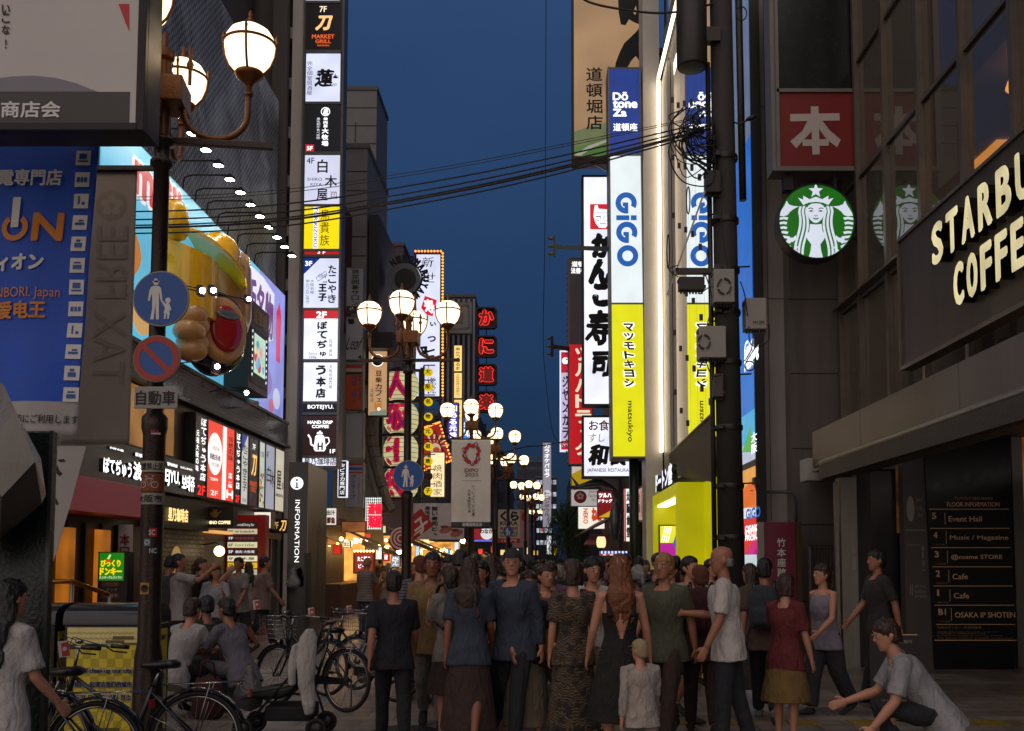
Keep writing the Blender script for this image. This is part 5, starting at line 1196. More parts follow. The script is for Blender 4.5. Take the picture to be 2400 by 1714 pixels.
# kura banner, ring sign, and small far signs
sign('sushi_banner','white and red revolving sushi banner with large black characters',(1167,1194,1219,1273),47,.05,pm('banner_edge','7a766e',.6),pm('banner_white','c8c2b6',.6,0,.06),.5,[('くら',1172,1198,1216,1222,INK,dict(heavy=.06)),('KURA',1172,1222,1214,1232,INK,dict(heavy=.05)),('無添加 寿司',1172,1235,1214,1243,RED,dict(heavy=.04)),('REVOLVING',1172,1246,1214,1252,INK,dict(heavy=.03)),('SUSHI BAR',1172,1253,1214,1259,INK,dict(heavy=.03)),('150円',1176,1264,1210,1271,WHT,dict(heavy=.03))],lambda m,f:f.rect(m,1167.5,1262,1218.5,1272.5,.0102,.0155,RED),cat='banner')
sign('hanging_banner','pink banner right behind the sushi banner',(1200,1194,1240,1284),52,.05,pm('pink_edge','6d5560',.6),pm('pink_banner','b48a94',.6,0,.1),.5,[('め',1222,1200,1230,1222,RED,dict(heavy=.04))],cat='banner')
sign('restaurant_sign','white and red lit sign with a white disc low at the stalls',(1110,1238,1162,1271),44,.3,BLK,em('a02030',.7,.1),1.5,[('わなか',1124,1240,1156,1251,INK,dict(heavy=.05))],lambda m,f:(f.disc(m,1141,1250,15,.0102,.013,em('e8e4e0',.9,.05)),f.rect(m,1111,1266,1161,1270,.0102,.0155,em('5a6ae0',1.1,0))))
sign('shop_sign','small white lit sign above the first red stall awning',(762,1190,790,1232),28.6,.2,BLK,em('efe6da',.9,.1),1.5,[('出汁',766,1196,786,1208,INK,dict(heavy=.04)),('鮮魚',766,1212,786,1228,redi,dict(heavy=.05))])
sign('shop_sign','dim picture sign above the first stalls',(800,1222,858,1248),30.5,.2,BLK,em('a8643a',.55,.35,True,3),1.5)
sign('karaoke_sign','tall narrow white sign with grey and red vertical characters far down the right',(1271,1037,1293,1237),75,.4,ALU,em('9a96a4',.75,.1),1.5,[('カラオケパセラ',1276,1040,1288,1120,EW2,dict(vert=True,heavy=.03)),('トロンボウル',1276,1152,1288,1210,redi,dict(vert=True,heavy=.04))],lambda m,f:f.disc(m,1282,1158,9.5,.0102,.013,em('d8d4dc',.85,0)))
for k,(x0,y0,x1,y1,Y,c_,lab) in enumerate(((1281,1255,1293,1300,85,'e8e8f0','small white lit vertical sign below the karaoke sign'),(1297,1228,1305,1262,80,'4a6ae0','tiny blue lit sign right of the karaoke sign, upper'),(1298,1285,1306,1302,82,'e0b020','tiny yellow lit sign right of the karaoke sign, lower'),(1268,1238,1273,1246,84,'d03020','tiny red lit sign left of the karaoke sign'),(1267,1145,1271,1165,90,'e88020','tiny orange lit sign left of the karaoke sign'),(1246,1290,1262,1302,95,'c8a060','tiny warm lit shop sign at the end of the street'),(1228,1268,1238,1300,80,'e0c090','warm lit shopfront sign under the far lamps'),(1150,1280,1160,1296,62,'d83828','tiny red and white lit sign among the left stalls'))):
 sign('shop_sign',lab,(x0,y0,x1,y1),Y,.3,BLK,em(c_,1.0,.2),.8)
# more small lit things over the stalls
rnd=random.Random(77)
for k,(x0,y0,x1,y1,Y,c_,tx,lab) in enumerate(((780,1276,800,1300,29,'d02818','','small red lit stall board beside the pillar, under the red awning'),(804,1268,822,1284,29.5,'f4e8c0','たこ','small cream lit stall board next to the red one'),(880,1282,896,1312,33,'f0f0ea','','white lit stall price board left of the lamp pole'),(898,1296,912,1316,34,'d02020','餃','red lit gyoza board left of the lamp pole'),(916,1302,938,1330,31,'8c8e98','生ビール','pale grey stall notice at the lamp pole'),(973,1280,984,1306,38,'bfe0ff','','bluish white lit panel right of the lamp pole'),(992,1290,1010,1304,42,'e8a040','','orange lit fan shaped stall sign'),(1020,1296,1034,1308,44,'f8e0a0','酒','pale yellow lit stall sign beyond the lamp pole'),(1048,1286,1056,1308,46,'4aa0f0','','narrow blue lit stall sign beyond the lamp pole'),(1064,1270,1076,1292,50,'f0f0f0','','narrow white lit sign under the pale expo banner'),(1096,1246,1108,1300,40,'6a5c4c','','brown notice post panel below the expo banner'),(1120,1286,1132,1300,60,'f04030','','tiny red lit stall sign right of the expo banner'),(1172,1288,1184,1302,66,'f8d890','','tiny warm lit stall sign under the sushi banner'),(1206,1286,1216,1300,70,'ffe0b0','','tiny warm lit stall sign under the pink banner'),(845,1250,870,1262,36,'e04838','','red lit strip sign above the cream awning'),(897,1232,905,1250,37,'e8d8a0','','small cream lantern-like sign by the lattice sign'))):
 sign('stall_sign',lab,(x0,y0,x1,y1),Y,.15,BLK,em(c_,1.0,.2),1,[(tx,x0+3,y0+4,x1-3,y1-4,INK if c_[0] in 'ef' else EW2,dict(heavy=.04,vert=len(tx)>2))] if tx else ())
for k,(xa,ya,xb,yb,Y0,Y1) in enumerate(((800,1258,905,1278,30,36),(905,1262,1010,1290,36,48),(1010,1280,1080,1300,44,60))):
 t=Thing('bulb_string','string of warm bulbs along the %s stall awnings'%('nearest','middle','farthest')[k],'string lights',tuple(P(xa,ya,Y0))); pts=[P(xa+(xb-xa)*i/9,ya+(yb-ya)*i/9+5*math.sin(i*1.05),Y0+(Y1-Y0)*i/9) for i in range(10)]
 m=MB(); m.tube(pts,.012,CABLE,5); t.part('wire',m); bulbs(t,[p-Vector((0,0,.07)) for p in pts],.06,em('ffca78',16,0))
# ================================================================ right side, far to near
willow=pm('willow_leaf','2c4a22',.6,0,.4,12)
t=Thing('willow_tree','green willow tree at the kerb below the red drugstore sign','tree',tuple(P(1335,1330,46))); t.o.location.z=0; t.loc.z=0
bx=P(1333,1300,46).x; m=MB(); m.tube([(bx,46,0),(bx+.05,46,1.6),(bx-.1,46.1,3.0),(bx-.3,46.2,4.0)],[.16,.12,.09,.04],pm('bark','2c231b',.9,0,.3,10,.6,30),10)
for k in range(7):a_=k*.9; m.tube([(bx-.05,46,2.2+.2*k),(bx+.6*math.cos(a_),46+.6*math.sin(a_),3.2+.15*k),(bx+1.0*math.cos(a_),46+1.0*math.sin(a_),3.3)],[.05,.03,.012],_M['bark'],6)
t.part('trunk',m)
rnd=random.Random(21); m=MB()
for k in range(240):
 a_=rnd.random()*6.28; rr=1.0*math.sqrt(rnd.random()); x,y=bx+rr*math.cos(a_),46+rr*math.sin(a_); z=4.3-.9*rr*rr+.3*rnd.random(); L=1.2+1.6*rnd.random()
 for j in range(int(L/.09)):
  zz_=z-j*.09; s_=.05+.04*rnd.random(); b2=rnd.random()*6.28; xx,yy=x+.05*math.sin(j*.6+k),y+.05*math.cos(j*.7)
  dx,dy=s_*math.cos(b2),s_*math.sin(b2)
  m.add([(xx,yy,zz_),(xx+dx*.6-dy*.25,yy+dy*.6+dx*.25,zz_-.05),(xx+dx,yy+dy,zz_-.13),(xx+dx*.6+dy*.25,yy+dy*.6-dx*.25,zz_-.06)],[(0,1,2,3)],willow)
t.part('crown',m)
building('drugstore_building','dark building carrying the red vertical drugstore sign',3.2,11,40.6,52,13,gy)
building('right_far_building','dark building behind the karaoke sign on the right',3.6,12,62,85,9.5,dk_,win=(4,4,.9,.9,3,1.8),winmat=em('cfe0f4',.6,.7,False))
building('right_far_building','far dark building at the right end of the street',3.4,12,95,130,11,_M['wall_2c2f3a'])
# small framed pink white sign, grey and red sign
sign('vertical_sign','pink and white lit vertical sign edged in white light, leftmost on the right side',(1312,822,1338,1058),52,.4,em('f4f4ff',.9,0),em('c8b8e0',.95,.08),3,[('ジャンカラ',1318,880,1332,1030,PURP,dict(vert=True,heavy=.03))],lambda m,f:(f.rect(m,1315,826,1335,874,.0102,.014,em('c01830',.95,0)),f.disc(m,1325,846,8,.0145,.018,EW2),f.rect(m,1315,1034,1335,1054,.0102,.014,em('c01830',.95,0)),f.text(m,'ジャンボ',1317,1039,1333,1048,EW2,.018)))
t=sign('drugstore_sign','tall red lit vertical sign with cream katakana and an unlit grey top',(1331,604,1390,1090),40,.5,ALU,em('c0101c',.85,.06),3,[('ツルハドラッグ',1348,812,1386,1070,em('efe4c4',.9,0,False),dict(vert=True,heavy=.05))],
 lambda m,f:(f.rect(m,1334,607,1387,808,.0102,.013,pm('lilac_unlit','6f6a78',.5,0,.1)),f.rect(m,1334,607,1387,648,.0131,.016,pm('grey_unlit','77767c',.5,0,.1)),f.text(m,'道頓堀',1340,613,1382,626,EW2,.02,heavy=.03),f.text(m,'法善寺前',1338,628,1384,642,EW2,.02,heavy=.03)))
bulbs(t,[P(1328,640+k*13.5,40) for k in range(34)],.035,pm('unlit_bulb','6a6a66',.3))
sign('shop_sign','yellow unlit panel below the red drugstore sign',(1338,1092,1392,1140),40,.4,ALU,em('d8b010',.55,.1),2,[],lambda m,f:f.poly(m,[(1340,1094),(1372,1094),(1340,1112)],.0102,.014,em('e0d0c0',.7,0,False)))  # panel without a lamp, its brightness put in as emission
sign('tax_free_sign','pale grey sign with a red blossom disc above the cat sign',(1337,1146,1404,1188),39,.3,ALU,em('b9b4b0',.75,.06),2,[('Japan.',1380,1149,1402,1156,INK),('Tax-free',1378,1158,1402,1166,GREYP),('Shop',1386,1169,1402,1177,GREYP)],
 lambda m,f:(f.disc(m,1360,1165,15,.0102,.013,RED),[f.disc(m,1360+5.5*math.cos(R(90+72*k)),1163-5.5*math.sin(R(90+72*k)),3.4,.0135,.016+k*.0003,WHT,10) for k in range(5)]))
sign('drugstore_sign','red square sign with cream characters and yellow corner beside the hanging tuna',(1400,1150,1437,1215),36,.3,DSTEEL,em('8a1018',.7,.1),1.5,[('ツルハ',1403,1156,1433,1167,EW2,dict(heavy=.06)),('ドラッグ',1402,1170,1435,1179,EW2,dict(heavy=.04))],lambda m,f:f.poly(m,[(1402,1213),(1435,1195),(1435,1213)],.0102,.014,em('d8b020',.8,0,False)))
sign('cat_sign','white lit sign with orange letters at the willow',(1354,1187,1418,1241),38,.3,ALU,em('f4ecdc',1.0,.06),1.5,[('NEKO',1367,1192,1378,1228,em('d8621c',.9,0,False),dict(rot=1,heavy=.05)),('ねこ',1386,1190,1410,1222,em('d8401c',.9,0,False),dict(heavy=.05))])
sign('vertical_sign','white lit vertical sign with red stripes and green characters behind the green pole',(1462,1145,1478,1270),35,.3,BLK,em('f0f4ee',1.05,.05),1,[('大阪食堂',1468,1150,1476,1262,pm('green_ink','0f5a30',.6,0,0),dict(vert=True,heavy=.04))],lambda m,f:f.rect(m,1463.5,1146,1467,1269,.0102,.013,em('d01818',.9,0)))
# tuna ornaments
def fish(name,label,body,fins,Y,mat):
 t=Thing(name,label,'ornament',tuple(P(body[0][0],body[0][1],Y))); m=MB(); rings=[]
 ps=[(P(x,y,Y),r*Y/F) for x,y,r in body]
 for i,(p,r) in enumerate(ps):
  d=(ps[min(i+1,len(ps)-1)][0]-ps[max(i-1,0)][0]).normalized(); s_=d.cross(Vector((0,1,0))).normalized(); rings.append((p,s_*r,Vector((0,1,0))*r*.7))
 m.loft(rings,mat,18); t.part('body',m); f=Front(Y); m=MB()
 for fn in fins:f.poly(m,fn,-.02,.02,pm('fin_dark','1c2024',.35,.2,.2))
 t.part('fin',m)
 return t
fishm=pm('tuna_skin','4a5258',.22,.35,.3,6,.1,40,coat=.3)
fish('hanging_tuna','large grey tuna model hanging head down beside the dark green pole',[(1444,1168,2),(1443,1180,7),(1442,1200,12),(1441,1222,14),(1441,1242,12),(1442,1256,8),(1443,1266,2)],[[(1430,1148),(1458,1152),(1446,1170),(1442,1170)],[(1430,1205),(1424,1222),(1432,1218)],[(1452,1190),(1462,1200),(1453,1206)]],34,fishm)
fish('swordfish_ornament','long dark fish model mounted level above the tax free sign',[(1345,1148,1.5),(1360,1140,5),(1385,1133,8),(1410,1132,8),(1430,1140,5),(1446,1150,2)],[[(1335,1112),(1352,1130),(1362,1142),(1350,1140)],[(1380,1128),(1400,1118),(1408,1126)],[(1446,1148),(1462,1144),(1458,1156)]],35,fishm)
awn2=pm('red_canvas2','8a1a12',.6,0,.15,4)
t=Thing('shop_awning','small red cloth awning over the paper lanterns on the right','awning',tuple(P(1390,1262,38))); f=Front(38); m=MB(); a=P(1368,1276,37); b_=P(1425,1276,37); c=P(1385,1252,39); d=P(1430,1252,39); m.hull8([tuple(v-Vector((0,0,.04))) for v in (a,b_,d,c)]+[tuple(v) for v in (a,b_,d,c)],awn2); t.part('canvas',m)
t=Thing('shop_awning','dark striped awning edge below the cat sign','awning',tuple(P(1380,1240,37))); m=MB(); a=P(1345,1262,37); b_=P(1418,1226,36); m.hull8([tuple(a),tuple(b_),tuple(b_+Vector((.8,.6,.5))),tuple(a+Vector((.8,.6,.5))),tuple(a+Vector((0,0,.06))),tuple(b_+Vector((0,0,.06))),tuple(b_+Vector((.8,.6,.56))),tuple(a+Vector((.8,.6,.56)))],pm('dark_canvas','3a2a22',.6,0,.2)); t.part('canvas',m)
for k,x in enumerate((1405,1413)):
 c=P(x,1271,36); t=Thing('paper_lantern',('plain cream paper lantern under the red awning, left of a pair','plain cream paper lantern under the red awning, right of a pair')[k],'lantern',tuple(c),'pair of plain cream lanterns'); m=MB(); m.lathe([(0,c.z-.2),(.06,c.z-.2),(.1,c.z-.12),(.11,c.z),(.1,c.z+.12),(.06,c.z+.2),(0,c.z+.2)],em('ffdca0',1.2,.1),(c.x,c.y,0),18); t.part('shade',m); m=MB(); m.tube([c+Vector((0,0,.2)),c+Vector((0,0,.4))],.008,CABLE,5); t.part('cord',m)
t=Thing('lit_barrier','blue white and red lit barrier bar above the crowd at the right kerb','barrier',tuple(P(1437,1300,32))); t.o.location.z=0; t.loc.z=0; f=Front(32); m=MB()
for k in range(16):f.rect(m,1405+k*4.1,1292,1408.4+k*4.1,1298,-.1,0,em('e8eef8' if k%2 else '2a50d0',1.0,0,False))
for k in range(8):f.rect(m,1405+k*8.2,1299,1412+k*8.2,1302,-.1,0,em('e8e0e0' if k%2 else 'd02020',.9,0,False))
t.part('light_bar',m); m=MB()
for x in (1410,1465):p=P(x,1300,32.05); m.box((p.x-.03,32,0),(p.x+.03,32.06,p.z),DSTEEL)
t.part('leg',m)
# big signs at the right
beige=em('b9936c',.62,.22,True,.5)
t=sign('calligraphy_sign','huge beige lit sign with bold black brush strokes and a green foot',(1340,-120,1532,372),33.5,.5,BLK,beige,5,[('道頓堀店',1374,156,1412,307,INK,dict(vert=True,heavy=.02))],
 lambda m,f:(f.poly(m,[(1446,-60),(1524,-60),(1516,40),(1510,56),(1496,57),(1484,52),(1474,46),(1466,60),(1455,58),(1450,30)],.0102,.014,INK),f.poly(m,[(1484,30),(1490,14),(1493,28),(1488,36)],.0145,.016,beige),f.poly(m,[(1500,64),(1506,70),(1502,100),(1496,106),(1508,112),(1513,122),(1512,146),(1502,148),(1490,132),(1480,142),(1470,160),(1440,170),(1443,148),(1452,124),(1463,102),(1478,88),(1490,76)],.0102,.014,INK),
    f.poly(m,[(1345,310),(1372,300),(1440,282),(1440,366),(1345,366)],.0102,.012,em('7a8458',.55,.2,False)),f.poly(m,[(1345,345),(1380,338),(1420,326),(1440,322),(1440,366),(1345,366)],.0122,.0135,em('5a8a3a',.55,.2,False)),f.poly(m,[(1346,364),(1380,342),(1424,327),(1426,332),(1390,346),(1360,366)],.0137,.015,em('b8b4a8',.6,0,False))))
f=Front(33); m=MB(); f.line(m,[(1382,374),(1425,398)],3,-.2,-.1,DSTEEL); f.rect(m,1341,369,1425,382,-.5,-.1,pm('rust','3a1c10',.7,.2,.3)); t.part('bracket',m)
def brush(m,f,strokes):
 for pts in strokes:f.poly(m,pts,.0102,.014,INK)
t=sign('sushi_sign','tall white lit sign with thick black brush characters left of the blue and yellow tower',(1364,411,1436,952),34,.5,BLK,E_W,5,
 [('か',1386,546,1436,606,INK,dict(heavy=.07,wob=.06)),('ん',1378,606,1436,668,INK,dict(heavy=.07,wob=.05)),('こ',1388,664,1428,720,INK,dict(heavy=.09,wob=.05)),('寿',1374,726,1434,810,INK,dict(heavy=.035,wob=.05,shear=.12)),('司',1386,822,1432,884,INK,dict(heavy=.05,wob=.05,shear=.12))],
 lambda m,f:(f.rect(m,1383,479,1432,538,.0102,.013,em('d8202a',.95,.04)),f.poly(m,[(1392,494),(1394,482),(1400,481),(1403,490),(1428,492),(1428,512),(1426,528),(1418,535),(1404,534),(1396,524),(1391,508)],.0132,.015,EW2),f.rect(m,1394,499,1430,500.5,.0152,.017,INK),f.rect(m,1396,508,1410,509.5,.0152,.017,INK),f.ring(m,1402,512,5,6.2,.0152,.017,INK,20),f.ring(m,1420,512,5,6.2,.0152,.017,INK,20),f.rect(m,1406,524,1420,525.5,.0152,.017,INK)))
sign('restaurant_sign','white lit sign with black and red brush characters and red English words',(1364,974,1495,1121),34.2,.5,BLK,E_W,5,
 [('お食',1380,985,1428,1010,redi,dict(heavy=.02,wob=.04)),('すし・',1380,1017,1432,1036,INK,dict(wob=.06,shear=.1)),('和食',1380,1040,1474,1092,INK,dict(heavy=.05,wob=.05,shear=.15)),('JAPANESE RESTAURANT',1376,1098,1488,1109,pm('crimson_ink','8a1020',.6,0,0),dict(heavy=.01))])
t=Thing('shop_side_sign','slanting pinkish lit sign with dark characters right of the dark green pole','sign',tuple(P(1507,1170,31.5)))
m=MB(); a=P(1494,1150,33).x; fr=frame_gen(P(1494,1225,33.0),P(1522,1225,30.5)-P(1494,1225,33.0),(0,0,1)); Ls=(P(1522,1225,30.5)-P(1494,1225,33.0)).length; m.ext([(0,0),(Ls,0),(Ls,1.3),(0,1.15)],fr,-.1,0,BLK); t.part('frame',m)
m=MB(); m.ext([(.08,.08),(Ls-.08,.08),(Ls-.08,1.2),(.08,1.07)],fr,.001,.01,em('c89a88',.75,.1)); t.part('panel',m); m=MB(); text(m,fr,'KINRYU',(.9,.15,Ls-.2,1.05),INK,.014,rot=0); text(m,fr,'金龍',(.2,.3,.7,1.0),redi,.014,vert=True,heavy=.03); t.part('lettering',m)
t=Thing('green_pole','thick dark green round pole under the yellow tower sign','post',(P(1486,1200,30.4).x,30.4,0)); m=MB(); m.tube([(t.loc.x,30.4,0),(t.loc.x,30.4,4.9)],.145,pm('dark_green_pole','1d2a22',.4,.3,.25),20); t.part('pole',m)
building('sushi_building','dark building carrying the white brush character signs',3.3,12,34.9,40.4,20,dk_)
m=MB()
# ---- the blue, white and yellow tower sign
f=Front(30); t=Thing('shop_sign_tower','tall sign tower of blue, white and yellow lit panels beside the light strip','sign tower',tuple(P(1470,1070,30)))
m=MB(); f.poly(m,[(1424,157),(1502,157),(1516,1075),(1433,1075)],-.9,-.02,pm('tower_side','54524f',.4,.6,.2,3)); f.poly(m,[(1424,157),(1428,157),(1437,1075),(1433,1075)],-.02,.03,ALU); f.poly(m,[(1498,157),(1502,157),(1516,1075),(1512,1075)],-.02,.03,ALU); t.part('case',m)
def tq(y0,y1,panel,texts,extra=None):
 xl=lambda y:1428+(y-157)*9/918; xr=lambda y:1498+(y-157)*14/918
 m=MB(); f.poly(m,[(xl(y0),y0),(xr(y0),y0),(xr(y1),y1),(xl(y1),y1)],-.019,0,panel); p_=t.part('panel',m)
 m=MB(); f.rect(m,xl(y1),y1,xr(y1),y1+4,-.02,.025,ALU); t.part('panel_rail',m,p_); m=MB()
 for tx in texts:f.text(m,tx[0],*tx[1:5],tx[5],.005,**(tx[6] if len(tx)>6 else {}))
 if extra:extra(m,f)
 t.part('lettering',m,p_)
tq(162,362,em('0b3488',.85,.12),[('Dō',1436,216,1472,236,EW2,dict(heavy=.05)),('tone',1436,236,1494,254,EW2,dict(heavy=.07)),('Za',1436,255,1469,274,EW2,dict(heavy=.07)),('道頓座',1437,289,1494,308,EW2,dict(heavy=.02))])
gb=pm('gigo_blue','0460b4',.5,0,0); gbl=em('0a62c0',.75,0,False)
def gig(m,f):
 for (x,y,kind) in ((1467.5,476,'G'),(1469,545,'G'),(1471,600,'O')):
  K=36; r0,r1=12.5,25
  for i in range(K):
   t0,t1=360*i/K,360*(i+1)/K
   if kind=='G' and 270<t0+1<326:continue
   q=[(x+r*math.cos(R(a_)),y-r*math.sin(R(a_))) for r,a_ in ((r0,t0),(r1,t0),(r1,t1),(r0,t1))]
   f.poly(m,q,.001,.004,gbl)
  if kind=='G':f.poly(m,[(x-8,y-1),(x+5,y-1),(x+5,y+25),(x-4,y+25),(x-4,y+8),(x-8,y+8)],.0045,.006,gbl)
 f.rect(m,1444.5,505,1475,516.5,.001,.004,gbl); f.rect(m,1478.5,505,1492,516.5,.001,.004,gbl)
tq(366,710,em('e4eef0',1.0,.05),[],gig)
ky=em('e4e000',.95,.05)
def matsu(m,f):
 ol=EW2; ys=[(768,792),(792,808),(808,828),(828,842),(842,862),(862,884),(884,908)]
 text(m,f.fr,'マツモトキヨシ',f.b(1459,754,1490,911),ol,.003,vert=True,heavy=.2,shear=-.15)
 text(m,f.fr,'マツモトキヨシ',f.b(1463,757,1486,908),INK,.012,vert=True,heavy=.06,shear=-.15)
tq(714,1070,ky,[('matsukiyo',1468,940,1484,1036,INK,dict(rot=1,heavy=.02))],matsu)
# ---- game arcade building with mirrored glass, light strip, fin
t=Thing('arcade_building','building with mirror glass front, bright vertical light strip and yellow portal','building',(4.2,25,0)); XG=3.78
m=MB(); m.box((4.1,18.4,0),(12,30.6,24),pm('arcade_wall','5a5652',.6,0,.15,2)); t.part('wall',m)
m=MB(); m.box((3.16,29.72,0),(3.66,30.9,30),pm('pale_fin','c4bfb8',.5,.1,.1,1.5)); t.part('fin',m)
gl=glassm('mirror_glass','0c0e12',.015,1.0,6.0)
m=MB()
for k in range(7):m.box((XG+.02,20.4+k*1.15,3.9),(XG+.06,20.4+k*1.15+1.13,21),gl)
t.part('mirror_glass',m)
m=MB()
for k in range(9):m.box((XG+.03,20.385+k*1.15-.01,3.9),(XG+.1,20.385+k*1.15+.025,21),BLK)
for k in range(8):
 for j in range(9):m.box((XG-.02,20.4+k*1.15+.5,4.6+j*1.7+(k%3)*.5),(XG+.03,20.4+k*1.15+.55,4.75+j*1.7+(k%3)*.5),BLK)
t.part('mullion',m)
strip=em('ffe9c4',4.0,0); m=MB(); zt=15.9
pa,pb=P(1548,190,29.55),P(1563,1060,29.55)
m.box((3.56,29.5,pb.z),(3.66,29.59,pa.z),strip); t.part('light_strip',m)
m=MB(); m.box((3.56,19.5,pa.z),(3.64,29.5,pa.z+.10),strip); t.part('light_strip',m)
m=MB(); m.box((3.76,19.5,pa.z+.14),(4.12,29.6,pa.z+1.4),pm('pale_fin2','7f7b76',.5,.1,.1,1.5)); t.part('top_fascia',m)
m=MB(); m.box((3.70,28.2,3.9),(3.79,29.7,pa.z-.05),pm('pale_fin3','9a958e',.4,.1,.1,1.5)); t.part('reveal',m)
# yellow portal, its painted faces given a glow to look lit
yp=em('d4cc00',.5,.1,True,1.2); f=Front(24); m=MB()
x0,x1=3.30,3.95; zt=P(1620,1130,24).z
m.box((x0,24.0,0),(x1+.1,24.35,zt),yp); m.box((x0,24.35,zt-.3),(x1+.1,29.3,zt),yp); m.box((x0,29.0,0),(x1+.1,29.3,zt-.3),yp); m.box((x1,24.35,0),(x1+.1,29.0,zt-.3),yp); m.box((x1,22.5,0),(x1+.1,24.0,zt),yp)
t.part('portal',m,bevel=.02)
m=MB(); m.box((x0+.1,24.5,zt-.34),(x0+.4,28.9,zt-.302),em('fff4a0',5,0)); t.part('portal_light',m)  # ceiling strip added to brighten the inside of the portal
fS=Front(28.9); m=MB(); fS.rect(m,1544,1230,1597,1322,-.09,0,BLK); sc_=t.part('portal_screen',m)
m=MB()
fS.rect(m,1547,1233,1594,1273,.001,.004,em('e0dc30',.95,.05)); fS.rect(m,1547,1274,1594,1319,.001,.004,em('b0109a',.95,.05)); fS.poly(m,[(1575,1318),(1594,1300),(1594,1318)],.0045,.006,em('e6d870',.9,.2,False)); fS.poly(m,[(1578,1272),(1590,1234),(1594,1234),(1594,1290),(1584,1296)],.0065,.008,em('2a60c0',.9,.1,False)); fS.poly(m,[(1586,1262),(1594,1254),(1594,1276)],.0085,.01,em('c08a60',.8,.1,False))
for k in range(4):fS.poly(m,[(1549+k*5,1272),(1551+k*5,1272),(1560+k*5,1234),(1558+k*5,1234)],.0045,.006,EW2)
t.part('picture',m,sc_)
# white block letters and slanting grey awning over the portal
t2=Thing('block_letters','white lit block letters standing on the roof of the yellow portal','sign',(3.4,27,zt)); m=MB(); SIDE[E_W.name]=DSTEEL
text(m,frame_right(3.42),'ドートン座',(-28.8,zt+.05,-25.2,zt+.62),E_W,.08,heavy=.06,depth=.14)
for k in range(6):m.box((3.43,25.3+k*.65,zt),(3.5,25.36+k*.65,zt+.3),BLK)
t2.part('lettering',m)
t2=Thing('slanted_awning','grey speckled slanted panel above the yellow portal','awning',(3.5,26,4)); spk=pm('speckled_panel','5c5752',.6,.1,.3,40,.3,120)
m=MB(); q=[(3.55,29.0,4.25),(3.30,21.5,6.35),(3.36,21.5,4.2),(3.74,28.9,4.15)]; A=PX(1568,1066,3.45); B=PX(1668,972,3.45); C=PX(1668,1130,3.7); D=PX(1568,1112,3.7)
m.hull8([tuple(v) for v in (A,B,C,D)]+[tuple(Vector(v)+Vector((.06,0,0))) for v in (A,B,C,D)],spk); t2.part('panel',m)
m=MB(); m.tube([A,B],.035,STEEL,8); t2.part('edge_rail',m)
# lit advertising screen beyond the pillar
t2=Thing('advert_screen','tall bright multicolour advertising screen seen between pole and pillar','screen',(3.9,18.9,0)); fr=frame_right(3.86)
def ap(px0,y0,px1,y1):a_,b2=PX(px0,y0,3.86),PX(px1,y1,3.86); return (-a_.y,b2.z,-b2.y,a_.z)
m=MB(); m.box((3.87,17.8,.3),(4.05,20.35,20),BLK); t2.part('case',m)
m=MB(); cols=[((-200,330),'8aa0c8'),((330,720),'1868c8'),((720,970),'1878dc'),((970,1040),'4ab8ea'),((1040,1085),'c4cce4'),((1085,1100),'50484a'),((1100,1190),'f0a850'),((1190,1215),'f0f0f4'),((1215,1300),'e02c34'),((1300,1385),'c8dce4')]
for (y0,y1),c_ in cols:
 z1_,z0_=PX(1750,y0,3.86).z,PX(1750,y1,3.86).z
 m.box((3.862,17.85,max(.35,z0_)),(3.87,20.3,min(19.9,z1_)-.004),em(c_,.8 if c_!='8aa0c8' else .35,.1,True,2) if c_!='50484a' else GREYP)
t2.part('panel',m)
m=MB()
for s_,y in (('Get',805),('into',818),('Gaming',831),('Fast',844)):text(m,fr,s_,ap(1746,y,1768+(12 if len(s_)>4 else 0),y+10),EW2,.012,heavy=.04)
for s_,y in (('OSAKA',1233),('KYOTO',1245),('FRONT',1256)):text(m,fr,s_,ap(1748,y,1786,y+9),EW2,.012,heavy=.05)
text(m,fr,'GiGO',ap(1750,1194,1784,1212),gbl,.012,heavy=.06); text(m,fr,'大阪',ap(1762,1015,1776,1060),EW2,.012,vert=True,heavy=.02)
for (pts,c_) in (([(1740,1060),(1760,1000),(1770,1060)],'50b050'),([(1740,1150),(1770,1120),(1772,1190),(1740,1190)],'e87030'),([(1745,1300),(1775,1255),(1782,1300)],'d01880'),([(1765,1300),(1783,1270),(1784,1300)],'2a3aa0')):
 q=[PX(x,y,3.86) for x,y in pts]; m.ext([(-p.y,p.z) for p in q],fr,.0015,.005,em(c_,.85,.1,False))
for k in range(6):m.ext([(-19.4,.75+k*.12),(-18.4,.75+k*.12),(-18.4,.82+k*.12),(-19.4,.82+k*.12)],fr,.0015,.004,em('3a78b8',.8,.1,False))
t2.part('artwork',m)
# ================================================================ utility pole, boxes, cables
PXU,PYU=P(1710,900,13.6).x,13.6
t=Thing('utility_pole','dark concrete utility pole crowded with cable loops and steel bands','utility pole',(PXU,PYU,0)); polem=pm('pole_concrete','2f2c29',.75,0,.25,3,.3,40,streak=True)
m=MB(); m.tube([(PXU,PYU,0),(PXU-.06,PYU,11)],[.185,.15],polem,24); t.part('shaft',m)
m=MB()
for z in (1.9,2.6,3.4,4.3,5.0,5.6,6.3,7.2):m.lathe([(.188,z),(.192,z+.02),(.192,z+.05),(.188,z+.07)],DSTEEL,(PXU-.005*z,PYU,0),20); m.box((PXU-.2-.005*z,PYU-.24,z),(PXU-.14,PYU-.15,z+.06),DSTEEL)
t.part('band',m)
m=MB(); m.tube([(PXU-.24,PYU-.05,.2),(PXU-.26,PYU-.05,8.6)],.035,DSTEEL,10); m.tube([(PXU+.2,PYU-.1,6.6),(PXU+.17,PYU-.1,10.8)],.05,DSTEEL,10); t.part('conduit',m)
m=MB()
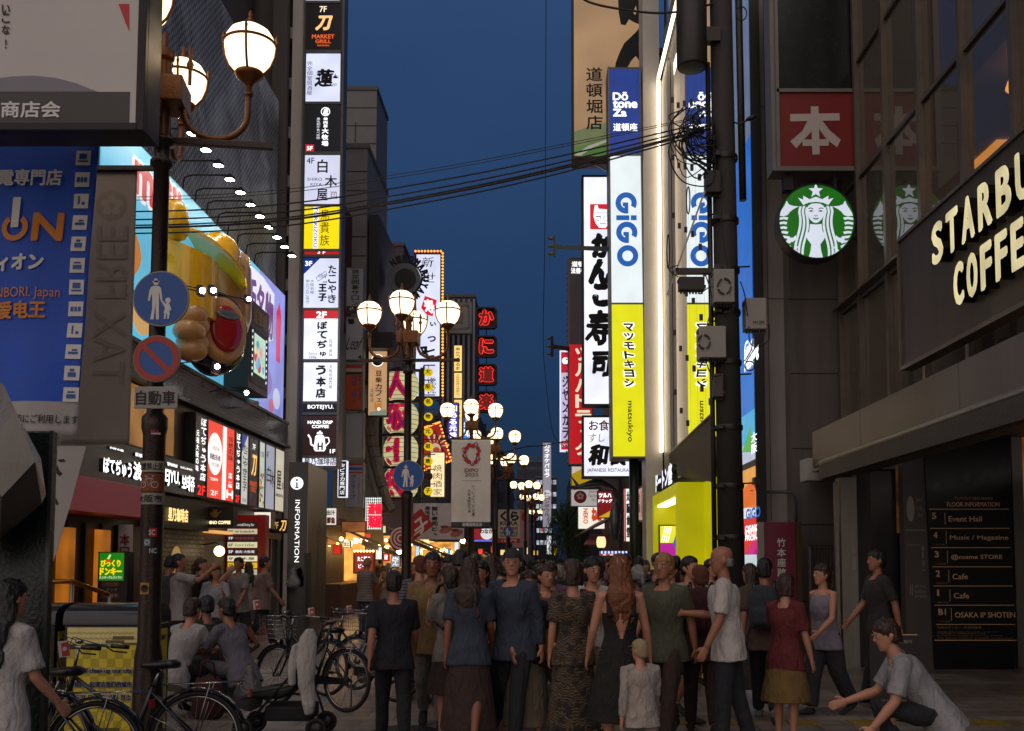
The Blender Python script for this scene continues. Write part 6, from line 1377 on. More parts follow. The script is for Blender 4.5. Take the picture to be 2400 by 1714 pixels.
for k in range(7):m.tube([(PXU-.2+(k%2)*.05,PYU-.1,1.9+k*.75),(PXU+.28*(1 if k%2 else -1),PYU-.1,1.92+k*.75)],.012,DSTEEL,6)
t.part('step_bolt',m)
f=Front(13.3); m=MB(); f.rect(m,1584,628,1690,640,-.1,0,DSTEEL); f.line(m,[(1650,645),(1680,625)],5,-.06,-.02,DSTEEL); f.line(m,[(1565,690),(1652,448)],4,-.05,0,STEEL); t.part('bracket',m)
rnd=random.Random(31)
m=MB()
for k in range(26):
 px0,py0=1600+60*rnd.random(),245+70*rnd.random(); w_,h_=14+34*rnd.random(),30+110*rnd.random()
 pts=[(px0,py0),(px0-w_,py0+h_*.35),(px0-w_*.6,py0+h_*.8),(px0+w_*.3,py0+h_),(1660+15*rnd.random(),py0+h_*(.6+.6*rnd.random())),(1675,py0+30+60*rnd.random())]
 pp=[P(x,y,13.25+.25*rnd.random()) for x,y in pts]; sm=[]
 for i in range(len(pp)-1):
  p0,p1,p2,p3=pp[max(i-1,0)],pp[i],pp[i+1],pp[min(i+2,len(pp)-1)]
  for j in range(6):
   s_=j/6; sm.append(.5*((2*p1)+(p2-p0)*s_+(2*p0-5*p1+4*p2-p3)*s_*s_+(3*p1-p0-3*p2+p3)*s_**3))
 sm.append(pp[-1]); m.tube(sm,.007+.007*rnd.random(),CABLE,6)
for (cx,cy,rx_,ry_) in ((1628,268,16,22),(1640,275,22,26),(1620,290,14,20),(1613,470,4,32),(1566,590,3,40),(1757,858,11,11),(1738,32,12,16)):
 m.tube([P(cx+rx_*math.cos(i*math.pi/12),cy+ry_*math.sin(i*math.pi/12),13.2) for i in range(24)],.009,CABLE,6,closed=True)
for pts in ([(1652,640),(1668,700),(1655,770),(1640,810)],[(1590,650),(1568,632),(1588,622)],[(1640,690),(1668,672),(1690,690)],[(1755,765),(1757,800),(1770,812),(1800,800),(1803,760)],[(1780,770),(1772,810),(1760,830),(1748,850)],[(1765,780),(1762,815),(1750,840),(1742,848)],[(1640,830),(1655,850),(1668,880),(1690,880)],[(1700,400),(1690,500),(1700,600),(1712,640)],[(1735,660),(1745,690),(1752,740)]):
 pp=[P(x,y,13.25) for x,y in pts]; sm=[]
 for i in range(len(pp)-1):
  p0,p1,p2,p3=pp[max(i-1,0)],pp[i],pp[i+1],pp[min(i+2,len(pp)-1)]
  for j in range(6):
   s_=j/6; sm.append(.5*((2*p1)+(p2-p0)*s_+(2*p0-5*p1+4*p2-p3)*s_*s_+(3*p1-p0-3*p2+p3)*s_**3))
 sm.append(pp[-1]); m.tube(sm,.008,CABLE,6)
t.part('cable_loops',m)
boxm=pm('pale_box_paint','8f8a84',.5,.1,.1,4)
def pbox(label,x0,y0,x1,y1,Y,d,mat,ring=None,txt=None,name='equipment_box'):
 f=Front(Y); t=Thing(name,label,'equipment box',tuple(P((x0+x1)/2,y1,Y)),'equipment boxes on the utility pole'); m=MB(); f.rect(m,x0,y0,x1,y1,-d,0,mat); t.part('case',m,bevel=.012); m=MB()
 n_=int((x1-x0)/7)
 for k in range(n_):f.rect(m,x0+4+k*7,y1,x0+8+k*7,y1+6,-d*.6,-d*.4,BLK)
 f.rect(m,x0-3,y0+6,x0,y0+12,-d*.7,-d*.3,DSTEEL); f.rect(m,x1,y1-14,x1+4,y1-7,-d*.7,-d*.3,DSTEEL)
 if ring:
  for k in range(16):
   if k%4==3:continue
   a0,a1=math.pi*2*k/16,math.pi*2*(k+1)/16; f.poly(m,[(ring[0]+r*math.cos(a_)*.85,ring[1]+r*math.sin(a_)) for r,a_ in ((ring[2],a0),(ring[2]+4,a0),(ring[2]+4,a1),(ring[2],a1))],.002,.03,BLK)
 t.part('fittings',m)
 if txt:m=MB(); f.text(m,txt[0],*txt[1:],INK,.003,heavy=.02); t.part('lettering',m)
 return t
pbox('pale grey equipment box with a black ring on the pole, upper left one',1673,630,1722,708,13.15,.3,boxm,(1697,672,16))
pbox('pale grey equipment box left of the pole, lower one with a black side ring',1640,764,1702,838,13.2,.3,boxm,(1650,802,14))
pbox('pale grey equipment box with black lettering right of the pole',1748,698,1797,771,13.3,.25,boxm,None,('M12M',1765,752,1791,760))
pbox('black splice box hanging from the steel bracket',1592,648,1652,680,13.3,.14,BLK,name='splice_box')
pbox('dark grey box high on the pole below the cable loops',1655,398,1690,450,13.35,.2,pm('dark_box','2a2826',.6,.1,.2),name='junction_box')
pbox('small brown box low on the pole above the portal',1672,876,1696,930,13.35,.15,pm('brown_box','4a423c',.6,0,.2),name='junction_box')
t=Thing('transformer','large dark grey cylindrical transformer at the top of the utility pole','transformer',tuple(P(1622,150,13.6))); c=P(1622,160,13.5); m=MB(); r=37*13.5/F
m.lathe([(0,c.z),(r*.93,c.z),(r,c.z+.03),(r,c.z+1.4),(0,c.z+1.4)],pm('transformer_grey','32302e',.5,.3,.2,3),(c.x,c.y,0),32); t.part('tank',m); m=MB(); m.lathe([(0,c.z-.008),(r*.82,c.z-.008),(r*.86,c.z-.002)],pm('transformer_base','5d5c4c',.5,.2,.2),(c.x,c.y,0),32); t.part('base',m); m=MB(); m.box((c.x+r*.9,c.y-.1,c.z+.35),(PXU-.1,c.y+.05,c.z+.55),DSTEEL); t.part('bracket',m)
t=Thing('small_camera','small black lamp camera on an arm right of the pole','camera',tuple(P(1760,278,13.4))); m=MB(); m.tube([P(1715,285,13.5),P(1735,292,13.45),P(1752,282,13.4)],.012,BLK,6); c=P(1762,277,13.4); m.loft([(c+Vector((dx,0,dx*.25)),Vector((0,r_,0)),Vector((0,0,r_*.8))) for dx,r_ in ((-.08,.015),(-.04,.04),(.02,.05),(.06,.03),(.075,.01))],BLK,12); t.part('body',m)
def cable(label,pts,Y0,Y1,r=.011,n=40):
 """cable through picture points, in depth from Y0 to Y1"""
 t=None; ps=[]
 for i in range(n+1):
  s_=i/n*(len(pts)-1); k=min(int(s_),len(pts)-2); u=s_-k
  p0,p1,p2,p3=[pts[max(0,min(len(pts)-1,k+d))] for d in (-1,0,1,2)]
  g=[.5*(2*p1[q]+(p2[q]-p0[q])*u+(2*p0[q]-5*p1[q]+4*p2[q]-p3[q])*u*u+(3*p1[q]-p0[q]-3*p2[q]+p3[q])*u**3) for q in (0,1)]
  ps.append(P(g[0],g[1],Y0+(Y1-Y0)*i/n))
 m=MB(); m.tube(ps,r,CABLE,6); o=m.build('overhead_cable'); tag(o,label,'cable','overhead cables to the utility pole'); return o
labs=['thin overhead cable across the street, uppermost of the bunch','thin overhead cable just under the uppermost one','thick overhead cable, third from the top of the bunch','thick overhead cable, middle of the bunch','thick overhead cable, third from the bottom of the bunch','thick overhead cable, second from the bottom of the bunch','thick overhead cable, lowest of the bunch']
for k,(off,rr_) in enumerate(((0,.005),(8,.005),(36,.011),(56,.011),(70,.011),(76,.016),(90,.011))):
 cable(labs[k],[(-60,452+off),(315,462+off*.95),(660,445+off*.95),(1000,398+off*.85),(1300,342+off*.75),(1650,272+off*.45)],14.5,13.4,rr_)
cable('black cable sagging across the top right to the pole',[(1330,-40),(1380,5),(1500,28),(1580,29),(1660,12),(1720,-10)],13.6,13.5,.016)
cable('thin vertical cable hanging in the open sky with insulators',[(1280,-60),(1279,200),(1277,550),(1273,780),(1278,880),(1296,1015),(1330,1050)],31,40,.012)
cable('thin black cable from the karaoke sign to the right side',[(1180,1062),(1230,1048),(1270,1045),(1332,1034)],70,41,.03)
for k,(px,py,x2,lab) in enumerate(((1283,577,1425,'grey insulator arm against the sky, upper one'),(1277,812,1335,'brown insulator arm against the sky, lower one'))):
 Y=(31.5,39)[k]; f=Front(Y); mt=pm('arm_grey','4a524e',.5,.5,.2) if k==0 else pm('arm_rust','3a1e1a',.6,.3,.2); t=Thing('insulator_arm',lab,'bracket',tuple(P(px,py,Y))); m=MB(); f.rect(m,px+14,py-24,px+20,py+24,-.08,0,mt); f.poly(m,[(px+18,py-5),(px+35,py-2),(x2,py+1),(x2,py+12),(px+35,py+6),(px+18,py+6)],-.05,-.01,mt); t.part('arm',m); m=MB()
 for dy in (-18,0,18):p=P(px+8,py+dy,Y); m.lathe([(.02,-.1),(.06,-.08),(.04,-.04),(.065,0),(.04,.04),(.06,.08),(.02,.1)],pm('porcelain','5a5c58',.2,0,.1),tuple(p),12,'X')
 t.part('insulator',m)
# ================================================================ book and coffee shop building, near right
t=Thing('corner_store_building','dark steel and glass corner store with canopy at the right','building',(6,12,0)); BS=t
dw=pm('dark_panel_wall','5c5551',.5,.1,.4,1.6,.1,30,streak=True); pil=pm('grey_pillar','8c8680',.45,.15,.3,1.4,.1,30,streak=True); bz=pm('bronze_frame','6e655b',.4,.6,.2,4)
m=MB(); f=Front(18); f.poly(m,[(1749,-160),(1848,-160),(1880,1640),(1800,1640)],-.3,0,pil); f.rect(m,1796,-160,1797.5,1220,0,.004,BLK)
for y in (250,700,1150):f.rect(m,1758,y,1864,y+1.5,0,.004,BLK)
t.part('pillar',m)
m=MB(); a=P(1853,900,17.6).x; m.box((a,17.6,0),(6.2,18,15),dw)
for k in range(8):m.box((a,17.593,.9+k*1.35),(6.0,17.6,.915+k*1.35),BLK)
t.part('panel_wall',m)
XGL=5.4
gls=glassm('dark_shop_glass','9a9080',.012,.5,1.55,.8)
glass_rows=[(3.66,5.99),(6.05,8.05),(8.11,10.05),(10.11,12.1),(12.16,14)]
ym=[17.5,16.4,15.05,13.65,12.25,10.9,9.5,8.1,6.7]
for j,(z0,z1) in enumerate(glass_rows):
 for i in range(len(ym)-1):
  y1,y0=ym[i]-.05,ym[i+1]+.05
  m=MB(); m.box((XGL-.005,y0,z0+.04),(XGL+.005,y1,z1-.02),gls); t.part('window_pane',m)
m=MB()
for y in ym:m.box((XGL-.09,y-.05,3.62),(XGL+.06,y+.05,14),bz)
t.part('mullion',m)
m=MB()
for z in (3.66,6.02,8.08,10.08,12.13):m.box((XGL-.05,6.3,z-.03),(XGL+.05,17.5,z+.03),bz)
m.box((XGL-.2,6.3,6.05),(XGL-.05,17.5,6.09),bz); t.part('transom',m)
# inside of the upper floors
m=MB(); m.box((9.0,5,3.8),(9.1,17.4,14),pm('inside_wall','a8845a',.8,0,.2,1)); m.box((5.45,5,3.52),(9.0,17.4,3.8),dw); m.box((5.45,5,7.7),(9.0,17.4,8.0),dw); m.box((5.45,5,11.8),(9.0,17.4,12.1),dw); m.box((5.8,14.6,3.8),(6.3,15.0,13),pm('inside_column','6b4a2a',.7,0,.2)); m.box((5.9,11.4,3.8),(6.5,11.9,13),_M['inside_column']); t.part('interior',m)
m=MB(); c=P(2408,160,11.8); m.lathe([(.0,c.z+.2),(.13,c.z+.2),(.17,c.z),(.25,c.z-.22),(0,c.z-.24)],em('ffb860',5.0,0),(c.x,c.y,0),24); m.tube([c,c+Vector((0,0,.9))],.01,BLK,5); t.part('pendant_lamp',m)
for z in (7.66,11.76):
 for y in (8.5,11.5,14.5):
  m=MB(); m.box((6.6,y-.5,z),(7.6,y+.5,z+.03),em('ffb060',3.0,.1)); t.part('ceiling_light',m)
# canopy
m=MB(); cz0,cz1=3.05,3.6
prev=15.3
for k,(ya,yb) in enumerate(((15.3,13.0),(12.985,9.9),(9.885,6.5),(6.485,3.5))):m.box((4.2,yb,cz0),(4.75,ya,cz1),pm('canopy_steel','5c5650',.4,.45,.45,1.6,.12,50,streak=True))
t.part('canopy',m,bevel=.008)
m=MB(); m.box((4.0,4,cz0-.27),(4.12,14.25,cz0-.06),pm('awning_grey','37332f',.6,.1,.25,5,.3,20)); m.tube([(4.05,4,cz0-.03),(4.05,14.3,cz0-.03)],.045,STEEL,10); m.box((4.12,4,cz0-.09),(5.0,15.1,cz0-.05),dw); t.part('awning_roll',m)
m=MB(); m.box((4.1,15.3,2.85),(4.35,15.7,3.2),DUSTW); t.part('wall_unit',m,bevel=.02)
# ground floor
m=MB(); m.box((5.35,15.35,0),(9,17.5,3.0),dw); m.box((4.75,15.3,3.0),(9,17.5,3.1),dw)
t.part('rear_wall',m)
f=Front(15.3); m=MB(); f.rect(m,1972,1120,2010,1640,-.2,.05,STEEL); f.rect(m,2012,1110,2045,1640,-.2,0,DSTEEL); f.rect(m,1960,1130,1968,1640,-.05,.02,STEEL); t.part('door_frame',m)
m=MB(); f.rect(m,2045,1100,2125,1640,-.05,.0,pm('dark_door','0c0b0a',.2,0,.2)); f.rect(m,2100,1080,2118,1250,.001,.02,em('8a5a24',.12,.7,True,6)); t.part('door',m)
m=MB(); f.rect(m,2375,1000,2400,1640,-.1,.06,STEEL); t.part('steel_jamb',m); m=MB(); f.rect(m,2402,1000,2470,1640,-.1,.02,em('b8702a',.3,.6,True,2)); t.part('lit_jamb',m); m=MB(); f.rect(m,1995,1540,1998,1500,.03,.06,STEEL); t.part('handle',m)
m=MB(); a=P(2395,1300,15.2).x; m.box((a+.5,3,0),(a+.7,15.1,3.0),pm('entrance_side','2a201a',.4,0,.2,2)); t.part('side_wall',m)
# dark steel sign board with big cream letters
t=Thing('letter_board','dark steel board with large raised cream lit letters above the canopy','sign',(4.6,10,4.2)); XB=4.6; frb=frame_right(XB)
zb0,zb1=4.07,5.68
brd=pm('rust_steel_board','4a4139',.45,.4,.6,1.5,.15,30,streak=True)
m=MB(); m.box((XB,4,zb0),(XB+.12,12.5,zb1),brd); m.box((XB-.03,4,zb0-.05),(XB+.15,12.53,zb0),bz); m.box((XB-.03,12.5,zb0),(XB+.15,12.53,zb1+.04),bz); m.box((XB-.03,4,zb1),(XB+.15,12.5,zb1+.04),bz); t.part('board',m)
def rb(px0,py0,px1,py1):a_,b2=PX(px0,py0,XB-.15),PX(px1,py1,XB-.15); return a_,b2
cr=em('fff0b8',.62,.22,True,3); SIDE[cr.name]=BLKGL
zs0=PX(2184,620,XB-.15).z; m=MB()
A=PX(2184,576,XB-.15); B=PX(2226,598,XB-.15); lh=PX(2184,520,XB-.15).z-PX(2184,622,XB-.15).z
ztop,zbot=PX(2195,521,XB-.15).z,PX(2195,621,XB-.15).z
yS=PX(2184,570,XB-.15).y
yN=PX(2270,500,XB-.15).y
pitch=(yS-PX(2335,480,XB-.15).y)/4.0
for i,ch in enumerate('STARBUCKS'):
 u0=-yS+i*pitch; text(m,frb,ch,(u0,zbot,u0+pitch*.78,ztop),cr,.15,heavy=.05,depth=.15)
ztop2,zbot2=PX(2246,614,XB-.15).z,PX(2246,718,XB-.15).z; yC=PX(2235,660,XB-.15).y; pitch2=(yC-PX(2370,590,XB-.15).y)/4.0
for i,ch in enumerate('COFFEE'):
 u0=-yC+i*pitch2; text(m,frb,ch,(u0,zbot2,u0+pitch2*.78,ztop2),cr,.15,heavy=.05,depth=.15)
t.part('lettering',m)
# square book sign on its tall case
t=Thing('book_sign','tall unlit projecting sign case with a red panel bearing one white character','sign',(4.5,16.6,7))
f=Front(16.5); m=MB(); f.poly(m,[(1800,-160),(2006,-160),(2012,398),(1812,398)],-.45,-.03,pm('case_grey','7a7571',.45,.4,.15,3));
for q in ([(1812,-160),(1818,-160),(1828,392),(1820,392)],[(2000,-160),(2006,-160),(2010,398),(2004,392)],[(1820,392),(2006,392),(2012,402),(1810,402)],[(1819,210),(2003,210),(2003,218),(1819,218)]):f.poly(m,q,-.03,.04,_M['case_grey'])
t.part('case',m)
m=MB(); f.rect(m,1815,-160,2003,210,-.029,0,pm('unlit_black_panel','101013',.25,0,.15)); t.part('blank_panel',m)
m=MB(); f.rect(m,1821,218,2005,394,-.029,0,pm('unlit_red_panel','7e1c18',.4,0,.06)); p_=t.part('panel',m); m=MB(); wq=pm('unlit_white','c4bab2',.5,0,.04)
for q in ([(1852,268),(1967,266),(1968,283),(1852,285)],[(1900,250),(1918,250),(1921,362),(1904,363)],[(1902,283),(1906,304),(1866,348),(1852,332),(1880,308),(1892,285)],[(1918,283),(1928,285),(1944,306),(1970,328),(1962,346),(1938,328),(1918,300)],[(1881,328),(1942,327),(1942,342),(1881,343)]):f.poly(m,q,.001,.006+.0007*len(m.f)/10,wq)
t.part('lettering',m,p_)
m=MB(); f.rect(m,1842,402,1862,440,-.3,-.1,BLK); f.rect(m,1958,402,1966,440,-.3,-.1,BLK); t.part('bracket',m)
# round green coffee sign
t=Thing('round_coffee_sign','round green lit sign with a white crowned long-haired figure','sign',tuple(P(1914,520,16.3)))
f=Front(16.3); m=MB(); f.disc(m,1914,519,93,-.3,-.01,BLK,64); f.ring(m,1914,519,89.5,93,-.01,.02,BLK,64); t.part('case',m)
gr=em('1f7a1a',.55,.18,True,2.5); wl=em('dfe6f4',.85,.05,True); m=MB(); f.disc(m,1914,519,89.5,-.009,0,gr,64); t.part('panel',m)
m=MB(); cx,cy=1914,519; k_=1/3.248
def zp(pts):return [(1750+x*k_,450+y*k_) for x,y in pts]
def cl(pts,r=88): # keep a point inside the disc
 o=[]
 for x,y in pts:
  d=math.hypot(x-cx,y-cy); o.append((x,y) if d<=r else (cx+(x-cx)*r/d,cy+(y-cy)*r/d))
 return o
def mir(pts):return [(2*cx-x,y) for x,y in pts]
ox=1750+524*k_
st=[]
for i in range(10):a_=R(90+36*i); r=(17.5 if i%2==0 else 7.5); st.append((cx-3+0+r*math.cos(a_),450+-8*k_-r*math.sin(a_)))
cx_=1750+526*k_; cx=cx_
f.poly(m,[(x+cx-1911,y) for x,y in st],.001,.006,wl)
crown=[(390,45),(408,100),(440,92),(480,82),(526,80),(575,82),(612,92),(645,100),(662,45),(620,62),(622,30),(580,50),(526,38),(470,50),(430,30),(434,62)]
f.poly(m,zp([(430,100),(392,46),(432,60),(430,30),(478,58),(500,48),(526,38)]+[(552,48),(574,58),(622,30),(620,60),(660,46),(622,100),(580,82),(526,76),(472,82)]),.001,.0065,wl)
face=[(526,88),(560,92),(585,108),(592,140),(588,175),(572,208),(545,232),(526,238),(507,232),(480,208),(464,175),(460,140),(467,108),(492,92)]
f.poly(m,zp(face),.001,.007,wl); gd=em('12480f',.4,0,False)
for s_ in (1,-1):
 q=lambda pts:zp([(526+s_*(x-526),y) for x,y in pts])
 f.poly(m,q([(545,130),(565,120),(584,126),(583,131),(565,127),(547,136)]),.0075,.009,gd); f.poly(m,q([(542,148),(562,140),(582,148),(562,153)]),.0075,.009,gd)
 f.poly(m,q([(526,204),(545,198),(550,201),(536,211),(526,212)]),.0075,.009,gd)
 f.poly(m,q([(526,184),(536,178),(540,182),(532,187),(526,188)]),.0075,.009,gd)
 # hair strands: wavy bands
 def strand(x0,ytop,amp,w,dx,ph):
  L,Rr=[],[]
  for i in range(26):
   y=ytop+(496-ytop)*i/25; s2=(y-90)/400; xc=x0+dx*math.sin(s2*5.6+ph)*amp+(1-min(1,max(0,(170-ytop)/80))*0)
   xc-=max(0,(150-y))*.55
   L.append((xc-w/2,y)); Rr.append((xc+w/2,y))
  return L+Rr[::-1]
 for j,(x0,yt,w) in enumerate(((606,118,17),(634,108,17),(662,112,18),)):
  f.poly(m,cl(q(strand(x0,yt,20,w,1,2.6+j*.12)),87.5),.001,.0071+j*.0006,wl)
 f.poly(m,cl(q([(570,246),(576,300),(600,330),(590,360),(560,400),(566,450),(580,500),(526,505),(526,250)]),87.5),.001,.0085,wl)
 # twin tails
 f.poly(m,cl(q([(656,112),(700,108),(732,96),(748,68),(762,100),(800,160),(808,182),(770,186),(740,176),(720,150),(690,128)]),87.5),.001,.0078,wl)
 for j in range(7):
  y=196+j*36; xa=735+12*math.sin(j*.9)-j*2; f.poly(m,cl(q([(xa,y),(770,y-6),(812,y+2),(812,y+18),(770,y+12),(xa+8,y+18)]),87.5),.001,.0066,wl)
 f.poly(m,cl(q([(678,330),(700,350),(740,350),(748,380),(700,382),(676,360)]),87.5),.001,.0074,wl)
 for j in range(2):f.poly(m,cl(q([(690-j*0,395+j*40),(672-j*14,420+j*40),(706-j*20,450+j*30),(690-j*14,470+j*12),(662-j*14,420+j*40)]),87.5),.001,.0063,wl)
t.part('emblem',m)
m=MB(); f.rect(m,1985,495,2040,510,-.25,-.1,BLK); f.rect(m,1985,540,2040,552,-.25,-.1,BLK); t.part('bracket',m)
# floor directory board, side notice
t=Thing('floor_directory','tall black floor directory with bronze lettering in the store entrance','directory sign',tuple(P(2280,1640,15.0))); t.o.location.z=0; t.loc.z=0
f=Front(15.0); m=MB(); f.poly(m,[(2165,1030),(2368,1010),(2380,1640),(2195,1640)],-.15,0,pm('directory_black','0c0c10',.22,0,.15)); t.part('board',m); m=MB(); brz=pm('bronze_lettering','e6ba90',.45,.1,.05)
f.text(m,'TSUTAYA EBISUBASHI',2236,1165,2326,1172,pm('bronze_dim','a07c58',.45,.1,0),.003,heavy=.04); f.text(m,'FLOOR INFORMATION',2219,1177,2342,1188,brz,.003,heavy=.02)
for k,(n_,lab,w_,hrs) in enumerate((('5','Event Hall',78,''),('4','Music / Magazine',137,'11:00-22:00'),('3','@cosme STORE',120,'11:00-22:00'),('2','Cafe',36,'08:00-22:00'),('1','Cafe',36,'08:00-22:00'),('B1','OSAKA IP SHOTEN',141,'11:00-22:00'))):
 y=1193+k*45+(k>3)*0; dx=k*3.0
 f.rect(m,2177+dx*.9,y,2363+dx*.9,y+1.6,.001,.004,brz); f.text(m,n_,2184+dx,y+9,2184+dx+(18 if n_=='B1' else 5 if n_=='1' else 10),y+24,brz,.003,heavy=.03); f.rect(m,2214+dx,y+8,2215+dx,y+37,.001,.004,brz)
 f.text(m,lab,2223+dx,y+17,2223+dx+w_,y+30,brz,.003,heavy=.02)
 if hrs:f.text(m,hrs,2185+dx,y+37,2211+dx,y+40.5,_M['bronze_dim'],.003)
f.rect(m,2194,1463,2380,1464.6,.001,.004,brz)
for j,y in enumerate((1468,1480,1484,1489,1494)):f.text(m,['免税カウンター  外貨両替機','※営業時間は変更となる場合がございます 詳しくはスタッフまで','※一部店舗により営業時間が異なります','Opening hours may differ for some shops and floors','Tax refund counter available on this floor'][j],2196,y,(2300,2340,2310,2350,2376)[j],y+(6 if j==0 else 3),_M['bronze_dim'],.003)
f.rect(m,2190,1500,2382,1502,.001,.004,brz); t.part('lettering',m)
t=Thing('side_notice','narrow grey notice column left of the black floor directory','notice',tuple(P(2145,1640,15.05))); t.o.location.z=0; t.loc.z=0; f=Front(15.05); m=MB(); f.poly(m,[(2115,1065),(2166,1050),(2192,1640),(2128,1640)],-.2,0,pm('notice_grey','55504f',.5,.1,.1)); t.part('board',m)
m=MB(); pw=DUSTW; f.disc(m,2134,1193,9,.001,.004,pw,24,30); f.text(m,'Japan.',2146,1166,2160,1178,pw,.003); f.text(m,'Tax-free',2146,1184,2162,1196,pw,.003); f.text(m,'Shop',2151,1202,2163,1215,pw,.003); f.rect(m,2121,1242,2170,1244,.001,.004,pw); f.rect(m,2123,1277,2159,1278,.001,.003,pw); f.rect(m,2160,1336,2170,1337.5,.001,.003,pw); f.line(m,[(2163,1310),(2163,1284)],2,.001,.003,pw); f.poly(m,[(2160,1288),(2163,1278),(2166,1288)],.001,.004,pw); f.text(m,'1F',2162,1314,2168,1330,pw,.003)
f.ring(m,2136,1382,6,7,.001,.003,RED,20); f.rect(m,2133,1370,2134.5,1396,.0035,.005,pw); f.rect(m,2137.5,1370,2139,1396,.0035,.005,pw)
for j,s_ in enumerate(('公衆トイレなし','No Public Restroom','没有公共洗手间')):f.text(m,s_,2143,1370+j*12,2171,1378+j*12,pw,.003)
t.part('lettering',m)
# maroon historic site panel
t=Thing('historic_site_sign','maroon vertical panel with white characters and steel posts at the pillar','sign',tuple(P(1835,1640,17.0))); t.o.location.z=0; t.loc.z=0
f=Front(17.0); m=MB(); f.rect(m,1793,1224,1868,1650,-.06,0,pm('maroon_panel','6c1630',.4,0,.12,2)); t.part('panel',m); m=MB(); f.rect(m,1780,1224,1792.5,1650,-.1,.03,STEEL); f.rect(m,1868.5,1224,1881,1650,-.1,.03,pm('bronze_post','5a4632',.4,.6,.2)); t.part('post',m); m=MB(); f.text(m,'竹本座跡',1821,1260,1842,1354,WHT,.003,vert=True,heavy=.02); t.part('lettering',m)
t=Thing('steel_gate','low steel bar gate between the maroon panel and the glass door','gate',tuple(P(1925,1640,16.8))); t.o.location.z=0; t.loc.z=0; f=Front(16.8); m=MB()
for k in range(9):f.rect(m,1903+k*7,1280,1904.2+k*7,1640,-.01,.01,DSTEEL)
for y in (1278,1286,1460):f.rect(m,1898,y,1962,y+2,-.012,.012,DSTEEL)
f.rect(m,1898,1282,1902,1645,-.04,.04,STEEL); t.part('bars',m)
t=Thing('door_notice','small white notice on the steel door frame','notice',tuple(P(2000,1310,15.24))); f=Front(15.24); m=MB(); f.rect(m,1996,1283,2006,1335,0,.006,DUSTW); f.ring(m,2001,1300,3,4,.007,.009,RED,16); t.part('sheet',m)
t=Thing('bracket_lamp','small wall lamp and pipe low on the grey pillar','wall lamp',tuple(P(1770,1130,17.8))); f=Front(17.9); m=MB(); f.rect(m,1764,1120,1776,1137,-.05,.15,DSTEEL); m.tube([P(1770,1137,17.85),P(1774,1152,17.85),P(1790,1154,17.85),P(1858,1156,17.55),P(1866,1170,17.5),P(1866,1300,17.5)],.02,DSTEEL,8); t.part('lamp_body',m)
# bicycle parking A-frame sign
t=Thing('parking_board','black bicycle parking notice board with a white bicycle symbol before the store','notice',tuple(P(2098,1720,11.0))); t.o.location.z=0; t.loc.z=0; f=Front(11.0); m=MB(); f.rect(m,2040,1486,2158,1740,-.03,0,pm('board_black','1a1718',.4,0,.15)); f.rect(m,2043,1487,2150,1489,.001,.004,brz); t.part('board',m); m=MB(); pw2=pm('board_white','8a8482',.5,0,.05)
f.text(m,'6F 駐輪場のご案内',2052,1500,2137,1508,pw2,.003,heavy=.02); f.ring(m,2086,1531,7.5,9,.001,.004,pw2,24); f.ring(m,2111,1531,7.5,9,.001,.004,pw2,24); f.line(m,[(2086,1531),(2093,1518),(2108,1518),(2100,1531),(2093,1518)],1.6,.0045,.006,pw2); f.line(m,[(2108,1518),(2111,1531)],1.6,.0045,.0062,pw2); f.line(m,[(2090,1514),(2096,1514)],1.6,.0045,.0062,pw2)
for j,s_ in enumerate(('ご利用のお客様へ','1日 500円  1回 300円','利用時間','AM 10:00 ~ PM 23:00')):f.text(m,s_,2066,1556+j*15,2136,1563+j*15,pw2,.003)
f.text(m,'TSUTAYA EBISUBASHI',2064,1640,2154,1647,pw2,.003,heavy=.03); t.part('lettering',m)
# ================================================================ people
def remesh(mb,voxel,name,smooth=2,wrinkle=0.,seed=0,fine=False):
 """join lofted pieces into one continuous skin"""
 o=mb.build(name); md=o.modifiers.new('r','REMESH'); md.mode='VOXEL'; md.voxel_size=voxel; md.use_smooth_shade=True
 if smooth:
  ms=o.modifiers.new('s','SMOOTH'); ms.factor=.5; ms.iterations=smooth
 dg=bpy.context.evaluated_depsgraph_get(); me=bpy.data.meshes.new_from_object(o.evaluated_get(dg))
 bpy.data.objects.remove(o)
 if wrinkle:
  co=[]; sd=Vector((seed*3.1,seed*1.7,0))
  for v in me.vertices:
   p=v.co; d=noise.noise(Vector((p.x*7,p.y*7,p.z*4.5))+sd)*.7+noise.noise(Vector((p.x*16,p.y*16,p.z*11))+sd)*.3
   if fine:d+=1.1*noise.noise(Vector((p.x*55,p.y*55,p.z*9+2*noise.noise(p*6)))+sd)
   co.append(p+v.normal*(d*wrinkle))
  for v,c in zip(me.vertices,co):v.co=c
 me.update()
 return me
def hairm(key,col):
 if key in _M:return _M[key]
 m=pm(key,col,.42,0,.35,30,.5,90);
 return m
SKINS=[pm('skin_light','b07c62',.5,0,.08,12,.08,120),pm('skin_mid','94634a',.5,0,.08,12,.08,120),pm('skin_tan','7a4c36',.5,0,.08,12,.08,120)]
for s_ in SKINS:s_.node_tree.nodes['Principled BSDF'].inputs['Subsurface Weight'].default_value=.08
H_BLK=hairm('black_hair','100c0b'); H_BRN=hairm('brown_hair','2e1b10'); H_AUB=hairm('auburn_hair','6a3a16'); H_GRY=hairm('grey_hair','77736e'); H_WHT=hairm('white_hair','b8b4ac'); H_BLD=hairm('blond_hair','8a6a3a')
EYEW=pm('eye_white','b8b0a8',.2,0,0); EYED=pm('eye_dark','120c0a',.1,0,0); LIP=pm('lip','7a3c34',.4,0,0)
def rotx(v,a):return Vector((v.x,v.y*math.cos(a)-v.z*math.sin(a),v.y*math.sin(a)+v.z*math.cos(a)))
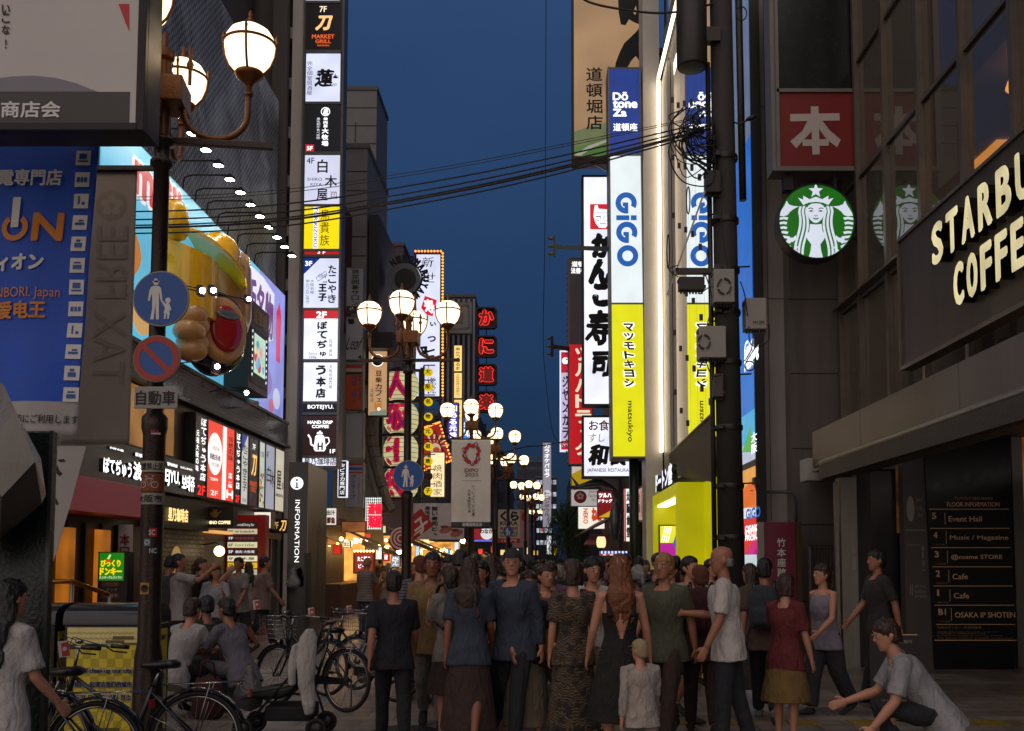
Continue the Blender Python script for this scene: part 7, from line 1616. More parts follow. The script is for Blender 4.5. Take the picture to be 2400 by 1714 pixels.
def rotz(v,a):return Vector((v.x*math.cos(a)-v.y*math.sin(a),v.x*math.sin(a)+v.y*math.cos(a),v.z))
def skeleton(legs=((18,8),(-16,22)),arms=((-18,18,8),(20,25,8)),lean=3,head=(0,0),hip=.93,fem=False,bend=0):
 """joint positions; legs (swing, knee), arms (swing, elbow, out) in degrees, left then right"""
 J={}; H=Vector((0,0,hip)); J['hip']=H
 up=rotx(Vector((0,0,1)),-R(lean+bend)); J['up']=up; J['fw']=rotx(Vector((0,1,0)),-R(lean+bend))
 for i,s in enumerate((-1,1)):
  a,k=legs[i]; j=H+Vector((s*(.088 if not fem else .082),0,-.02)); J['hj%d'%i]=j
  kn=j+Vector((s*.012,math.sin(R(a))*.42,-math.cos(R(a))*.42)); an=kn+Vector((0,math.sin(R(a-k))*.41,-math.cos(R(a-k))*.41))
  J['kn%d'%i],J['an%d'%i]=kn,an; J['pitch%d'%i]=max(-.1,R(-(a-k))*.6) if a-k<0 else -R(a-k)*.5
 low=min(J['an0'].z,J['an1'].z); dz=.085-low
 for k in list(J):
  if k not in ('up','fw') and isinstance(J[k],Vector):J[k]=J[k]+Vector((0,0,dz))
 H=J['hip']; J['sh']=H+up*.47; sw=.178 if not fem else .155
 J['neck']=H+up*.53; J['head']=J['neck']+rotx(Vector((0,0,.06)),-R(lean*.6+bend*.5))+Vector((0,.01,0)); J['hrot']=head
 for i,s in enumerate((-1,1)):
  a,b,o=arms[i]; S=J['sh']+Vector((s*sw,0,-.01)); J['sj%d'%i]=S
  d=rotx(Vector((0,0,-1)),R(a)); d=Vector((s*math.sin(R(o)),d.y*math.cos(R(o)),d.z*math.cos(R(o)))).normalized()
  e=S+d*.285; d2=rotx(Vector((0,0,-1)),R(a+b)); d2=Vector((s*math.sin(R(o-.5*b*(o>0)*.4)),d2.y,d2.z)).normalized(); w=e+d2*.245
  J['el%d'%i],J['wr%d'%i],J['hd%d'%i]=e,w,d2
 return J
def headpt(J,x,y,z,sc=1.0):
 t_,p_=J['hrot']; v=Vector((x*sc,y*sc,z*sc)); v=rotx(v,R(p_)); v=rotz(v,R(t_)); return J['head']+v
def torso_rings(J,fem,off,z0=-.10,z1=.52):
 prof=[(-.12,.145,.10),(-.05,.165,.118),(.0,.168,.118),(.08,.152,.108),(.17,.142,.102),(.27,.158,.112),(.36,.178,.118),(.43,.172,.105),(.475,.13,.08),(.51,.07,.06)] if not fem else [(-.12,.15,.108),(-.05,.168,.122),(.0,.165,.12),(.08,.138,.10),(.16,.122,.09),(.26,.14,.118),(.33,.15,.125),(.40,.152,.10),(.455,.12,.072),(.50,.055,.052)]
 rr=[]
 for z,a,b in prof:
  if z<z0 or z>z1:continue
  c=J['hip']+J['up']*z+(J['fw']*(.012 if z>.2 else 0)); rr.append((c,Vector((a+off,0,0)),J['fw']*(b+off)))
 return rr
def body_mesh(J,fem,voxel):
 m=MB(); k=SKINS[0]
 m.loft(torso_rings(J,fem,0),k,20)
 f_=.9 if fem else 1
 for i in (0,1):
  m.tube([J['hj%d'%i]+Vector((0,0,.05)),J['hj%d'%i].lerp(J['kn%d'%i],.35),J['hj%d'%i].lerp(J['kn%d'%i],.75),J['kn%d'%i],J['kn%d'%i].lerp(J['an%d'%i],.28),J['kn%d'%i].lerp(J['an%d'%i],.7),J['an%d'%i]],[.09,.08*f_+.005,.062*f_,.053*f_,.057*f_,.042*f_,.036*f_],k,12)
  an=J['an%d'%i]; pt=J['pitch%d'%i]; fd=Vector((0,math.cos(pt),-math.sin(pt))) if pt>0 else Vector((0,math.cos(pt),-math.sin(pt)))
  m.loft([(an+Vector((0,-.04,-.035)),(.03,0,0),(0,0,.03)),(an+Vector((0,.0,-.035)),(.036,0,0),(0,0,.042)),(an+fd*.10+Vector((0,0,-.055)),(.042,0,0),(0,0,.024)),(an+fd*.17+Vector((0,0,-.062)),(.03,0,0),(0,0,.014))],k,12)
  S,E,Wp,d2=J['sj%d'%i],J['el%d'%i],J['wr%d'%i],J['hd%d'%i]
  m.tube([J['sh']+(S-J['sh'])*.45+J['up']*.005,S,S.lerp(E,.4),E,E.lerp(Wp,.3),Wp],[.05,.056*f_,.048*f_,.04*f_,.041*f_,.027*f_],k,12)
  s=-1 if i==0 else 1; side=d2.cross(Vector((1,0,0))).normalized(); flat=Vector((1,0,0))
  pal=[(Wp,flat*.018,side*.026),(Wp+d2*.045,flat*.016,side*.038),(Wp+d2*.09,flat*.013,side*.038)]; m.loft(pal,k,12)
  for q in range(4):
   b0=Wp+d2*.085+side*(-.03+q*.02); L=(.062,.075,.07,.055)[q]; cur=(d2*.8-flat*s*.45).normalized(); m.tube([b0,b0+d2*L*.4,b0+d2*L*.4+cur*L*.35,b0+d2*L*.4+cur*L*.35+(cur*.6-flat*s*.7).normalized()*L*.3],[.0098,.0092,.0085,.007],k,7)
  b0=Wp+d2*.03-side*.032 if False else Wp+d2*.03+side*-.034; m.tube([b0,b0-side*.022+d2*.025-flat*s*.01,b0-side*.026+d2*.058-flat*s*.02],[.013,.011,.008],k,7)
 m.tube([J['sh']+J['up']*.0,J['neck'],headpt(J,0,0,.03)],[.066,.054,.05],k,12)
 hp=lambda x,y,z:headpt(J,x,y,z)
 t_,p_=J['hrot']; ux=rotz(Vector((1,0,0)),R(t_)); uy=hp(0,1,0)-hp(0,0,0)
 rings=[(.0,.028,.03,.052),(.025,.048,.052,.034),(.06,.062,.078,.014),(.10,.070,.090,.004),(.135,.074,.096,.0),(.17,.074,.095,-.004),(.20,.064,.083,-.006),(.222,.042,.056,-.006),(.232,.016,.022,-.006)]
 m.loft([(hp(0,y,z-.02),ux*a,uy*b) for z,a,b,y in rings],k,20)
 m.tube([hp(0,.086,.105),hp(0,.104,.075),hp(0,.098,.068)],[.008,.014,.009],k,8)
 for s in (-1,1):m.loft([(hp(s*.073,-.008,.055),ux*.006,uy*.01),(hp(s*.082,-.014,.085),ux*.008,uy*.02),(hp(s*.078,-.016,.11),ux*.006,uy*.015)],k,10)
 me=remesh(m,voxel,'body',2)
 me.materials.clear(); me.materials.append(k)
 # eyes and mouth as small extra faces of the same mesh
 bm=bmesh.new(); bm.from_mesh(me)
 for mt,pts,r in ((EYEW,[(-.032,.0815,.098),(.032,.0815,.098)],.0095),(EYED,[(-.032,.0895,.098),(.032,.0895,.098)],.0072),(EYED,[(-.032,.087,.118),(.032,.087,.118)],.009),(LIP,[(0,.088,.036)],.014)):
  me.materials.append(mt); ix=len(me.materials)-1
  for x,y,z in pts:
   res=bmesh.ops.create_icosphere(bm,subdivisions=2,radius=r,matrix=Matrix.Translation(hp(x,y,z))@Matrix.Rotation(R(t_),4,'Z')@Matrix.Diagonal((1.6 if r>.0085 else 1,.5,.35 if r in (.009,.014) else .8,1)))
   for f in {f for v in res['verts'] for f in v.link_faces}:f.material_index=ix; f.smooth=True
 bm.to_mesh(me); bm.free()
 return me
def top_mesh(J,fem,kind,voxel,seed):
 m=MB(); k=WHT; sl={'tee':.62,'long':.97,'tank':0,'shirt':.7}[kind]; off=.024 if not fem else .018
 m.loft(torso_rings(J,fem,off,-.13,.49),k,20)
 hem=[(J['hip']-J['up']*.17,Vector((.196+off,0,0)),J['fw']*(.138+off)),(J['hip']-J['up']*.10,Vector((.186+off,0,0)),J['fw']*(.132+off))]; r0=torso_rings(J,fem,off,-.13,.0); m.loft(hem+r0[2:3],k,20)
 for i in (0,1):
  S,E,Wp=J['sj%d'%i],J['el%d'%i],J['wr%d'%i]
  if sl==0:continue
  if sl<.9:m.tube([J['sh']+(S-J['sh'])*.4+J['up']*.012,S+J['up']*.006,S.lerp(E,.45),S.lerp(E,sl+.2)],[.066,.07,.066,.07],k,14)
  else:m.tube([J['sh']+(S-J['sh'])*.4+J['up']*.012,S+J['up']*.006,S.lerp(E,.5),E,E.lerp(Wp,.9)],[.066,.068,.06,.054,.04],k,14)
 return remesh(m,voxel,'shirt',2,.015,seed)
def bottom_mesh(J,fem,kind,voxel,seed):
 m=MB(); k=WHT; m.loft(torso_rings(J,fem,.006,-.13,.09),k,20)
 if kind in ('trousers','shorts','wide'):
  for i in (0,1):
   h,kn,an=J['hj%d'%i],J['kn%d'%i],J['an%d'%i]; w=.025 if kind=='wide' else 0
   if kind=='shorts':m.tube([h+Vector((0,0,.04)),h.lerp(kn,.4),h.lerp(kn,.95)],[.099,.102,.098],k,14)
   else:m.tube([h+Vector((0,0,.04)),h.lerp(kn,.4),kn,kn.lerp(an,.5),kn.lerp(an,.97)],[.098,.093+w,.076+w,.068+w,.062+w*1.3],k,14)
 else:
  L={'skirt':.48,'long_skirt':.74}[kind]; rr=[(J['hip']+J['up']*.06,Vector((.15,0,0)),Vector((0,.115,0)))]
  for j in range(1,7):u=j/6; c=J['hip'].lerp((J['kn0']+J['kn1'])/2,u*L/.45); rr.append((Vector((c.x,c.y,J['hip'].z-u*L)),Vector((.165+.10*u,0,0)),Vector((0,.125+.12*u,0))))
  m.loft(rr,k,26)
 return remesh(m,voxel,'trousers',1,.010,seed)
def hair_mesh(J,kind,voxel,seed):
 m=MB(); k=H_BLK; hp=lambda x,y,z:headpt(J,x,y,z); t_=J['hrot'][0]; ux=rotz(Vector((1,0,0)),R(t_)); uy=hp(0,1,0)-hp(0,0,0)
 if kind=='bald':rings=[(.045,.066,.04,-.055),(.08,.078,.05,-.052),(.105,.079,.05,-.05),(.12,.07,.04,-.05)]
 else:rings=[(.03,.058,.045,-.05),(.06,.076,.068,-.036),(.095,.081,.08,-.026),(.13,.084,.09,-.02),(.165,.083,.10,-.004),(.195,.074,.092,-.004),(.22,.052,.066,-.006),(.238,.02,.026,-.008)]
 m.loft([(hp(0,y,z-.012),ux*a,uy*b) for z,a,b,y in rings],k,20)
 if kind=='long':
  bk=J['sh']-J['fw']*.10; rr=[(hp(0,-.035,.12),ux*.088,uy*.072),(hp(0,-.045,.04),ux*.094,uy*.066),(hp(0,-.06,-.03),ux*.098,uy*.052),(bk+J['up']*.03,ux*.115,uy*.045),(bk-J['up']*.06,ux*.11,uy*.04),(bk-J['up']*.13,ux*.07,uy*.028)]; m.loft(rr,k,24)
  for q in range(9):a_=-1+q/4; b0=bk-J['up']*(.06+.03*(q%3))+ux*(a_*.085); m.tube([b0,b0-J['up']*.06+ux*.012,b0-J['up']*.11-ux*.008],[.024,.018,.006],k,7)
 if kind=='bob':m.loft([(hp(0,-.03,.12),ux*.086,uy*.075),(hp(0,-.03,.04),ux*.092,uy*.07),(hp(0,-.03,-.02),ux*.088,uy*.06)],k,20)
 if kind=='bun':m.ell(tuple(hp(0,-.085,.17)),(.045,.045,.045),k,14,8)
 if kind=='tail':m.tube([hp(0,-.09,.14),hp(0,-.13,.10),hp(0,-.13,-.02),hp(0,-.11,-.12)],[.03,.032,.026,.008],k,10)
 if kind=='cap':m.loft([(hp(0,.08,.145),ux*.07,uy*.012),(hp(0,.13,.135),ux*.065,uy*.02),(hp(0,.16,.125),ux*.035,uy*.01)],k,14)
 return remesh(m,voxel,'hair',1,.010 if kind not in ('bald','cap') else .003,seed,True)
def shoe_mesh(J,i):
 m=MB(); an=J['an%d'%i]; pt=J['pitch%d'%i]; fd=Vector((0,math.cos(pt),-math.sin(pt))); dn=Vector((0,0,-1))
 m.loft([(an-fd*.065+dn*.045,(.03,0,0),(0,0,.03)),(an-fd*.02+dn*.035,(.042,0,0),(0,0,.05)),(an+fd*.06+dn*.05,(.046,0,0),(0,0,.036)),(an+fd*.14+dn*.06,(.048,0,0),(0,0,.026)),(an+fd*.195+dn*.066,(.03,0,0),(0,0,.016))],WHT,14)
 return remesh(m,.011,'shoe',1)
def attach(root,name,me,mat):
 o=bpy.data.objects.new(name,me); COL.objects.link(o); o.parent=root
 if mat is not None:
  if not me.materials:me.materials.append(mat)
  o.material_slots[0].link='OBJECT'; o.material_slots[0].material=mat
 return o
BASES={}
def base(key,fem=False,top='tee',bottom='trousers',hair='short',voxel=.013,extra=None,**pose):
 J=skeleton(fem=fem,**pose); sd=len(BASES)+1
 BASES[key]=dict(J=J,body=body_mesh(J,fem,voxel*.8),top=top_mesh(J,fem,top,voxel,sd) if top else None,bottom=bottom_mesh(J,fem,bottom,voxel,sd) if bottom else None,hair=hair_mesh(J,hair,voxel*.75,sd),shoes=[shoe_mesh(J,0),shoe_mesh(J,1)],bname={'skirt':'skirt','long_skirt':'skirt','shorts':'shorts'}.get(bottom,'trousers'),capped=hair=='cap',height=max(v.co.z for v in BASES.get(key,{}).get('x',[]) or [type('q',(),{'co':J['head']+Vector((0,0,.22))})()]))
 return BASES[key]
_cl={}
def cloth(hexc):
 k='cloth_'+hexc
 if k in _M:return _M[k]
 st=hexc.endswith('s'); m=pm(k,hexc[:6],.85,0,.22,7,.4,130); t=m.node_tree; b=t.nodes['Principled BSDF']
 tc_=t.nodes.new('ShaderNodeTexCoord'); mp=t.nodes.new('ShaderNodeMapping'); mp.inputs['Scale'].default_value=(11,11,4.5); n=t.nodes.new('ShaderNodeTexNoise'); n.inputs['Scale'].default_value=1; n.inputs['Detail'].default_value=2; n.inputs['Distortion'].default_value=1.2
 t.links.new(tc_.outputs['Object'],mp.inputs[0]); t.links.new(mp.outputs[0],n.inputs['Vector']); bp=t.nodes.new('ShaderNodeBump'); bp.inputs['Strength'].default_value=.7; bp.inputs['Distance'].default_value=.05
 t.links.new(n.outputs[0],bp.inputs['Height']); old=b.inputs['Normal'].links[0].from_node; t.links.new(bp.outputs[0],old.inputs['Normal'])
 if st:
  w=t.nodes.new('ShaderNodeTexWave'); w.bands_direction='Z'; w.inputs['Scale'].default_value=9; w.inputs['Distortion'].default_value=.6; r=t.nodes.new('ShaderNodeValToRGB'); r.color_ramp.interpolation='CONSTANT'; r.color_ramp.elements[1].position=.62; r.color_ramp.elements[0].color=(1,1,1,1); r.color_ramp.elements[1].color=(.25,.25,.3,1)
  t.links.new(tc_.outputs['Object'],w.inputs[0]); t.links.new(w.outputs['Fac'],r.inputs[0]); mx=t.nodes.new('ShaderNodeMix'); mx.data_type='RGBA'; mx.blend_type='MULTIPLY'; mx.inputs[0].default_value=1
  src=b.inputs['Base Color'].links[0].from_socket; t.links.new(src,mx.inputs[6]); t.links.new(r.outputs[0],mx.inputs[7]); t.links.new(mx.outputs[2],b.inputs['Base Color'])
 return m
def person(key,x,y,rz,label,top=None,bottom=None,hair=H_BLK,skin=0,shoe='1c1a1a',h=None,group='people walking along the street'):
 B=BASES[key]; r=bpy.data.objects.new('person',None); COL.objects.link(r); r.location=(x,y,0); r.rotation_euler.z=R(rz); r.empty_display_size=.3
 s=(h/B['height']) if h else 1.0; r.scale=(s,s,s); tag(r,label,'person',group)
 b=attach(r,'body',B['body'],SKINS[skin])
 if B['top'] is not None:attach(r,'shirt',B['top'],top if not isinstance(top,str) else cloth(top))
 if B['bottom'] is not None:attach(r,B['bname'],B['bottom'],bottom if not isinstance(bottom,str) else cloth(bottom))
 if hair is not None:attach(r,'hat' if B['capped'] else 'hair',B['hair'],hair)
 for i in (0,1):attach(r,'shoe',B['shoes'][i],cloth(shoe))
 return r
def at(px,Y):return (px-CX)/F*Y
base('walk_m',legs=((20,6),(-14,24)),arms=((-20,12,7),(18,22,7)))
base('walk_m2',legs=((-12,26),(16,5)),arms=((16,20,9),(-14,14,9)),bottom='shorts',head=(12,0))
base('walk_f',fem=True,top='tee',bottom='long_skirt',hair='long',legs=((14,5),(-12,20)),arms=((-12,10,6),(14,30,6)))
base('walk_f2',fem=True,top='tank',bottom='wide',hair='tail',legs=((-12,20),(15,6)),arms=((15,40,8),(-12,12,8)),head=(-15,0))
base('stand_m',legs=((2,2),(-2,3)),arms=((6,8,9),(34,95,4)),head=(0,-18),hair='short',bottom='trousers',top='shirt')
base('stand_f',fem=True,legs=((3,3),(-2,2)),arms=((28,100,4),(4,10,10)),head=(18,-6),hair='bob',bottom='skirt',top='tee')
base('photo_m',legs=((4,3),(-6,5)),arms=((78,55,12),(82,50,12)),head=(0,8),hair='short',lean=-2)
base('photo_f',fem=True,legs=((3,2),(-3,3)),arms=((70,70,10),(74,66,10)),head=(0,6),hair='tail',bottom='shorts')
base('cap_m',hair='cap',legs=((16,6),(-12,20)),arms=((-14,14,9),(14,20,9)),top='long',head=(25,0))
FAR=['walk_m','walk_m2','walk_f','walk_f2','stand_m','stand_f','cap_m']
# ---- the woman in the backless dress
J=skeleton(fem=True,legs=((3,3),(-3,3)),arms=((6,22,13),(6,16,13)),lean=0)
def dress(J,back_v=True):
 m=MB(); m.loft([r for r in torso_rings(J,True,.012,-.13,.34)],WHT,24)
 rr=[(J['hip']+J['up']*.05,Vector((.15,0,0)),Vector((0,.115,0)))]
 for j in range(1,8):u=j/7; rr.append((Vector((0,.01*u,J['hip'].z-u*.55)),Vector((.178+.11*u,0,0)),Vector((0,.128+.12*u,0))))
 m.loft(rr,WHT,26)
 for s in (-1,1):
  a=J['sh']; m.tube([a+Vector((s*.095,.10,-.16)),a+Vector((s*.108,.07,-.03)),a+Vector((s*.108,-.0,.022)),a+Vector((s*.102,-.085,-.04)),a+Vector((s*.088,-.118,-.17))],[.034,.026,.024,.028,.036],WHT,10)
 me=remesh(m,.010,'dress',1,.009,5)
 if back_v: # the deep V of the open back
  bm=bmesh.new(); bm.from_mesh(me); zt=J['sh'].z; kill=[]
  for f in bm.faces:
   c=f.calc_center_median()
   if c.y<-.045 and c.z>zt-.345 and abs(c.x)<.012+(c.z-(zt-.345))*.30 and c.z<zt+.0:kill.append(f)
  bmesh.ops.delete(bm,geom=kill,context='FACES'); bm.to_mesh(me); bm.free()
 return me
B=dict(J=J,body=body_mesh(J,True,.009),top=dress(J),bottom=None,hair=hair_mesh(J,'long',.008,3),shoes=[shoe_mesh(J,0),shoe_mesh(J,1)],bname='',capped=False,height=J['head'].z+.22); BASES['dress_f']=B
def lab_(o,name,new):
 for c in o.children:
  if c.name.split('.')[0]==name:c.name=new
o=person('dress_f',at(1452,7.9),7.9,2,'woman seen from behind with long wavy auburn hair and black backless dress','15130f',None,H_AUB,0,'3a2a20',1.66); lab_(o,'shirt','dress')
# patterned dress
pat=bpy.data.materials.new('palm_print'); pat.use_nodes=True; t_=pat.node_tree; b_=t_.nodes['Principled BSDF']; b_.inputs['Roughness'].default_value=.85
tcn=t_.nodes.new('ShaderNodeTexCoord'); wv=t_.nodes.new('ShaderNodeTexWave'); wv.inputs['Scale'].default_value=14; wv.inputs['Distortion'].default_value=11; wv.inputs['Detail'].default_value=1.5; wv.inputs['Detail Scale'].default_value=1.2; wv.wave_type='RINGS'
vo=t_.nodes.new('ShaderNodeTexVoronoi'); vo.inputs['Scale'].default_value=11; mp_=t_.nodes.new('ShaderNodeMath'); mp_.operation='MULTIPLY'
rp_2=t_.nodes.new('ShaderNodeValToRGB'); rp_2.color_ramp.elements[0].color=lin('241d17')+(1,); rp_2.color_ramp.elements[0].position=.25; rp_2.color_ramp.elements[1].color=lin('5c4c38')+(1,); rp_2.color_ramp.elements[1].position=.4
t_.links.new(tcn.outputs['Object'],wv.inputs[0]); t_.links.new(tcn.outputs['Object'],vo.inputs[0]); t_.links.new(wv.outputs['Fac'],mp_.inputs[0]); t_.links.new(vo.outputs['Distance'],mp_.inputs[1]); t_.links.new(mp_.outputs[0],rp_2.inputs[0]); t_.links.new(rp_2.outputs[0],b_.inputs['Base Color'])
base('print_f',fem=True,top='tee',bottom='long_skirt',hair='bob',legs=((8,4),(-6,10)),arms=((-6,14,8),(10,24,8)),head=(20,0),voxel=.012)
person('print_f',at(1343,8.7),8.7,6,'woman in a tan palm leaf print outfit left of the backless dress',pat,pat,H_BRN,0,'2a201c',1.62)
base('bald_m',hair='bald',legs=((6,4),(-8,8)),arms=((8,18,9),(24,70,6)),head=(8,-4),voxel=.011)
person('bald_m',at(1703,8.6),8.6,78,'tall balding man in a white T-shirt in profile at the utility pole','b0aaa6','23222a',H_GRY,1,'1a1a1a',1.74)
person('walk_m',at(925,8.9),8.9,10,'person in dark navy clothes seen from behind before the parked bicycles','0e1018','0c0d12',H_BLK,1,'0c0c0c',1.52)
person('walk_f2',at(990,15.0),15.0,160,'white-haired person in a grey vest just right of the lamp pole','77797c','3a3a44',H_WHT,0,'2a2a2a',1.42)
person('stand_m',at(1035,14.2),14.2,40,'person in a bright orange shirt beside the lamp pole','b4400c','22242c',H_BLK,1,'1a1a1a',1.48)
# photographing group on the left
person('photo_m',at(425,14.6),14.6,-70,'man in a white T-shirt holding a phone up with both hands','8f8b88','241c18',H_BLK,1,'2a2a2a',1.72,'people taking photographs on the left')
person('photo_f',at(470,15.4),15.4,-78,'woman in black holding a phone up beside the man in white','151416','2a2624',H_BRN,0,'2a2a2a',1.66,'people taking photographs on the left')
person('stand_m',at(395,15.6),15.6,-30,'man in a checked grey shirt standing behind the photographing man','3c3a44','1c1c20',H_BLK,1,'2a2a2a',1.7,'people taking photographs on the left')
person('stand_f',at(508,14.8),14.8,200,'woman in a pale blouse and black skirt near the red floor directory','8c8c92','121214',H_BLK,0,'1a1a1a',1.56,'people taking photographs on the left')
person('walk_m2',at(565,17.5),17.5,150,'man in a pale grey T-shirt before the red floor directory','7a7674','2a2a30',H_BLK,1,'2a2a2a',1.68,'people taking photographs on the left')
person('walk_m',at(618,18.5),18.5,-60,'man in a faded pink T-shirt before the dark entrance','86706a','1c1c22',H_BLK,0,'2a2a2a',1.7,'people taking photographs on the left')
person('walk_f',at(585,20),20,20,'woman in a cream top left of the information pillar','8a857c','4a4648',H_BRN,0,'2a2a2a',1.6,'people taking photographs on the left')
# seated and crouching figures
base('crouch',fem=True,legs=((98,120),(92,118)),arms=((40,40,8),(36,60,8)),lean=24,head=(0,-8),hip=.42,bottom='trousers',hair='short',top='tee')
person('crouch',at(500,11.2),11.2,30,'dark-haired person crouching in black clothes behind the maroon bag','1c1616','17151a',H_BLK,2,'222222',None,'people resting by the bicycles')
person('crouch',at(418,10.4),10.4,-20,'person crouching in a white T-shirt right of the yellow bin','9a9692','1a1a1e',H_BRN,0,'222222',None,'people resting by the bicycles')
person('crouch',at(575,10.6),10.6,60,'person crouching in a dull lilac shirt in front of the bicycles','5e5c64','57555c',H_BLK,1,'222222',None,'people resting by the bicycles')
t=Thing('shoulder_bag','maroon cloth bag standing on the ground before a crouching person','bag',(at(497,10.3),10.3,0)); bx,by=t.loc.x,t.loc.y; mar=pm('maroon_canvas','3c0e16',.8,0,.15,8,.3,90)
m=MB(); m.loft([((bx,by,z),(a_,0,0),(0,b2,0)) for z,a_,b2 in ((0.01,.13,.07),(.04,.16,.09),(.2,.165,.09),(.36,.15,.07),(.42,.12,.05),(.44,.05,.02))],mar,20); t.part('body',m); m=MB(); m.tube([(bx-.08,by-.03,.4),(bx-.06,by-.03,.56),(bx,by-.03,.6),(bx+.06,by-.03,.56),(bx+.08,by-.03,.4)],.012,mar,8); t.part('handle',m)
# near figures at the picture's edges
person('walk_f',at(20,5.6),5.6,-25,'dark-haired person in a loose white T-shirt at the lower left corner','a39f9c','2a2628',H_BLK,0,'222222',1.50)
base('crouch_low',legs=((98,120),(92,118)),arms=((14,26,8),(30,40,6)),lean=34,head=(10,-16),hip=.42,hair='short',voxel=.011)
person('crouch_low',at(2185,7.6),7.6,78,'person crouching in a loose white shirt before the floor directory','8a888a','1c1c22',H_BRN,0,'222222',None)
person('cap_m',at(1500,7.0),7.0,15,'child in a pale shirt and a cream cap in front of the backless dress','9a8f86','7a7068',pm('cream_cap','8a7c58',.8,0,.1),0,'444444',1.06)
person('stand_f',at(1835,8.8),8.8,-40,'person in a maroon and orange top right of the bald man','5c1a1e','6a5228',H_BRN,0,'2a2a2a',1.5)
person('walk_f2',at(1930,10.6),10.6,120,'person in a pale lilac top walking past the steel gate','77707c','2a2830',H_BRN,0,'2a2a2a',1.58)
person('walk_m',at(2060,11.6),11.6,95,'man in a dark top and trousers at the store entrance','2a2624','1c1a1c',H_BLK,1,'2a2a2a',1.74)
person('walk_m2',at(1610,10.2),10.2,-150,'man in a cream T-shirt walking towards the viewer before the yellow portal','8a8276','34323a',H_BLK,0,'2a2a2a',1.66)
person('stand_m',at(1540,13),13,180,'man in a black shirt standing before the yellow portal','17171b','1c1d24',H_BLK,1,'2a2a2a',1.72)
person('walk_f',at(1760,11.5),11.5,30,'woman in an olive top behind the balding man','4a4630','33302c',H_BRN,0,'2a2a2a',1.58)
# the crowd between, each in clothes of its own
TOPS=[('736d67','grey'),('1f1e24','black'),('938779','cream'),('49362d','brown'),('2e3644','navy'),('68594f','taupe'),('542624','dark red'),('a8a29c','white'),('444636','olive'),('574860','mauve'),('735b39','mustard'),('80756cs','striped beige'),('5b5e6cs','striped blue'),('938e8as','striped white'),('604b42','rust brown')]
BOTS=[('1b1b20','black'),('2c3444','denim'),('5a5040','khaki'),('6c6862','pale grey'),('33231c','brown')]
HAIRS=[(H_BLK,'black'),(H_BRN,'brown'),(H_GRY,'grey'),(H_BLD,'fair')]; HW=HAIRS[:1]*9+HAIRS[1:2]*6+HAIRS[2:]
DESC={'walk_m':('man','trousers'),'walk_m2':('man','shorts'),'walk_f':('long-haired woman','skirt'),'walk_f2':('ponytailed woman','trousers'),'stand_m':('downward-looking man','trousers'),'stand_f':('bob-cut woman','skirt'),'cap_m':('person in a cap','trousers')}
rnd=random.Random(17); used=set(); spots=[]
def clear(x,y):
 for (a,b2) in spots:
  if abs(a-x)<.42 and abs(b2-y)<.5:return False
 return True
for (pxs,ys) in (((1075,11),(1130,9.6),(1185,10.4),(1235,9.0),(1290,10.8),(1150,12.2),(1215,11.8),(1105,13.2),(1400,10.6),(1500,11.2),(1265,12.6),(1340,12.0),(1060,9.2),(1440,13.4),(1575,12.2),(1660,12.6),(1015,9.7),(1205,8.9),(1100,8.7),(1275,9.6),(1385,9.3),(1180,13.6),(1310,13.4),(1060,12.4),(1640,9.4),(1790,10.2),(1560,9.0),(985,11.6)),()),:
 for px,y in pxs:spots.append((at(px,y),y))
n0=len(spots)
while len(spots)<122:
 y=13+30*rnd.random()**1.25; lo=-2.1 if y<19 else -.185*y; hi=3.1; x=lo+(hi-lo)*rnd.random()
 if any(abs(x-a)<.35 and abs(y-b2)<.4 for a,b2 in LPOS):continue
 if clear(x,y):spots.append((x,y))
nbag=0; bagq=[]; BAGC=[('141416','black'),('3a1418','maroon'),('2a3036','slate'),('4a4434','khaki'),('5a5654','grey'),('1a2440','navy'),('6a3a18','tan'),('26301e','green')]
for i,(x,y) in enumerate(spots):
 for _ in range(200):
  k=rnd.choice(FAR); tp_=rnd.choice(TOPS); bt=rnd.choice(BOTS); hr=rnd.choice(HW)
  if (k,tp_[1],bt[1],hr[1]) not in used:break
 used.add((k,tp_[1],bt[1],hr[1])); D=DESC[k]
 away=rnd.random()<.6; rz=(0 if away else 180)+rnd.uniform(-35,35)
 hmat=hr[0] if k!='cap_m' else cloth(('2a2a30','5a3020','6a6a68','8a7c58')[HAIRS.index(hr)])
 hw=(hr[1]+'-haired ') if k!='cap_m' else ''
 extra_='' if k!='cap_m' else {'black':'navy ','brown':'rust ','grey':'grey ','fair':'tan '}[hr[1]]
 who=D[0] if k!='cap_m' else 'person in a %scap'%extra_
 lab='%s%s in a %s top and %s %s walking %s'%(hw,who,tp_[1],bt[1],D[1],'away' if away else 'this way')
 if away and k!='walk_f' and y<26 and nbag<16:
  bagq.append((x,y,rz,BAGC[nbag%8],lab,nbag)); nbag+=1
 person(k,x,y,rz,lab,tp_[0],bt[0],hmat,rnd.choice((0,0,1,2)),rnd.choice(('1a1a1a','6a6864','2a2420')),rnd.uniform(1.56,1.76)-(.05 if 'f' in k else 0),'people walking along the street')
bagm={}
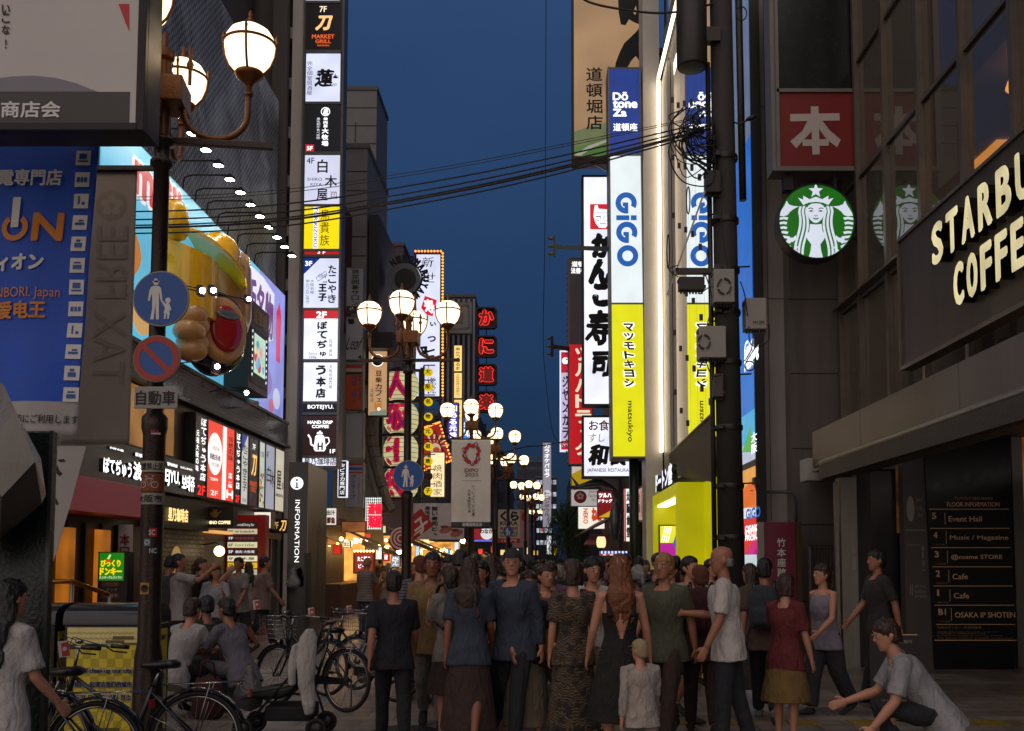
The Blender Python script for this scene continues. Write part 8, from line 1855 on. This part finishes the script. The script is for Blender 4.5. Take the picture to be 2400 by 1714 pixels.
for x,y,rz,(hc,cn),lab,q in bagq:
 if q==0:
  m=MB(); m.loft([((0,-.185,z),(a,0,0),(0,b,0)) for z,a,b in ((.98,.10,.05),(1.0,.145,.075),(1.15,.155,.085),(1.3,.145,.075),(1.4,.11,.05),(1.42,.05,.02))],WHT,20); m.loft([((0,-.265,z),(a,0,0),(0,b,0)) for z,a,b in ((1.02,.09,.02),(1.05,.11,.035),(1.16,.11,.035),(1.19,.09,.02))],WHT,16); bme=remesh(m,.012,'backpack',1,.006,2); bme.materials.clear()
  m=MB()
  for s in (-.1,.1):m.tube([(s,-.13,1.38),(s,-.06,1.45),(s,.06,1.43),(s*1.1,.15,1.3),(s*1.3,.12,1.12),(s*1.3,-.12,1.05)],.018,BLK,6)
  so=m.build('strap'); sme=so.data; bpy.data.objects.remove(so)
 o=bpy.data.objects.new('backpack',None); COL.objects.link(o); o.location=(x,y,-.05); o.rotation_euler.z=R(rz); who=lab.split(' in a ')[0]+' in the '+lab.split(' in a ')[-1].split(' and ')[0]
 tag(o,'%s backpack on the back of the %s'%(cn,who),'backpack','backpacks in the crowd'); attach(o,'pack',bme,cloth(hc)); attach(o,'strap',sme,BLK)
# farther still, the crowd reads as one mass
m=MB(); cm=[pm('crowd_'+c,c,.85,0,.15) for c in ('3a332e','5a544e','1e1c1e','6e6862')]; hm=[H_BLK,H_BRN,H_GRY]
for k in range(260):
 y=42+75*rnd.random(); x=-2.6-.02*(y-40)+(6.0)*rnd.random(); h=rnd.uniform(1.5,1.75); c_=rnd.choice(cm)
 m.loft([((x,y,0),(.10,0,0),(0,.1,0)),((x,y,.8),(.16,0,0),(0,.12,0)),((x,y,h-.42),(.19,0,0),(0,.12,0)),((x,y,h-.27),(.17,0,0),(0,.1,0)),((x,y,h-.22),(.06,0,0),(0,.06,0))],c_,8)
 m.ell((x,y,h-.11),(.085,.1,.12),rnd.choice(hm),8,6)
o=m.build('crowd'); tag(o,'far dense crowd filling the end of the street','crowd',None,'stuff')
# ================================================================ bicycles
TY=pm('tyre_rubber','0e0d0d',.7,0,.1,30,.2,60); CHR=pm('chrome','8f8d8a',.16,1,.1,8); FRM=pm('dark_frame_paint','14171c',.22,.2,.15,6,coat=.4); SAD=pm('saddle_vinyl','151210',.35,0,.2,8,.15,50)
def make_bike(basket=True):
 t=Thing('bicycle','','bicycle',(0,0,0),'parked bicycles'); RA,FA,r=Vector((-.52,0,.335)),Vector((.54,0,.335)),.335
 def p(name,parent=None):o=t.part(name,m,parent); return o
 for A in (RA,FA):
  m=MB(); m.tube([A+Vector((math.cos(2*math.pi*i/36)*(r-.02),0,math.sin(2*math.pi*i/36)*(r-.02))) for i in range(36)],.02,TY,8,closed=True); w=p('wheel')
  m=MB(); m.tube([A+Vector((math.cos(2*math.pi*i/36)*(r-.042),0,math.sin(2*math.pi*i/36)*(r-.042))) for i in range(36)],.011,CHR,6,closed=True); p('rim',w)
  m=MB(); m.tube([A+Vector((0,-.05,0)),A+Vector((0,.05,0))],.02,CHR,10)
  for i in range(28):a=2*math.pi*i/28; s=1 if i%2 else -1; m.tube([A+Vector((math.cos(a+.5*(1 if i%4<2 else -1))*.02,s*.03,math.sin(a+.5)*.02)),A+Vector((math.cos(a)*.29,0,math.sin(a)*.29))],.0016,CHR,3,cap=False)
  p('spokes',w)
  m=MB(); ar=[(A.x+math.cos(R(a))*.365,A.z+math.sin(R(a))*.365) for a in (range(-5,171,11) if A is RA else range(25,186,11))]
  for (x0,z0),(x1,z1) in zip(ar,ar[1:]):
   n0=Vector((x0-A.x,0,z0-A.z)).normalized()*.02; n1=Vector((x1-A.x,0,z1-A.z)).normalized()*.02
   m.add([(x0-n0.x,-.032,z0-n0.z),(x1-n1.x,-.032,z1-n1.z),(x1,0,z1),(x0,0,z0),(x0-n0.x,.032,z0-n0.z),(x1-n1.x,.032,z1-n1.z)],[(0,1,2,3),(3,2,5,4)],FRM,True)
  for s in (-.04,.04):m.tube([A+Vector((0,s,0)),Vector((ar[3][0],s*.7,ar[3][1]-.01))],.003,CHR,5)
  p('mudguard')
 BB,ST,HT,HB=Vector((-.06,0,.28)),Vector((-.20,0,.70)),Vector((.36,0,.84)),Vector((.395,0,.62))
 m=MB(); m.tube([HB+Vector((-.01,0,.05)),Vector((.2,0,.42)),Vector((.05,0,.31)),BB],.021,FRM,10); m.tube([HT-Vector((0,0,.06)),Vector((.15,0,.62)),Vector((-.1,0,.42))],.015,FRM,10); m.tube([BB,ST],.018,FRM,10); m.tube([HT,HB],.022,FRM,10)
 for s in (-1,1):m.tube([BB+Vector((0,s*.02,0)),RA+Vector((0,s*.05,0))],.011,FRM,8); m.tube([ST+Vector((0,s*.015,-.04)),RA+Vector((0,s*.05,0))],.009,FRM,8)
 m.ell(tuple(BB),(.035,.045,.035),FRM,12,8); p('frame')
 m=MB()
 for s in (-1,1):m.tube([HB+Vector((0,s*.03,0)),HB+Vector((.06,s*.045,-.12)),FA+Vector((0,s*.05,0))],.012,FRM,8)
 m.tube([HB+Vector((0,-.04,0)),HB+Vector((0,.04,0))],.016,FRM,8); m.tube([HT,HT+Vector((-.02,0,.13))],.012,CHR,8); p('fork')
 m=MB(); c=HT+Vector((-.02,0,.13)); m.tube([Vector((.10,-.29,.98)),Vector((.22,-.29,.99)),Vector((.33,-.2,1.0)),c+Vector((.05,-.06,.01)),c+Vector((.05,.06,.01)),Vector((.33,.2,1.0)),Vector((.22,.29,.99)),Vector((.10,.29,.98))],.011,CHR,8); m.ell((.26,.2,1.03),(.03,.03,.02),CHR,10,6); hb=p('handlebar')
 for s in (-1,1):
  m=MB(); m.tube([Vector((.08,s*.29,.98)),Vector((.21,s*.29,.99))],.016,SAD,8); p('grip',hb)
  m=MB(); m.tube([Vector((.24,s*.27,.985)),Vector((.2,s*.31,.95)),Vector((.1,s*.32,.94))],.006,BLK,6); p('brake_lever',hb)
 m=MB()
 for s in (-.05,0,.06):m.tube([Vector((.26,s*4,1.0)),Vector((.42,s*2,1.06)),Vector((.46,s,.9)),Vector((.4,s*.4,.7))],.004,BLK,5)
 p('brake_cable')
 m=MB(); S=Vector((-.245,0,.84)); m.tube([ST,S-Vector((0,0,.02))],.013,CHR,8); m.loft([(S+Vector((x,0,z)),(0,w,0),(0,0,h)) for x,z,w,h in ((-.14,.02,.03,.02),(-.12,.025,.09,.035),(-.05,.02,.10,.035),(.03,.015,.05,.03),(.11,.015,.025,.022),(.14,.01,.01,.01))],SAD,16); p('saddle')
 m=MB()
 for s in (-.06,-.02,.02,.06):m.tube([Vector((-.28,s,.715)),Vector((-.84,s,.735))],.005,CHR,6)
 for x in (-.3,-.5,-.82):m.tube([Vector((x,-.065,.72)),Vector((x,.065,.72))],.005,CHR,6)
 for s in (-1,1):m.tube([RA+Vector((0,s*.06,0)),Vector((-.62,s*.06,.725))],.005,CHR,6)
 p('rack'); m=MB(); m.box((-.90,-.03,.62),(-.88,.03,.68),em('701010',.15,0,False)); p('reflector')
 m=MB(); m.lathe([(.0,.052),(.09,.052),(.095,.056),(.09,.06),(0,.06)],CHR,tuple(BB),20,'Y'); m.tube([BB+Vector((0,.06,0)),BB+Vector((.12,.07,-.12))],.01,CHR,8); m.tube([BB+Vector((0,-.06,0)),BB+Vector((-.12,-.07,.12))],.01,CHR,8); cr=p('crank')
 for x,y,z in ((.12,.12,-.12),(-.12,-.12,.12)):m=MB(); m.box((BB.x+x-.045,y-.04,BB.z+z-.012),(BB.x+x+.045,y+.04,BB.z+z+.012),SAD); p('pedal',cr)
 m=MB(); m.hull8([(-.6,.062,.30),(.06,.062,.27),(.06,.075,.27),(-.6,.075,.30),(-.6,.062,.36),(.06,.062,.38),(.06,.075,.38),(-.6,.075,.36)],FRM); p('chain_guard')
 m=MB(); m.tube([RA+Vector((0,-.07,0)),Vector((-.42,-.2,.02)),Vector((-.36,-.22,.012))],.009,CHR,8); p('kickstand')
 m=MB(); m.tube([Vector((.50,0,.70)),Vector((.57,0,.70))],.035,CHR,12); p('headlamp')
 if basket:
  m=MB()
  for j in range(6):
   z=.74+.05*j; g=.02*j/5; m.tube([Vector((.43-g,-.15-g,z)),Vector((.72+g,-.15-g,z)),Vector((.72+g,.15+g,z)),Vector((.43-g,.15+g,z))],.0035 if j<5 else .006,CHR,5,closed=True)
  for i in range(9):
   u=i/8
   for a,b in (((.43+.29*u,-.15),(.41+.33*u,-.17)),((.43+.29*u,.15),(.41+.33*u,.17)),((.43,-.15+.3*u),(.41,-.17+.34*u)),((.72,-.15+.3*u),(.74,-.17+.34*u))):m.tube([Vector((a[0],a[1],.74)),Vector((b[0],b[1],.99))],.0025,CHR,4,cap=False)
   m.tube([Vector((.43+.29*u,-.15,.74)),Vector((.43+.29*u,.15,.74))],.0025,CHR,4,cap=False)
  p('basket')
 return t.o
def place(o,x,y,rz,label,lean=4):o.location=(x,y,0); o.rotation_euler=(R(lean),0,R(rz)); o['label']=label
b1=make_bike(True); b2=make_bike(False)
place(b1,-2.52,11.0,148,'dark bicycle with a wire basket, frontmost beside the stroller')
o=copy_tree(b2); place(o,-2.1,11.75,150,'dark bicycle without basket, second in the row by the information pillar')
o=copy_tree(b1); place(o,-1.85,12.35,152,'dark bicycle with a wire basket, third in the row by the information pillar')
o=copy_tree(b2); place(o,-1.55,12.9,147,'dark bicycle without basket, farthest in the row near the lamp pole')
place(b2,-3.5,6.78,176,'dark bicycle without basket at the lower left corner before the yellow bin')
o=copy_tree(b2); place(o,-3.0,7.22,184,'dark bicycle at the foot of the near lamp pole, rear wheel to the right')
tagw=pm('tag_paper','b0a8a0',.6,0,.08); tagr=pm('tag_red','a02418',.55,0,.1)
for i,(px,py,Y) in enumerate(((600,1418,11.5),(729,1436,11.6),(818,1430,12.9),(921,1421,13.2),(148,1522,6.75))):
 f=Front(Y); t=Thing('warning_tag','red and white warning tag on the handlebar of the '+('frontmost basket bicycle','second bicycle in the row','third bicycle in the row','farthest bicycle in the row','bicycle at the lower left')[i],'tag',tuple(P(px,py,Y)),'warning tags on the bicycles'); s=230/(F/Y)
 m=MB(); f.poly(m,[(px-9/s,py-12/s),(px+8/s,py-14/s),(px+11/s,py+11/s),(px-6/s,py+13/s)],-.002,0,tagw); t.part('paper',m); m=MB(); f.poly(m,[(px-3/s,py-9/s),(px+8/s,py-12/s),(px+10/s,py+9/s),(px-1/s,py+11/s)],.001,.003,tagr); f.disc(m,px+3/s,py-1,3.5/s,.0035,.005,tagw,14); t.part('print',m)
# ---- stroller with a white jacket
sx0,sy0=-2.3,9.3; t=Thing('stroller','black folding stroller facing left in front of the bicycles','stroller',(sx0,sy0,0)); fab=pm('black_stroller_cloth','101214',.8,0,.2,10,.3,100); G=lambda x,y,z:Vector((sx0+x,sy0+y,z))
m=MB()
for s in (-.22,.22):m.tube([G(.32,s,1.02),G(.24,s,.8),G(-.36,s,.12)],.012,DSTEEL,8); m.tube([G(.1,s,.62),G(.28,s,.1)],.011,DSTEEL,8); m.tube([G(-.3,s,.42),G(.12,s,.5)],.01,DSTEEL,8)
m.tube([G(.32,-.22,1.02),G(.36,-.18,1.04),G(.36,.18,1.04),G(.32,.22,1.02)],.015,BLK,8); m.tube([G(-.36,-.22,.14),G(-.36,.22,.14)],.009,DSTEEL,8); t.part('frame',m)
m=MB(); rr=[((-.42,.36),.02),((-.3,.40),.05),((-.05,.40),.06),((.05,.44),.06),((.16,.68),.05),((.24,.92),.03)]; m.loft([(G(x,0,z),(0,.2,0),(h*.7,0,h)) for (x,z),h in rr],fab,16); t.part('seat',m)
for x,s in ((-.38,-.22),(-.38,.22),(.28,-.22),(.28,.22)):
 m=MB(); c=G(x,s,.1); m.tube([c+Vector((.08*math.cos(a*.4488),0,.08*math.sin(a*.4488))) for a in range(14)],.02,TY,8,closed=True); w=t.part('wheel',m); m=MB(); m.lathe([(0,-.012),(.06,-.01),(.06,.01),(0,.012)],DSTEEL,tuple(c),14,'Y'); t.part('hub',m,w)
m=MB(); m.box((sx0-.2,sy0-.19,.16),(sx0+.22,sy0+.19,.3),fab); t.part('basket',m,bevel=.03)
m=MB(); J=[((.34,1.0),.05,.03),((.33,.92),.12,.05),((.31,.75),.13,.06),((.32,.5),.11,.05),((.34,.32),.08,.05),((.35,.24),.05,.03)]; m.loft([(G(x-.12,-.26,z),(w*.62,.02,0),(0,d,0)) for (x,z),w,d in J],WHT,18); m.loft([(G(.1,-.27,.86),(.035,0,.02),(0,.04,0)),(G(.07,-.28,.7),(.035,0,0),(0,.04,0)),(G(.07,-.28,.5),(.03,0,0),(0,.035,0))],WHT,12)
me=remesh(m,.010,'jacket',2,.016,9); me.materials.clear(); me.materials.append(cloth('a8a39e')); o=bpy.data.objects.new('draped_jacket',me); COL.objects.link(o); tag(o,'white jacket draped over the back of the black stroller','jacket')
t=Thing('plastic_bag','pale translucent plastic bag hanging beside the stroller','bag',(sx0-.45,sy0+.2,.2)); m=MB(); m.loft([((t.loc.x,t.loc.y,z),(a,0,0),(0,a*.7,0)) for z,a in ((.2,.03),(.24,.12),(.36,.15),(.48,.10),(.55,.04),(.62,.05))],pm('cloudy_plastic','4c4a4a',.3,0,.2,10,.8,25),18); t.part('body',m)
# bag of plastic on the information pillar's side
t=Thing('plastic_wrap','crumpled clear plastic wrap stuck on the information pillar','wrapping',tuple(P(690,1365,16.5))); m=MB(); rnd=random.Random(4); c=t.loc
m.loft([(c+Vector((rnd.uniform(-.02,.02),0,z)),(a,0,0),(0,.06,0)) for z,a in ((-.08,.1),(-.02,.13),(.04,.1),(.12,.06),(.2,.05),(.24,.02))],pm('clear_wrap','6e6e70',.15,.2,.4,20,1.,30),12); t.part('sheet',m)
